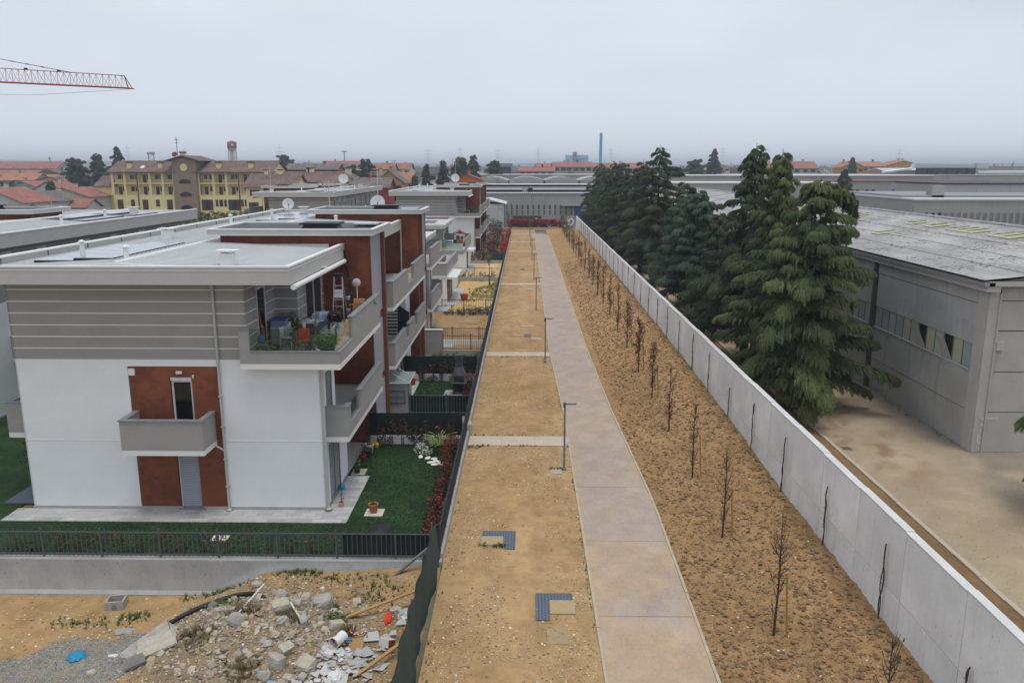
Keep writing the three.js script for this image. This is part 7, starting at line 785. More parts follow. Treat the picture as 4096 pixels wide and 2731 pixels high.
// shade-cloth fence along the edge of the site
{ const o = thing('shade_cloth_fence', 'dark green shade-cloth fence leaning along the rubble site edge', 'fence', [-2.86, 0, -24.95]); const n = 90, m = 8, P = [], I = [], U = []; for (let i = 0; i <= n; i++) for (let j = 0; j <= m; j++) { const s = i / n * 17, t = j / m, top = 1.55 + 0.1 * Math.sin(s * 1.1) + 0.25 * sm(1.5, 4, s); const bulge = 0.1 * Math.sin(t * 3.1) * Math.sin(s * 0.9 + 1) + 0.04 * Math.sin(s * 4 + t * 5) ; P.push(bulge - 0.10 * t, -0.75 + (top + 0.75) * t, s); U.push(s, t * 2.3); } for (let i = 0; i < n; i++) for (let j = 0; j < m; j++) { const a = i * (m + 1) + j, b = a + m + 1; I.push(a, b, a + 1, a + 1, b, b + 1); } const g = new THREE.BufferGeometry(); g.setAttribute('position', new THREE.Float32BufferAttribute(P, 3)); g.setAttribute('uv', new THREE.Float32BufferAttribute(U, 2)); g.setIndex(I); g.computeVertexNormals(); mesh('cloth', g, M.cloth2, o); for (let s = 0.3; s < 17; s += 2.4) mesh('post', bar([-0.16, -1.2, s], [-0.2, 1.5, s], 0.03), M.woodGrey, o); mesh('top_wire', bar([-0.1, 1.55, 0], [-0.1, 1.75, 17], 0.012), M.darkMetal, o); }
tag(mesh('timber_prop', beam([-4.5, -0.25, -23.85], [-3.02, 0.95, -24.1], 0.12, 0.06), M.woodGrey), 'grey board propped from the soil up to the fence corner', 'board');
tag(mesh('timber_plank', beam([-5.25, -0.12, -21.6], [-3.1, 0.38, -22.4], 0.11, 0.05), M.wood), 'long pine board leaning from the heap to the cloth fence', 'plank');
tag(mesh('timber_plank', beam([-4.4, -0.12, -18.8], [-3.05, 0.32, -20.05], 0.11, 0.05), M.wood), 'pine board propped above the tile shards', 'plank');
// concrete lumps, each its own shape
const lump = (sx, sy, sz, seed, blocky = 0.5) => { let g = new THREE.BoxGeometry(1, 1, 1, 3, 3, 3); const p = g.attributes.position, r = rngOf(seed), k1 = r() * 50; for (let i = 0; i < p.count; i++) { let v = V(p.getX(i), p.getY(i), p.getZ(i)); const sp = v.clone().normalize().multiplyScalar(0.6); v.lerp(sp, 1 - blocky); const q = 1 + 0.34 * (fbm(v.x * 2.6 + k1, v.y * 2.6 + v.z * 2.1 + k1, 3) - 0.5) + 0.2 * (fbm(v.x * 7 + k1, v.z * 7 - v.y * 5, 2) - 0.5); p.setXYZ(i, v.x * q * sx, v.y * q * sy, v.z * q * sz); } g = mergeVertices((g.deleteAttribute('normal'), g.deleteAttribute('uv'), g), 1e-4).toNonIndexed(); g.computeVertexNormals(); return uvm(g); };
const conc = [std({ map: grainTex(0x96908a, 0xb3ada3, 0.5, { gr: 16, seed: 261, spot: [0.03, 0x6a645c] }) }), std({ map: grainTex(0xa39a8a, 0xbdb5a4, 0.5, { gr: 16, seed: 262, spot: [0.03, 0x776d60] }) }), std({ map: grainTex(0x6a6763, 0x84807a, 0.5, { gr: 14, seed: 263 }) })];
const heapBlocks = [[-7.58, -22.72, .42, .3], [-6.84, -22.64, .7, .36], [-6.17, -22.28, .72, .5], [-7.23, -21.55, .5, .55], [-6.39, -21, .32, .42], [-5.46, -21.01, .38, .36], [-8.28, -20.75, .46, .46], [-6.56, -19.69, .36, .42], [-6.65, -19.16, .36, .6], [-5.9, -19.31, .64, .42], [-6.87, -18.74, .3, .32], [-8.86, -21.46, .74, .22], [-8.62, -23.49, .28, .28], [-8.25, -22.43, .24, .24], [-7.11, -19.88, .24, .22], [-7.03, -20.25, .3, .25], [-7, -20.88, .36, .28], [-7.62, -19.53, .2, .17], [-7.97, -21.71, .22, .15, 2], [-9.53, -22.13, .34, .2, 2], [-6.3, -20.15, .2, .18], [-7.86, -20.44, .13, .18], [-5.89, -18.85, .26, .2], [-6.27, -18.8, .26, .2], [-6.83, -21.94, .22, .32], [-6.58, -21.39, .25, .22], [-6, -21.34, .18, .22], [-5.2, -22.6, .3, .22]];
const where = ['on the top back of the rubble heap', 'long and flat-topped, back of the heap', 'largest of the lumps at the heap\'s back', 'upright with a pale face, middle of the heap', 'narrow, right of the upright pale one', 'beside the red and white tape', 'rounded, left middle of the heap', 'square cut, front of the heap', 'tall and pale at the front of the heap', 'big and wide beside the tile shards', 'at the lower front edge of the heap', 'flat and tan on the left flank', 'lying under the white stick\'s top end', 'small, beside the black pipe\'s end', 'small, left of the square cut one', 'small, behind the square cut one', 'slab-like, below the upright pale one', 'small and bright in the dry grass', 'dark, left of the upright pale one', 'dark, left of the heap\'s stones near the pipe', 'small, left of the white bucket', 'small and narrow by the rounded lump', 'low, beside the broken sheet', 'low, left of the tile shards', 'standing behind the broken white stick', 'jagged, below the broken white stick', 'small, left of the tape lump', 'half buried below the long pine board'];
heapBlocks.forEach(([x, z, w, h, k], i) => { const o = mesh('concrete_lump', lump(w * 0.8, h * 0.78, Math.min(w, h) * 0.95 + 0.06, 1000 + i, i === 7 ? 0.85 : 0.45), conc[k ?? (i % 2)]); o.position.set(x, siteY(x, z) + h * 0.16, z); o.rotation.set((i % 5 - 2) * 0.16, i * 1.7, (i % 7 - 3) * 0.12); tag(o, 'broken concrete lump ' + where[i], 'concrete lump', 'concrete lumps on the rubble heap'); });
[[-12.03, -19.65, .42, .3, 'isolated pale boulder at the left foot of the rubble heap'], [-11.04, -21.74, .4, .3, 'round boulder where the black pipe enters the heap']].forEach(([x, z, w, h, l], i) => { const o = mesh('boulder', lump(w * 0.6, h * 0.6, h * 0.7, 1050 + i, 0.2), conc[1]); o.position.set(x, siteY(x, z) + 0.06, z); tag(o, l, 'boulder'); });
{ const r = rngOf(265), ms = [flat(0xa8a396, 0.9), flat(0xb9ab8f, 0.9), flat(0x97938c, 0.9), flat(0xc8c1b2, 0.9)]; const gs = [0, 1, 2, 3].map(k => { const g = lump(1, 0.66, 0.8, 1070 + k, 0.08); return g; });
  const spots = [[-12.8, -22.1], [-12.93, -22], [-13.79, -21.79], [-14.46, -22.77], [-14.83, -22.76], [-14.68, -22.56], [-13.72, -22.68], [-13.74, -22.34], [-12.86, -22.66], [-15.6, -22.72], [-11.4, -21.21], [-12.41, -22.8], [-12.48, -22.04], [-10.99, -22.52], [-9.14, -22.68], [-8.98, -20.35], [-9.49, -20.18], [-7.9, -20.26], [-9.06, -19.81], [-10.71, -19.28], [-10.63, -19.52], [-9.31, -19.86]]; while (spots.length < 210) { const k = r(); spots.push(k < 0.3 ? [-14.6 + 3.4 * r(), -23.1 + 1.5 * r()] : k < 0.8 ? [-11 + 5.6 * r(), -22.9 + 4.6 * r()] : [-9.5 + 6 * r(), -24.1 + 2.4 * r()]); }
  spots.forEach(([x, z], i) => { const s = i < 22 ? 0.07 + 0.05 * r() : 0.03 + 0.055 * r() * r() + 0.02 * r(); const o = mesh('cobble', gs[i % 4], ms[Math.floor(r() * 4)]); o.position.set(x, siteY(x, z) + s * 0.25, z); o.rotation.set(r() * 0.5, r() * 6, r() * 0.5); o.scale.setScalar(s); tag(o, 'rounded pale cobble lying loose on the building site soil', 'cobble', 'cobbles strewn over the building site'); }); }
tag(scatter('site_gravel', 9000, 271, -16.5, -9.5, -23, -16.5, siteY, 0.010, 0.028, [0x8f9499, 0x7c8288, 0xa3a7aa, 0x6f757b], (x, z, r) => gravelZone(x, z) > 0.5, 1), 'grey crushed gravel spread on the building site', 'gravel');
tag(scatter('heap_gravel', 9000, 277, -11.2, -3.2, -24, -16.5, siteY, 0.012, 0.06, [0xb0a794, 0x9a9184, 0xc4bcae, 0x7d7468, 0x8a7a60], (x, z, r) => r() < 0.35 + 0.6 * Math.exp(-(((x + 7.2) / 3.2) ** 2) - (((z + 20.2) / 2.6) ** 2)), 1), 'small stones and crushed concrete covering the rubble heap', 'gravel');
tag(scatter('heap_rubble', 2400, 284, -11, -4.2, -23.4, -16.8, siteY, 0.02, 0.13, [0xa49a88, 0x958b7c, 0xb4aa9a, 0x857a6a, 0xa8967a], (x, z, r) => r() < 1.3 * Math.exp(-(((x + 7.6) / 2.6) ** 2) - (((z + 20.4) / 2.4) ** 2)), 1), 'broken concrete and stones heaped on the building site', 'rubble');
tag(scatter('site_stones', 2500, 283, -17, -3.2, -24.1, -17, siteY, 0.01, 0.05, [0xc2ac86, 0xa88f68, 0xd2c6ae, 0x957d58], (x, z) => gravelZone(x, z) < 0.3, 1), 'small tan stones over the building site soil', 'gravel');
weeds('site_weeds', 'green weeds on the building site and heap edges', 950, 285, r => { const q = [[-13.6, -22.5, 1.7, 0.35], [-12.4, -22.9, 0.6, 0.35], [-10.9, -20.4, 0.35, 0.9], [-10.2, -24.0, 1.4, 0.25], [-7.4, -24.05, 1.0, 0.2], [-9.2, -22.2, 0.7, 0.35], [-6, -23.8, 2, 0.3], [-5.6, -21.6, 0.5, 0.4], [-5.9, -22.3, 0.3, 0.2], [-4.6, -23, 1, 0.8]][Math.floor(r() * 10)]; const x = q[0] + (r() + r() - 1) * q[2], z = q[1] + (r() + r() - 1) * q[3]; return [x, siteY(x, z), z]; }, 0.06, 0.2, [0x4f6a2b, 0x5d7a33, 0x71803a, 0x3f5a26]);
weeds('dry_grass', 'dry straw-coloured grass tufts hanging on the rubble heap', 420, 287, r => { const q = [[-7.5, -19, 0.6, 0.5], [-5.1, -20.7, 0.25, 0.3], [-8.4, -21.5, 0.7, 0.4], [-6.9, -21.2, 0.5, 0.4], [-9.3, -20.2, 0.6, 0.5]][Math.floor(r() * 5)]; const x = q[0] + (r() + r() - 1) * q[2], z = q[1] + (r() + r() - 1) * q[3]; return [x, siteY(x, z), z]; }, 0.12, 0.3, [0x8a7a58, 0x766648, 0x9c8c68]);
// eroded slabs on the left flank
[[-11.2, -19.84, -10.4, -21.23, 0.42, 'long eroded asphalt slab on the left flank of the heap, upper'], [-10.76, -19.74, -9.9, -20.3, 0.5, 'broad eroded concrete slab on the left flank, lower'], [-10.9, -19.3, -10.45, -19.6, 0.3, 'dark broken slab at the foot of the left flank']].forEach(([x0, z0, x1, z1, w, l], i) => { const L = Math.hypot(x1 - x0, z1 - z0); const o = mesh('broken_slab', lump(L * 1.0, 0.16, w * 1.25, 1090 + i, 0.75), conc[i === 2 ? 2 : i]); const x = (x0 + x1) / 2, z = (z0 + z1) / 2; o.position.set(x, siteY(x, z) + 0.12, z); o.rotation.set(0.25, -Math.atan2(z1 - z0, x1 - x0), 0.18, 'YXZ'); tag(o, l, 'slab'); });
tag(mesh('corrugated_pipe', (() => { const pts = [[-11.1, -21.3], [-10.85, -21.5], [-10.2, -21.95], [-9.6, -22.45], [-9.0, -22.75], [-8.4, -22.75], [-8.05, -22.55]].map(([x, z], i) => [x, siteY(x, z) + (i === 0 || i === 6 ? -0.05 : 0.09 + 0.03 * Math.sin(i)), z]); return tube(pts, 0.075, 90, 10); })(), std({ color: 0x17191a, roughness: 0.55 })), 'thick black corrugated pipe curving over the rubble heap', 'pipe');
const gy = (x, z, d = 0) => siteY(x, z) + d;
tag(mesh('white_batten', beam([-8.38, gy(-8.38, -21.09, 0.06), -21.09], [-8.22, gy(-8.22, -23.03, 0.3), -23.03], 0.05, 0.03), flat(0xcfcdc6)), 'long white batten lying across the black pipe', 'batten');
tag(mesh('white_batten', beam([-7.04, gy(-7.04, -21.81, 0.15), -21.81], [-6.51, gy(-6.51, -21.06, 0.08), -21.06], 0.06, 0.03), flat(0xd8d2c4)), 'short broken white batten between the concrete lumps', 'batten');
{ const x = -5.2, z = -20.15, o = thing('paint_bucket', 'white plastic bucket with a red logo lying on its side on the tile shards', 'bucket', [x, gy(x, z, 0.2), z], -0.5); const c = document.createElement('canvas'); c.width = 128; c.height = 64; const t = c.getContext('2d'); t.fillStyle = '#e2e2de'; t.fillRect(0, 0, 128, 64); t.strokeStyle = '#c4202c'; t.lineWidth = 7; t.beginPath(); t.moveTo(66, 20); t.lineTo(86, 12); t.lineTo(96, 24); t.lineTo(112, 20); t.stroke(); t.beginPath(); t.arc(78, 26, 9, 0, 6.3); t.stroke(); const tx = new THREE.CanvasTexture(c); tx.colorSpace = THREE.SRGBColorSpace; const g = new THREE.CylinderGeometry(0.15, 0.17, 0.42, 20, 1, true); g.rotateX(Math.PI / 2); mesh('shell', g, std({ map: tx, roughness: 0.4, side: THREE.DoubleSide }), o); mesh('bottom', new THREE.CircleGeometry(0.15, 20).rotateY(Math.PI).translate(0, 0, -0.2), flat(0xcfcfca, 0.5, { side: THREE.DoubleSide }), o); mesh('rim', new THREE.TorusGeometry(0.17, 0.012, 6, 22).translate(0, 0, 0.21), flat(0xdededa, 0.4), o); o.rotation.z = 0.15; }
tag(mesh('bucket_lid', (() => { const x = -4.92, z = -20.15, g = new THREE.TorusGeometry(0.1, 0.025, 6, 18); g.rotateX(0.6); g.translate(x, gy(x, z, 0.16), z); return g; })(), flat(0x4f7fa8, 0.5)), 'blue plastic ring lid beside the white bucket', 'lid');
tag(mesh('cardboard_piece', (() => { const x = -4.68, z = -20.0; const g = new THREE.PlaneGeometry(0.42, 0.36, 4, 3), p = g.attributes.position; for (let i = 0; i < p.count; i++) p.setZ(i, 0.06 * Math.sin(p.getX(i) * 9)); g.rotateX(-1.0); g.translate(x, gy(x, z, 0.17), z); g.computeVertexNormals(); return g; })(), flat(0xa98458, 0.9, { side: THREE.DoubleSide })), 'torn brown cardboard beside the blue lid', 'cardboard');
{ const x = -3.8, z = -19.95, o = thing('hollow_brick', 'white-faced hollow clay block standing on the tile shards', 'hollow brick', [x, gy(x, z, 0.1), z], 0.7); o.rotation.x = -0.4; mesh('block', B(-0.12, 0, -0.25, 0.12, 0.22, 0.25), flat(0xcdc9c2), o); mesh('clay_end', B(-0.11, 0.01, 0.25, 0.11, 0.21, 0.256), flat(0xa5583e), o); for (let i = 0; i < 6; i++) mesh('cavity', B(-0.09 + (i % 3) * 0.065, 0.03 + Math.floor(i / 3) * 0.09, 0.256, -0.045 + (i % 3) * 0.065, 0.1 + Math.floor(i / 3) * 0.09, 0.26), flat(0x3a1f18), o); }
function crumple(name, label, cat, x, z, sx, sy, sz, m, seed, d = 0.05) { const g = new THREE.IcosahedronGeometry(1, 4), p = g.attributes.position; for (let i = 0; i < p.count; i++) { const a = p.getX(i), b = p.getY(i), c = p.getZ(i); const q = 0.62 + 0.55 * fbm(a * 2.2 + seed, b * 2.2 + c * 1.7 + seed, 4) + 0.35 * (fbm(a * 6 + seed, c * 6 - b * 5, 2) - 0.5); p.setXYZ(i, a * q * sx, b * q * sy, c * q * sz); } g.computeVertexNormals(); g.translate(x, gy(x, z, d), z); return tag(mesh(name, g, m), label, cat); }
crumple('blue_tarpaulin', 'crumpled bright blue tarpaulin on the grey gravel', 'tarpaulin', -13.1, -20.75, 0.3, 0.12, 0.28, flat(0x2486ac, 0.5), 3); crumple('plastic_bag', 'clear white plastic bag near the cloth fence', 'plastic bag', -3.5, -21.6, 0.28, 0.24, 0.24, flat(0xb8bcbe, 0.3), 5, 0.1); crumple('plastic_bag', 'white plastic bag among the tile shards', 'plastic bag', -4.95, -18.75, 0.24, 0.16, 0.24, flat(0xd8d8d6, 0.35), 6, 0.1); crumple('orange_netting', 'larger scrap of orange safety netting near the cloth fence', 'netting', -4.05, -21.5, 0.13, 0.07, 0.34, flat(0xd8401c, 0.6), 7, 0.08); crumple('orange_netting', 'smaller scrap of orange netting under the cloth fence', 'netting', -3.4, -21.05, 0.16, 0.05, 0.14, flat(0xd8621c, 0.6), 8, 0.05); crumple('plaster_lump', 'pale plaster lump beside the orange netting', 'lump', -3.9, -22.05, 0.2, 0.12, 0.14, flat(0xc4c0b8, 0.9), 9); crumple('grey_rag', 'crumpled grey rag on the soil left of the heap', 'rag', -12.35, -22.05, 0.34, 0.08, 0.2, flat(0x9c9a96, 0.9), 10, 0.02); crumple('white_scrap', 'small white plastic scrap on the gravel right of the tarpaulin', 'scrap', -11.9, -20.6, 0.16, 0.04, 0.08, flat(0xd8d8d4, 0.6), 11, 0.02); crumple('white_scrap', 'small white scrap on the soil behind the heap', 'scrap', -6.45, -23.3, 0.09, 0.09, 0.07, flat(0xd8d8d4, 0.6), 12, 0.05);
tag(mesh('barrier_tape', (() => { const pts = [[-5.25, -21.1], [-5.0, -21.05], [-4.92, -20.8], [-4.98, -20.6], [-4.75, -20.5], [-4.5, -20.6], [-4.45, -20.4]].map(([x, z], i) => [x, gy(x, z, 0.1 + 0.04 * (i % 2)), z]); return tube(pts, 0.02, 60, 4); })(), std({ map: rep(tex(64, (u) => (u * 8) % 1 < 0.5 ? [200, 40, 40] : [225, 222, 218]), 0.8), roughness: 0.6 })), 'twisted red and white barrier tape on the heap', 'tape');
{ const x = -13.3, z = -23.55, o = thing('concrete_chamber', 'open square concrete drain chamber on the site left of the heap', 'drain chamber', [x, gy(x, z) - 0.06, z], 0.15); o.scale.setScalar(0.85); const cm = conc[0]; mesh('side', B(-0.34, 0, -0.3, -0.27, 0.42, 0.3), cm, o); mesh('side', B(0.27, 0, -0.3, 0.34, 0.42, 0.3), cm, o); mesh('side', B(-0.27, 0, -0.3, 0.27, 0.42, -0.23), cm, o); mesh('side', B(-0.27, 0, 0.23, 0.27, 0.42, 0.3), cm, o); mesh('bottom', B(-0.27, 0, -0.23, 0.27, 0.06, 0.23), cm, o); mesh('pipe_knockout', new THREE.CircleGeometry(0.1, 18).translate(0, 0.2, 0.306), conc[2], o); }
// broken tiles: each shard a flat piece of its own
{ const r = rngOf(291), tm = [flat(0xbdbbb7, 0.6), flat(0xc9c6c1, 0.6), flat(0xaaa8a5, 0.65), flat(0xb3aca4, 0.7)]; for (let i = 0; i < 130; i++) { const big = i < 16; let x, z; do { x = -4.95 + (r() + r() - 1) * 1.55; z = -19.3 + (r() + r() - 1) * 1.25; } while (x > -3.35 || (x < -5.6 && z < -19.3)); const s = big ? 0.2 + 0.14 * r() : 0.05 + 0.12 * r(); const n = 3 + Math.floor(r() * 3), pts = []; for (let k = 0; k < n; k++) { const a = (k + 0.6 * r()) / n * 6.28; pts.push(new THREE.Vector2(Math.cos(a) * s * (0.8 + 0.4 * r()), Math.sin(a) * s * (0.7 + 0.5 * r()))); } const g = new THREE.ExtrudeGeometry(new THREE.Shape(pts), { depth: 0.012, bevelEnabled: false }); g.rotateX(-Math.PI / 2 + (r() - .5) * 0.7); g.rotateY(r() * 6); g.translate(x, gy(x, z, 0.03 + 0.09 * r()), z); tag(mesh('tile_shard', uvm(g), tm[Math.floor(r() * 4)]), big ? 'large broken pale grey floor tile piece in the shard pile' : 'small broken pale grey tile shard in the pile', 'tile shard', big ? 'large tile pieces in the pile' : 'small tile shards in the pile'); } }
[[-4.35, -20.45, 0.26, 'grey tile sheet standing behind the cardboard'], [-3.6, -21.2, 0.16, 'single tile piece on the soil below the orange netting'], [-3.75, -20.6, 0.12, 'lone triangular tile chip near the cloth fence']].forEach(([x, z, s, l], i) => { const g = new THREE.ExtrudeGeometry(new THREE.Shape([new THREE.Vector2(-s, -s * 0.7), new THREE.Vector2(s, -s * 0.5), new THREE.Vector2(s * 0.7, s * 0.7), new THREE.Vector2(-s * 0.4, s * 0.5)]), { depth: 0.012, bevelEnabled: false }); g.rotateX(-1.2 + i * 0.1); g.translate(x, gy(x, z, 0.1), z); tag(mesh('loose_tile', uvm(g), flat(0xb5b3b0, 0.6)), l, 'tile piece'); });
tag(mesh('plasterboard_sheet', (() => { const x = -6.45, z = -18.5; return beam([x - 0.3, gy(x, z, 0.1), z], [x + 0.35, gy(x, z, 0.05), z + 0.1], 0.3, 0.015); })(), flat(0x8fa2ae, 0.5)), 'bluish broken sheet at the lower front of the heap', 'sheet');
{ const r = rngOf(293), bm = flat(0xa8604a, 0.9); for (let i = 0; i < 9; i++) { const x = [-5.9, -6.6, -5.5, -8.2, -7.2, -6.1, -5.1, -7.9, -4.9][i], z = [-22.9, -20.6, -22.9, -20.2, -19.1, -20.5, -23.1, -21.4, -22.8][i]; const o = mesh('brick_fragment', lump(0.07 + 0.03 * r(), 0.04, 0.05, 1120 + i, 0.7), bm); o.position.set(x, gy(x, z, 0.03), z); o.rotation.y = r() * 6; tag(o, 'small reddish brick fragment among the rubble', 'brick fragment', 'brick fragments in the rubble'); } }
{ const r = rngOf(295), g = []; for (let i = 0; i < 5; i++) { const x = [-7.9, -6.2, -8.6, -6.9, -10.2][i], z = [-20.0, -20.9, -19.9, -22.2, -20.6][i]; const o = mesh('reinforcing_bar', tube([[x, gy(x, z, 0), z], [x + 0.2 * (r() - .5), gy(x, z, 0.25), z + 0.1], [x + 0.5 * (r() - .2), gy(x, z, 0.3 + 0.2 * r()), z + 0.3 * (r() - .5)]], 0.009, 14, 5), flat(0x4a3328, 0.9)); tag(o, ['bent rusty bar by the rounded lump', 'curved rusty bar beside the tape', 'rusty bar at the left flank of the heap', 'hooked rusty bar between the back lumps', 'rusty bar near the eroded slabs'][i], 'steel bar'); } }
// ---------- things on the near terrace ----------
const FY = 6.02;
function gardenChair(label, x, z, ry, c, y = FY, group) { const o = thing('garden_chair', label, 'chair', [x, y, z], ry, group), m = flat(c, 0.45); mesh('seat', RB(-0.22, 0.43, -0.22, 0.22, 0.46, 0.22, 0.012), m, o); mesh('backrest', RB(-0.22, 0.46, -0.24, 0.22, 0.84, -0.21, 0.012), m, o); for (const [a, b] of [[-1, -1], [1, -1], [-1, 1], [1, 1]]) mesh('leg', bar([a * 0.23, 0, b * 0.24], [a * 0.2, 0.44, b * 0.2], 0.016), m, o); for (const s of [-1, 1]) mesh('armrest', beam([s * 0.23, 0.64, -0.22], [s * 0.23, 0.64, 0.18], 0.03, 0.025), m, o); return o; }
{ const o = thing('terrace_table', 'black rectangular table on the near terrace', 'table', [-8.6, FY, -31.6]), m = flat(0x26282b, 0.5); mesh('tabletop', RB(-0.52, 0.71, -0.95, 0.52, 0.75, 0.9, 0.01), m, o); for (const [a, b] of [[-1, -1], [1, -1], [-1, 1], [1, 1]]) mesh('leg', B(a * 0.48 - 0.04, 0, b * 0.88 - 0.04, a * 0.48 + 0.04, 0.71, b * 0.88 + 0.04), m, o); }
gardenChair('orange-red plastic chair at the black table', -8.65, -30.35, 0, 0xc8371c); gardenChair('white chair left of the black table, front one', -9.38, -30.85, 1.5, 0xc9c9c6); gardenChair('white chair left of the black table, rear one', -9.4, -31.9, 1.3, 0xc9c9c6); gardenChair('white chair right of the black table', -7.8, -31.0, -1.5, 0xc9c9c6);
pot('small white-barked plant in a pot on the black table', -8.35, -31.3, 0.11, 0.16, flat(0x9a948c), { y: FY + 0.75, plant: 'bush', pn: 60, pH: 0.3, pw: 0.22, seed: 11, cols: [0x5d7032, 0x6f7c3a] });
tag(mesh('table_vase', lathe([[0, 0], [0.075, 0], [0.08, 0.24], [0.07, 0.26], [0, 0.26]], 14, -8.75, FY + 0.75, -31.0), flat(0xc9c2b0, 0.6)), 'cream cylinder vase on the black table', 'vase');
pot('shallow green bowl on the near end of the black table', -8.95, -30.85, 0.16, 0.1, flat(0x2a5038), { y: FY + 0.75, plant: 'bush', pn: 40, pH: 0.28, pw: 0.2, seed: 12, cols: [0x7c8a3a, 0x9a9a40] });
const slate = flat(0x4d565a, 0.6);
pot('round slate pot with a sparse shrub against the terrace glass', -8.42, -28.85, 0.22, 0.36, slate, { y: FY, plant: 'bush', pn: 90, pH: 1.15, pw: 0.4, seed: 13, cols: [0x4d5e2c, 0x6c7a38, 0x8a8a44] });
pot('slate pot with a small cypress against the terrace glass', -7.95, -28.82, 0.2, 0.3, slate, { y: FY, plant: 'cone', pn: 420, pH: 0.9, pw: 0.2, seed: 14, cols: [0x33482a, 0x3f5532], ls: 0.06 });
pot('large slate pot with a leafy lemon tree in the terrace corner', -7.33, -28.92, 0.29, 0.5, slate, { y: FY, plant: 'bush', pn: 430, pH: 1.35, pw: 0.5, seed: 15, cols: [0x4a6a28, 0x5f7c30, 0x85903c, 0x3a5522], ls: 0.13, name: 'lemon_tree' });
{ const o = thing('window_box', 'long dark planter with herbs along the terrace glass', 'planter', [-9.2, FY, -28.75]); mesh('trough', [B(-0.42, 0, -0.12, 0.42, 0.2, 0.12)], flat(0x23302c, 0.6), o); const r = rngOf(16), ms = [], cs = []; for (let i = 0; i < 180; i++) { ms.push(TM((r() - .5) * 0.8, 0.22 + 0.16 * r(), (r() - .5) * 0.2, r() * 6, 0.06, r(), r())); cs.push(new THREE.Color([0x35562a, 0x46682f][i % 2])); } instanced('herbs', leafGeo, M.glossLeaf, ms, cs, o); for (const x of [-0.1, 0.15]) mesh('plant_label', B(x, 0.2, 0.1, x + 0.1, 0.3, 0.11), flat(0xbcd8d8), o); }
pot('low planter of yellow-green foliage with red flowers at the terrace glass', -9.72, -28.75, 0.2, 0.16, flat(0x3a3a36), { y: FY, plant: 'bush', pn: 120, pH: 0.28, pw: 0.26, seed: 17, cols: [0x86983a, 0x6f8a34], top: [0xb02430], red: 0.12 });
{ const c = document.createElement('canvas'); c.width = 128; c.height = 160; const t = c.getContext('2d'); t.fillStyle = '#27434a'; t.fillRect(0, 0, 128, 160); t.fillStyle = '#b8c8c4'; for (let i = 0; i < 12; i++) t.fillRect((i * 37) % 120, (i * 53) % 50, 12, 5); t.fillStyle = '#8c2b33'; t.fillRect(14, 58, 100, 26); t.fillStyle = '#f0f0ee'; t.font = 'bold 24px sans-serif'; t.fillText('VIGOR', 22, 80); t.font = 'bold 22px sans-serif'; t.fillStyle = '#2f7a58'; t.fillRect(14, 86, 100, 26); t.fillStyle = '#f0f0ee'; t.fillText('PLANT', 24, 107); t.fillStyle = '#b83a68'; t.fillRect(80, 126, 30, 24); const tx = new THREE.CanvasTexture(c); tx.colorSpace = THREE.SRGBColorSpace; const o = thing('soil_bag', 'teal plastic bag of potting soil lettered VIGOR PLANT in the terrace corner', 'soil bag', [-9.84, FY, -29.0], 0.1); mesh('bag', (() => { const g = new THREE.BoxGeometry(0.4, 0.62, 0.22, 6, 8, 4), p = g.attributes.position; for (let i = 0; i < p.count; i++) { const y = p.getY(i) + 0.31; const k = 1 - 0.45 * sm(0.42, 0.62, y); p.setX(i, p.getX(i) * k + 0.02 * Math.sin(y * 20)); p.setZ(i, p.getZ(i) * k * (1 + 0.2 * Math.sin(p.getX(i) * 9))); p.setY(i, y); } g.computeVertexNormals(); return g; })(), std({ map: tx, roughness: 0.35 }), o); mesh('cloth', (() => { const g = new THREE.IcosahedronGeometry(0.14, 2); g.scale(1, 1.4, 0.8); g.translate(0.02, 0.72, -0.05); return g; })(), flat(0x245f96, 0.8), o); }
tag(mesh('rubbish_bin', lathe([[0, 0], [0.16, 0], [0.2, 0.36], [0.21, 0.38], [0.18, 0.38], [0.15, 0.04], [0, 0.04]], 16, -9.5, FY, -29.6), flat(0x202224, 0.6)), 'black open bin beside the potting soil bag', 'bin');
{ const o = thing('folded_parasol', 'long red furled parasol leaning at the striped wall', 'parasol', [-9.85, FY, -29.45]); mesh('pole', bar([0.1, 0, 0], [-0.22, 1.55, -0.3], 0.02), M.wood, o); mesh('canopy', bar([-0.05, 0.75, -0.14], [-0.24, 1.65, -0.32], 0.06, 0.02, 8), flat(0x8a2420, 0.8), o); mesh('tie', new THREE.TorusGeometry(0.05, 0.012, 6, 12).rotateX(1.4).translate(-0.12, 1.1, -0.22), M.woodPale, o); }
tag(mesh('hose_loop', tube(Array.from({ length: 14 }, (_, i) => [-9.55 + 0.22 * Math.cos(i), FY + 0.08 + 0.05 * i, -29.15 + 0.1 * Math.sin(i)]), 0.018, 60, 5), flat(0xa8a04a, 0.6)), 'pale green hose looped beside the soil bag', 'hose');
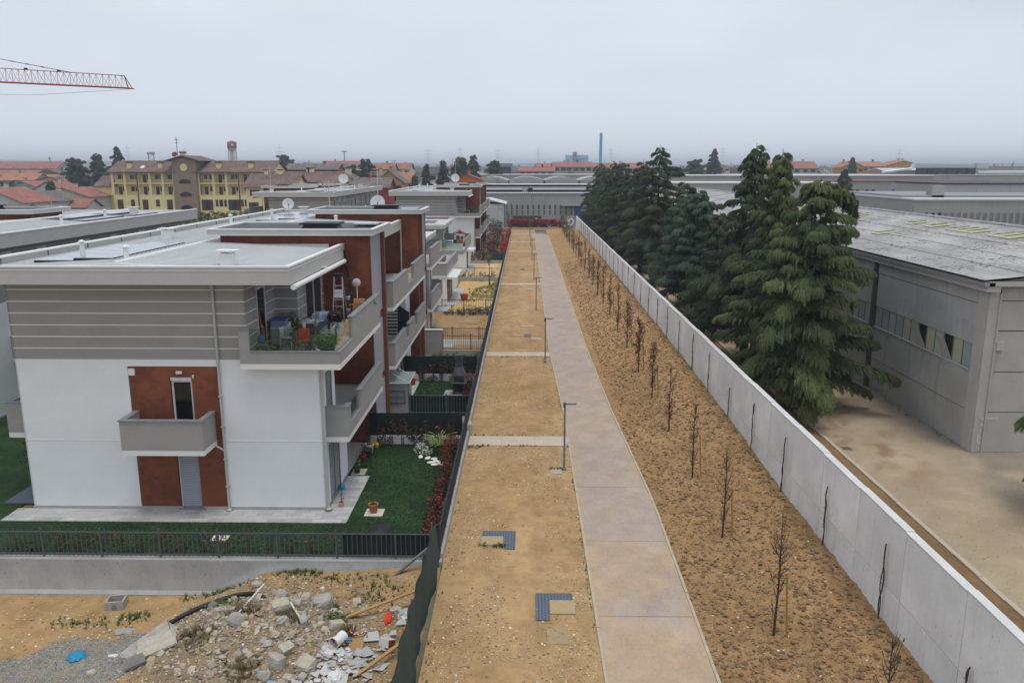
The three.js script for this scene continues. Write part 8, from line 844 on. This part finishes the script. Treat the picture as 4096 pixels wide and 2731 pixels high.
// storage boxes against the loggia wall
const boxClear = phy({ color: 0xc3c9cc, roughness: 0.35, transmission: 0.45, thickness: 0 });
[[0, 0.42, 'lowest clear plastic storage box of the stack by the striped wall'], [0.44, 0.32, 'middle clear storage box of the stack by the striped wall'], [0.78, 0.26, 'top storage box with a blue lid in the stack']].forEach(([y, h, l], i) => { const o = thing('storage_box', l, 'storage box', [-9.85, FY + y, -31.45], 0.1, 'stacked storage boxes'); mesh('tub', [B(-0.28, 0, -0.36, 0.28, 0.02, 0.36), B(-0.28, 0.02, -0.36, -0.265, h, 0.36), B(0.265, 0.02, -0.36, 0.28, h, 0.36), B(-0.265, 0.02, -0.36, 0.265, h, -0.345), B(-0.265, 0.02, 0.345, 0.265, h, 0.36)], i === 2 ? phy({ color: 0x8f98b8, roughness: 0.35, transmission: 0.35, thickness: 0 }) : boxClear, o); mesh('contents', B(-0.22, 0.03, -0.3, 0.22, h * 0.7, 0.3), flat([0xa8acb0, 0x9a9ea4, 0x7a80a0][i], 0.8), o); mesh('lid', RB(-0.3, h, -0.38, 0.3, h + 0.03, 0.38, 0.01), i === 2 ? flat(0x24408a, 0.5) : flat(0xb4b8ba, 0.5), o); });
{ const o = thing('plant_shelf', 'low black shelf of pots against the back striped wall of the terrace', 'shelf', [-9.8, FY, -32.2]); mesh('board', B(-0.45, 0.62, -0.18, 0.5, 0.66, 0.18), M.black, o); mesh('board', B(-0.45, 0.2, -0.18, 0.5, 0.23, 0.18), M.black, o); for (const x of [-0.43, 0.46]) mesh('upright', B(x, 0, -0.16, x + 0.03, 0.95, 0.16), M.black, o); }
pot('terracotta pot with succulents on the black shelf', -9.95, -32.2, 0.15, 0.16, M.terracotta, { y: FY + 0.66, plant: 'bush', pn: 60, pH: 0.25, pw: 0.16, seed: 21, cols: [0x6d7a3a, 0x8a8f4a] });
pot('dark pot with twiggy plant on the black shelf', -9.55, -32.2, 0.14, 0.14, M.black, { y: FY + 0.66, plant: 'bush', pn: 90, pH: 0.4, pw: 0.22, seed: 22, cols: [0x2c2a26, 0x3a3832] });
tag(mesh('brown_carton', RB(-10.15, FY + 0.23, -32.35, -9.9, FY + 0.45, -32.05, 0.01), flat(0x8f6a44, 0.9)), 'brown carton on the lower board of the black shelf', 'carton');
pot('pot with a reddish succulent beside the sliding door', -9.1, -32.7, 0.16, 0.5, M.terracotta, { y: FY, plant: 'bush', pn: 70, pH: 0.4, pw: 0.22, seed: 23, cols: [0x6d6a45, 0x8a5a3a] });
{ const o = thing('climbing_trellis', 'dead climber twisted round a stick by the sliding door', 'climber', [-9.05, FY, -33.6]); const r = rngOf(24); for (let k = 0; k < 3; k++) mesh('stem', tube(Array.from({ length: 9 }, (_, i) => [0.08 * Math.sin(i * 1.6 + k * 2) - 0.02 * i, 0.28 * i, 0.08 * Math.cos(i * 1.6 + k * 2)]), 0.022, 40, 5), M.twig, o); mesh('pot', lathe([[0, 0], [0.14, 0], [0.18, 0.3], [0, 0.3]], 14), M.black, o); }
{ const o = thing('step_ladder', 'tall aluminium step ladder standing at the rear of the terrace', 'ladder', [-7.98, FY, -33.9]), al = flat(0xb4b8bb, 0.35, { metalness: 0.7 }); for (const s of [-1, 1]) { mesh('front_rail', bar([s * 0.26, 0, 0.35], [s * 0.17, 2.5, 0], 0.025), al, o); mesh('rear_rail', bar([s * 0.26, 0, -0.55], [s * 0.17, 2.4, -0.05], 0.02), al, o); } for (let i = 1; i < 8; i++) { const t = i / 8.5; mesh('step', B(-0.26 + 0.09 * t, 2.5 * t - 0.015, 0.35 * (1 - t) - 0.04, 0.26 - 0.09 * t, 2.5 * t + 0.015, 0.35 * (1 - t) + 0.06), al, o); } mesh('top_tray', RB(-0.22, 2.46, -0.12, 0.22, 2.58, 0.14, 0.03), M.black, o); mesh('label_plate', B(-0.19, 1.55, 0.14, 0.19, 1.9, 0.16), flat(0xc9cdd0, 0.5), o); }
{ const o = thing('clothes_airer', 'clothes airer heaped with white-blue and black laundry', 'clothes airer', [-8.35, FY, -33.1], 0.2); for (const s of [-0.5, 0.5]) mesh('leg', [bar([s, 0, -0.3], [s, 0.95, 0.2], 0.014), bar([s, 0, 0.3], [s, 0.95, -0.2], 0.014)], M.frame, o); for (let i = 0; i < 6; i++) mesh('rail', bar([-0.55, 0.95, -0.3 + i * 0.12], [0.55, 0.95, -0.3 + i * 0.12], 0.008), M.frame, o);
  const drape = (x0, x1, m, seed, name) => { const g = new THREE.PlaneGeometry(x1 - x0, 1.5, 14, 22), p = g.attributes.position; for (let i = 0; i < p.count; i++) { const t = p.getY(i), x = p.getX(i); const a = t * 2.3; p.setXYZ(i, x + 0.05 * Math.sin(t * 6 + seed), 1.02 - 0.55 * Math.max(0, Math.abs(t) - 0.18) * 1.25 + 0.05 * fbm(x * 5 + seed, t * 5, 3), clamp(t * 2.2, -0.38, 0.38) * (0.9 + 0.15 * Math.sin(x * 16 + seed)) + 0.04 * Math.sin(x * 22 + seed)); } g.translate((x0 + x1) / 2, 0, 0); g.computeVertexNormals(); mesh(name, g, m, o); }; drape(-0.55, 0.05, std({ map: grainTex(0xb9c2d8, 0x7c8cb8, 0.5, { gr: 6, seed: 25, coarse: 6 }), side: THREE.DoubleSide }), 2, 'sheet'); drape(0.05, 0.62, flat(0x121316, 0.95, { side: THREE.DoubleSide }), 5, 'blanket'); }
tag(mesh('white_cloth', (() => { const g = new THREE.IcosahedronGeometry(0.26, 3), p = g.attributes.position; for (let i = 0; i < p.count; i++) { const q = 0.7 + 0.6 * fbm(p.getX(i) * 7, p.getZ(i) * 7 + p.getY(i) * 5, 3); p.setXYZ(i, p.getX(i) * q * 1.3, p.getY(i) * q * 0.5, p.getZ(i) * q); } g.computeVertexNormals(); g.translate(-8.85, FY + 0.78, -32.3); return g; })(), flat(0xc4c2d2, 0.9)), 'crumpled lilac-white cloth on the far end of the table', 'cloth');
{ const o = thing('suitcase', 'yellow ribbed suitcase standing near the terrace parapet', 'suitcase', [-7.5, FY, -33.7], 0.2), m = flat(0xc9a81c, 0.45); mesh('shell', RB(-0.2, 0.05, -0.14, 0.2, 0.62, 0.14, 0.05), m, o); for (let i = 0; i < 5; i++) mesh('rib', RB(-0.205, 0.12 + i * 0.1, -0.145, 0.205, 0.15 + i * 0.1, 0.145, 0.01), m, o); mesh('handle', tube([[-0.1, 0.6, 0], [-0.08, 0.72, 0], [0.08, 0.72, 0], [0.1, 0.6, 0]], 0.014, 10), M.black, o); for (const s of [-1, 1]) mesh('wheel', new THREE.CylinderGeometry(0.03, 0.03, 0.03, 10).rotateZ(1.57).translate(s * 0.15, 0.03, 0), M.black, o); }
{ const o = thing('side_stand', 'dark stand carrying the cardboard box at the terrace rear', 'stand', [-7.35, FY, -34.9]); mesh('top', RB(-0.3, 0.66, -0.25, 0.3, 0.7, 0.25, 0.01), M.black, o); for (const [a, b] of [[-1, -1], [1, -1], [-1, 1], [1, 1]]) mesh('leg', bar([a * 0.26, 0, b * 0.2], [a * 0.26, 0.66, b * 0.2], 0.02), M.black, o); }
{ const o = thing('cardboard_box', 'open brown cardboard box on the dark stand', 'cardboard box', [-7.35, FY + 0.7, -34.9], 0.1), m = flat(0xa8794c, 0.9); mesh('side', [B(-0.25, 0, -0.2, -0.24, 0.4, 0.2), B(0.24, 0, -0.2, 0.25, 0.4, 0.2), B(-0.24, 0, 0.19, 0.24, 0.4, 0.2), B(-0.24, 0, -0.2, 0.24, 0.4, -0.19), B(-0.24, 0, -0.19, 0.24, 0.01, 0.19)], m, o); mesh('flap', beam([-0.25, 0.4, 0], [-0.45, 0.32, 0], 0.38, 0.01), m, o); mesh('flap', beam([0, 0.4, -0.2], [0, 0.6, -0.26], 0.48, 0.01), m, o); mesh('mark', new THREE.CircleGeometry(0.05, 14).translate(0.02, 0.12, 0.203), M.black, o); }
pot('slate pot with green fern behind the parapet', -7.1, -35.4, 0.24, 0.75, flat(0x1f4a3c, 0.6), { y: FY, plant: 'bush', pn: 120, pH: 0.45, pw: 0.38, seed: 26, cols: [0x3c6a2c, 0x4d7c36], ls: 0.16 });
{ const o = thing('satellite_dish', 'small white satellite dish on a pole at the terrace rear', 'satellite dish', [-7.55, FY, -35.6]); mesh('pole', bar([0, 0, 0], [0, 1.85, 0], 0.022), M.trim, o); mesh('foot', lathe([[0, 0], [0.2, 0], [0.2, 0.04], [0, 0.05]], 14), M.black, o); const g = lathe([[0, 0.05], [0.1, 0.04], [0.15, 0.012], [0.19, 0.0], [0.19, -0.01], [0, 0.035]], 22); g.rotateX(1.5); g.translate(0, 1.95, 0.05); mesh('reflector', g, flat(0xb9b5b0, 0.6), o); }
{ const o = thing('leaning_pole', 'long black steel section leaning against the corten tower', 'steel section', [-8.2, FY, -36.4]); mesh('section', beam([0.45, 0.05, 0.15], [-0.08, 3.3, -0.2], 0.1, 0.05), M.black, o); for (const t of [0.2, 0.4, 0.6, 0.8]) mesh('bolt', new THREE.CylinderGeometry(0.015, 0.015, 0.02, 8).rotateX(1.57).translate(lerp(0.45, -0.08, t), lerp(0.05, 3.3, t), lerp(0.15, -0.2, t) + 0.04), M.trim, o); }
{ const o = thing('plant_stand', 'narrow black plant stand with two white cactus pots', 'plant stand', [-7.75, FY, -34.6]); for (const s of [-1, 1]) mesh('upright', bar([s * 0.14, 0, 0], [s * 0.14, 1.75, 0], 0.015), M.black, o); for (const y of [0.75, 1.3]) mesh('tray', B(-0.16, y, -0.12, 0.16, y + 0.02, 0.12), M.black, o); }
[[1.32, 'upper'], [0.77, 'lower']].forEach(([y, l], i) => pot(`white cactus pot on the ${l} tray of the plant stand`, -7.75, -34.6, 0.1, 0.16, flat(0xcfcac2, 0.5), { y: FY + y, plant: 'bush', pn: 24, pH: 0.14, pw: 0.09, seed: 27 + i }));
crumpleBag(); function crumpleBag() { const g = new THREE.IcosahedronGeometry(0.2, 3), p = g.attributes.position; for (let i = 0; i < p.count; i++) { const q = 0.75 + 0.5 * fbm(p.getX(i) * 8 + 2, p.getZ(i) * 8 + p.getY(i) * 5, 3); p.setXYZ(i, p.getX(i) * q, p.getY(i) * q * 1.3, p.getZ(i) * q); } g.computeVertexNormals(); g.translate(-7.85, FY + 0.24, -33.2); tag(mesh('laundry_bag', g, flat(0x8fb4cc, 0.6)), 'light blue laundry bag at the foot of the ladder', 'bag'); }
// roof aerials
function dish(label, x, y, z, r, face) { const o = thing('satellite_dish', label, 'satellite dish', [x, y, z], face); mesh('mast', bar([0, 0, 0], [0, r * 1.7, 0], 0.035), M.pipe, o); const g = lathe([[0, r * 0.24], [r * 0.5, r * 0.18], [r, 0], [r, -0.015], [0, r * 0.21]], 26); g.rotateX(1.3 + Math.PI); g.translate(0, r * 1.5, r * 0.3); mesh('reflector', g, flat(0xc2c4c4, 0.55), o); mesh('feed_arm', bar([0, r * 0.75, r * 0.3], [0.02, r * 1.3, r * 1.1], 0.018), M.darkMetal, o); mesh('feed_horn', lathe([[0, 0], [0.05, 0], [0.05, 0.1], [0, 0.1]], 10, 0.02, r * 1.3, r * 1.1), M.black, o); return o; }
dish('large white satellite dish on the rear roof of the nearest block', -11.27, 9.6, -62, 0.55, 0.1); dish('small satellite dish low on the rear roof corner', -19.0, 9.5, -64.8, 0.45, 0.3); dish('satellite dish on the far villa block beside the orange house', -11.66, 10.3, -136, 0.7, 0.2); dish('satellite dish on the distant block before the yellow apartments', -33.5, 9.7, -150, 0.9, 0.3);
[['tv aerial mast above the large satellite dish', -11.35, 9.6, -62.6, 3.2], ['tv aerial on the distant block roof', -37, 9.7, -118, 3.6], ['tall thin aerial on the far villa block', -11.9, 10.2, -140, 4.6], ['tv aerial on the rear edge of the nearest block', -15.8, 9.6, -65.4, 2.4]].forEach(([l, x, y, z, h]) => { const o = thing('tv_aerial', l, 'aerial', [x, y, z]); mesh('mast', bar([0, 0, 0], [0, h, 0], 0.035), M.pipe, o); for (const [k, w] of [[0.96, 0.5], [0.9, 0.5], [0.8, 0.55], [0.74, 0.55]]) mesh('element', B(-w, h * k, -0.02, w, h * k + 0.035, 0.02), M.pipe, o); for (const s of [-0.5, 0.5]) mesh('end_bracket', B(s - 0.03, h * 0.74, -0.03, s + 0.03, h * 0.97, 0.03), flat(0xb8742c, 0.6), o); });
// furniture on the far block's terrace
gardenChair('dark chair on the far block terrace, left of the table', -9.3, -121.6, 1.4, 0x2a2d33); gardenChair('dark chair on the far block terrace, right of the table', -8.2, -121.8, -1.4, 0x2a2d33); kidTable('pale table between the dark chairs on the far terrace', -8.75, -121.7, 0xc9c9c4, 0.74).position.y = FY;
pot('bushy pot plant in the glazed corner of the far terrace', -7.4, -120.6, 0.3, 0.4, flat(0x7a5a44), { y: FY, plant: 'bush', pn: 160, pH: 0.7, pw: 0.45, seed: 31, ls: 0.2, cols: [0x5d5a34, 0x6a5038] });
// people
function person(label, pos, ry, { coat, legs, hair = 0x2c211a, skin = 0xb98a6c, h = 1.7, armL = [-0.2, 0.9, 0.06], armR = [0.2, 0.9, 0.06] } = {}) {
  const K = h / 1.75, bones = [[[0, 0.95, 0], [0, 1.25, 0.0], 0.145, 0.155], [[0, 1.25, 0], [0, 1.42, 0], 0.155, 0.1], [[-0.13, 1.4, 0], [0.13, 1.4, 0], 0.075, 0.075], [[0, 1.44, 0], [0, 1.55, 0.01], 0.055, 0.055], [[0, 1.6, 0.015], [0, 1.68, 0.005], 0.095, 0.09], [[0, 1.6, 0.1], [0, 1.585, 0.115], 0.018, 0.016], [[-0.095, 1.62, 0], [-0.1, 1.6, 0], 0.02, 0.018], [[0.095, 1.62, 0], [0.1, 1.6, 0], 0.02, 0.018]];
  for (const s of [-1, 1]) { bones.push([[s * 0.09, 0.95, 0], [s * 0.1, 0.5, 0.02], 0.1, 0.065], [[s * 0.1, 0.5, 0.02], [s * 0.1, 0.09, -0.02], 0.06, 0.042], [[s * 0.1, 0.05, -0.03], [s * 0.11, 0.035, 0.14], 0.048, 0.04]); const a = s < 0 ? armL : armR, e = [s * 0.24, 1.14, -0.03]; bones.push([[s * 0.18, 1.39, 0], e, 0.062, 0.05], [e, a, 0.048, 0.036]); const d = V(a[0] - e[0], a[1] - e[1], a[2] - e[2]).normalize(), p = V(...a).addScaledVector(d, 0.07); bones.push([a, p.toArray(), 0.038, 0.034]); for (let f = 0; f < 4; f++) { const o = (f - 1.5) * 0.02, l = [0.07, 0.085, 0.08, 0.06][f]; const q = p.clone().add(V(0, 0, o)); bones.push([q.toArray(), q.clone().addScaledVector(d, l).add(V(-s * 0.015, 0, 0)).toArray(), 0.011, 0.009]); } bones.push([[a[0], a[1], a[2] + 0.03], [a[0] - s * 0.01, a[1] - 0.05, a[2] + 0.07], 0.013, 0.01]); }
  const N = 92, mc = new MarchingCubes(N, new THREE.MeshStandardMaterial(), false, false, 200000); const S = 0.92; mc.isolation = 0; const f = mc.field; const BB = bones.map(([a, b, r0, r1]) => ({ a, d: [b[0] - a[0], b[1] - a[1], b[2] - a[2]], r0, r1, L: 0 })); BB.forEach(b => b.L = b.d[0] ** 2 + b.d[1] ** 2 + b.d[2] ** 2 + 1e-9);
  for (let k = 0; k < N; k++) for (let j = 0; j < N; j++) for (let i = 0; i < N; i++) { const x = ((i - N / 2) / (N / 2)) * S, y = ((j - N / 2) / (N / 2)) * S + 0.88, z = ((k - N / 2) / (N / 2)) * S; if (Math.abs(x) > 0.5 || Math.abs(z) > 0.5) { f[i + j * N + k * N * N] = -1; continue; } let m = 9; for (const b of BB) { const px = x - b.a[0], py = y - b.a[1], pz = z - b.a[2], t = clamp((px * b.d[0] + py * b.d[1] + pz * b.d[2]) / b.L); const dd = Math.hypot(px - b.d[0] * t, py - b.d[1] * t, pz - b.d[2] * t) - lerp(b.r0, b.r1, t), kk = 0.025; const hh = clamp(0.5 + 0.5 * (m - dd) / kk); m = lerp(m, dd, hh) - kk * hh * (1 - hh); } f[i + j * N + k * N * N] = -m; }
  mc.update(); const n = mc.count ?? 0, P = mc.positionArray.slice(0, n * 3), g = new THREE.BufferGeometry(), C = []; for (let i = 0; i < n; i++) { const x = P[i * 3] * S, y = P[i * 3 + 1] * S + 0.88, z = P[i * 3 + 2] * S; P[i * 3] = x * K; P[i * 3 + 1] = y * K; P[i * 3 + 2] = z * K; const hand = Math.abs(x) > 0.17 && Math.hypot(x - (x < 0 ? armL : armR)[0], y - (x < 0 ? armL : armR)[1], z - (x < 0 ? armL : armR)[2]) < 0.17 && y < Math.max(armL[1], armR[1]) + 0.01 && y < 0.92; const c = new THREE.Color(y > 1.46 ? skin : hand ? skin : y > 0.86 ? coat : y > 0.08 ? legs : 0x1c1c1e); C.push(c.r, c.g, c.b); } g.setAttribute('position', new THREE.Float32BufferAttribute(P, 3)); g.setAttribute('normal', new THREE.Float32BufferAttribute(mc.normalArray.slice(0, n * 3), 3)); g.setAttribute('color', new THREE.Float32BufferAttribute(C, 3));
  const o = thing('person', label, 'person', pos, ry); mesh('body', g, std({ vertexColors: true, roughness: 0.85 }), o); const hg = new THREE.SphereGeometry(0.102 * K, 18, 12, 0, 6.3, 0, 1.75); hg.scale(1, 1.05, 1.08); hg.rotateX(-0.45); hg.translate(0, 1.665 * K, -0.012 * K); mesh('hair', hg, flat(hair, 0.9), o); return o;
}
person('person in a dark grey jacket standing in a far garden behind the railing', [-3.95, 0, -142.5], 0.4, { coat: 0x33363c, legs: 0x4a5670 });
person('person in a bright pink top standing at a far first-floor balcony parapet', [-7.3, 2.92, -147], 1.2, { coat: 0xb8326a, legs: 0x2a2d3a, h: 1.6, armL: [-0.26, 1.05, 0.18], armR: [0.26, 1.05, 0.18] });
renderer.render(scene, camera);
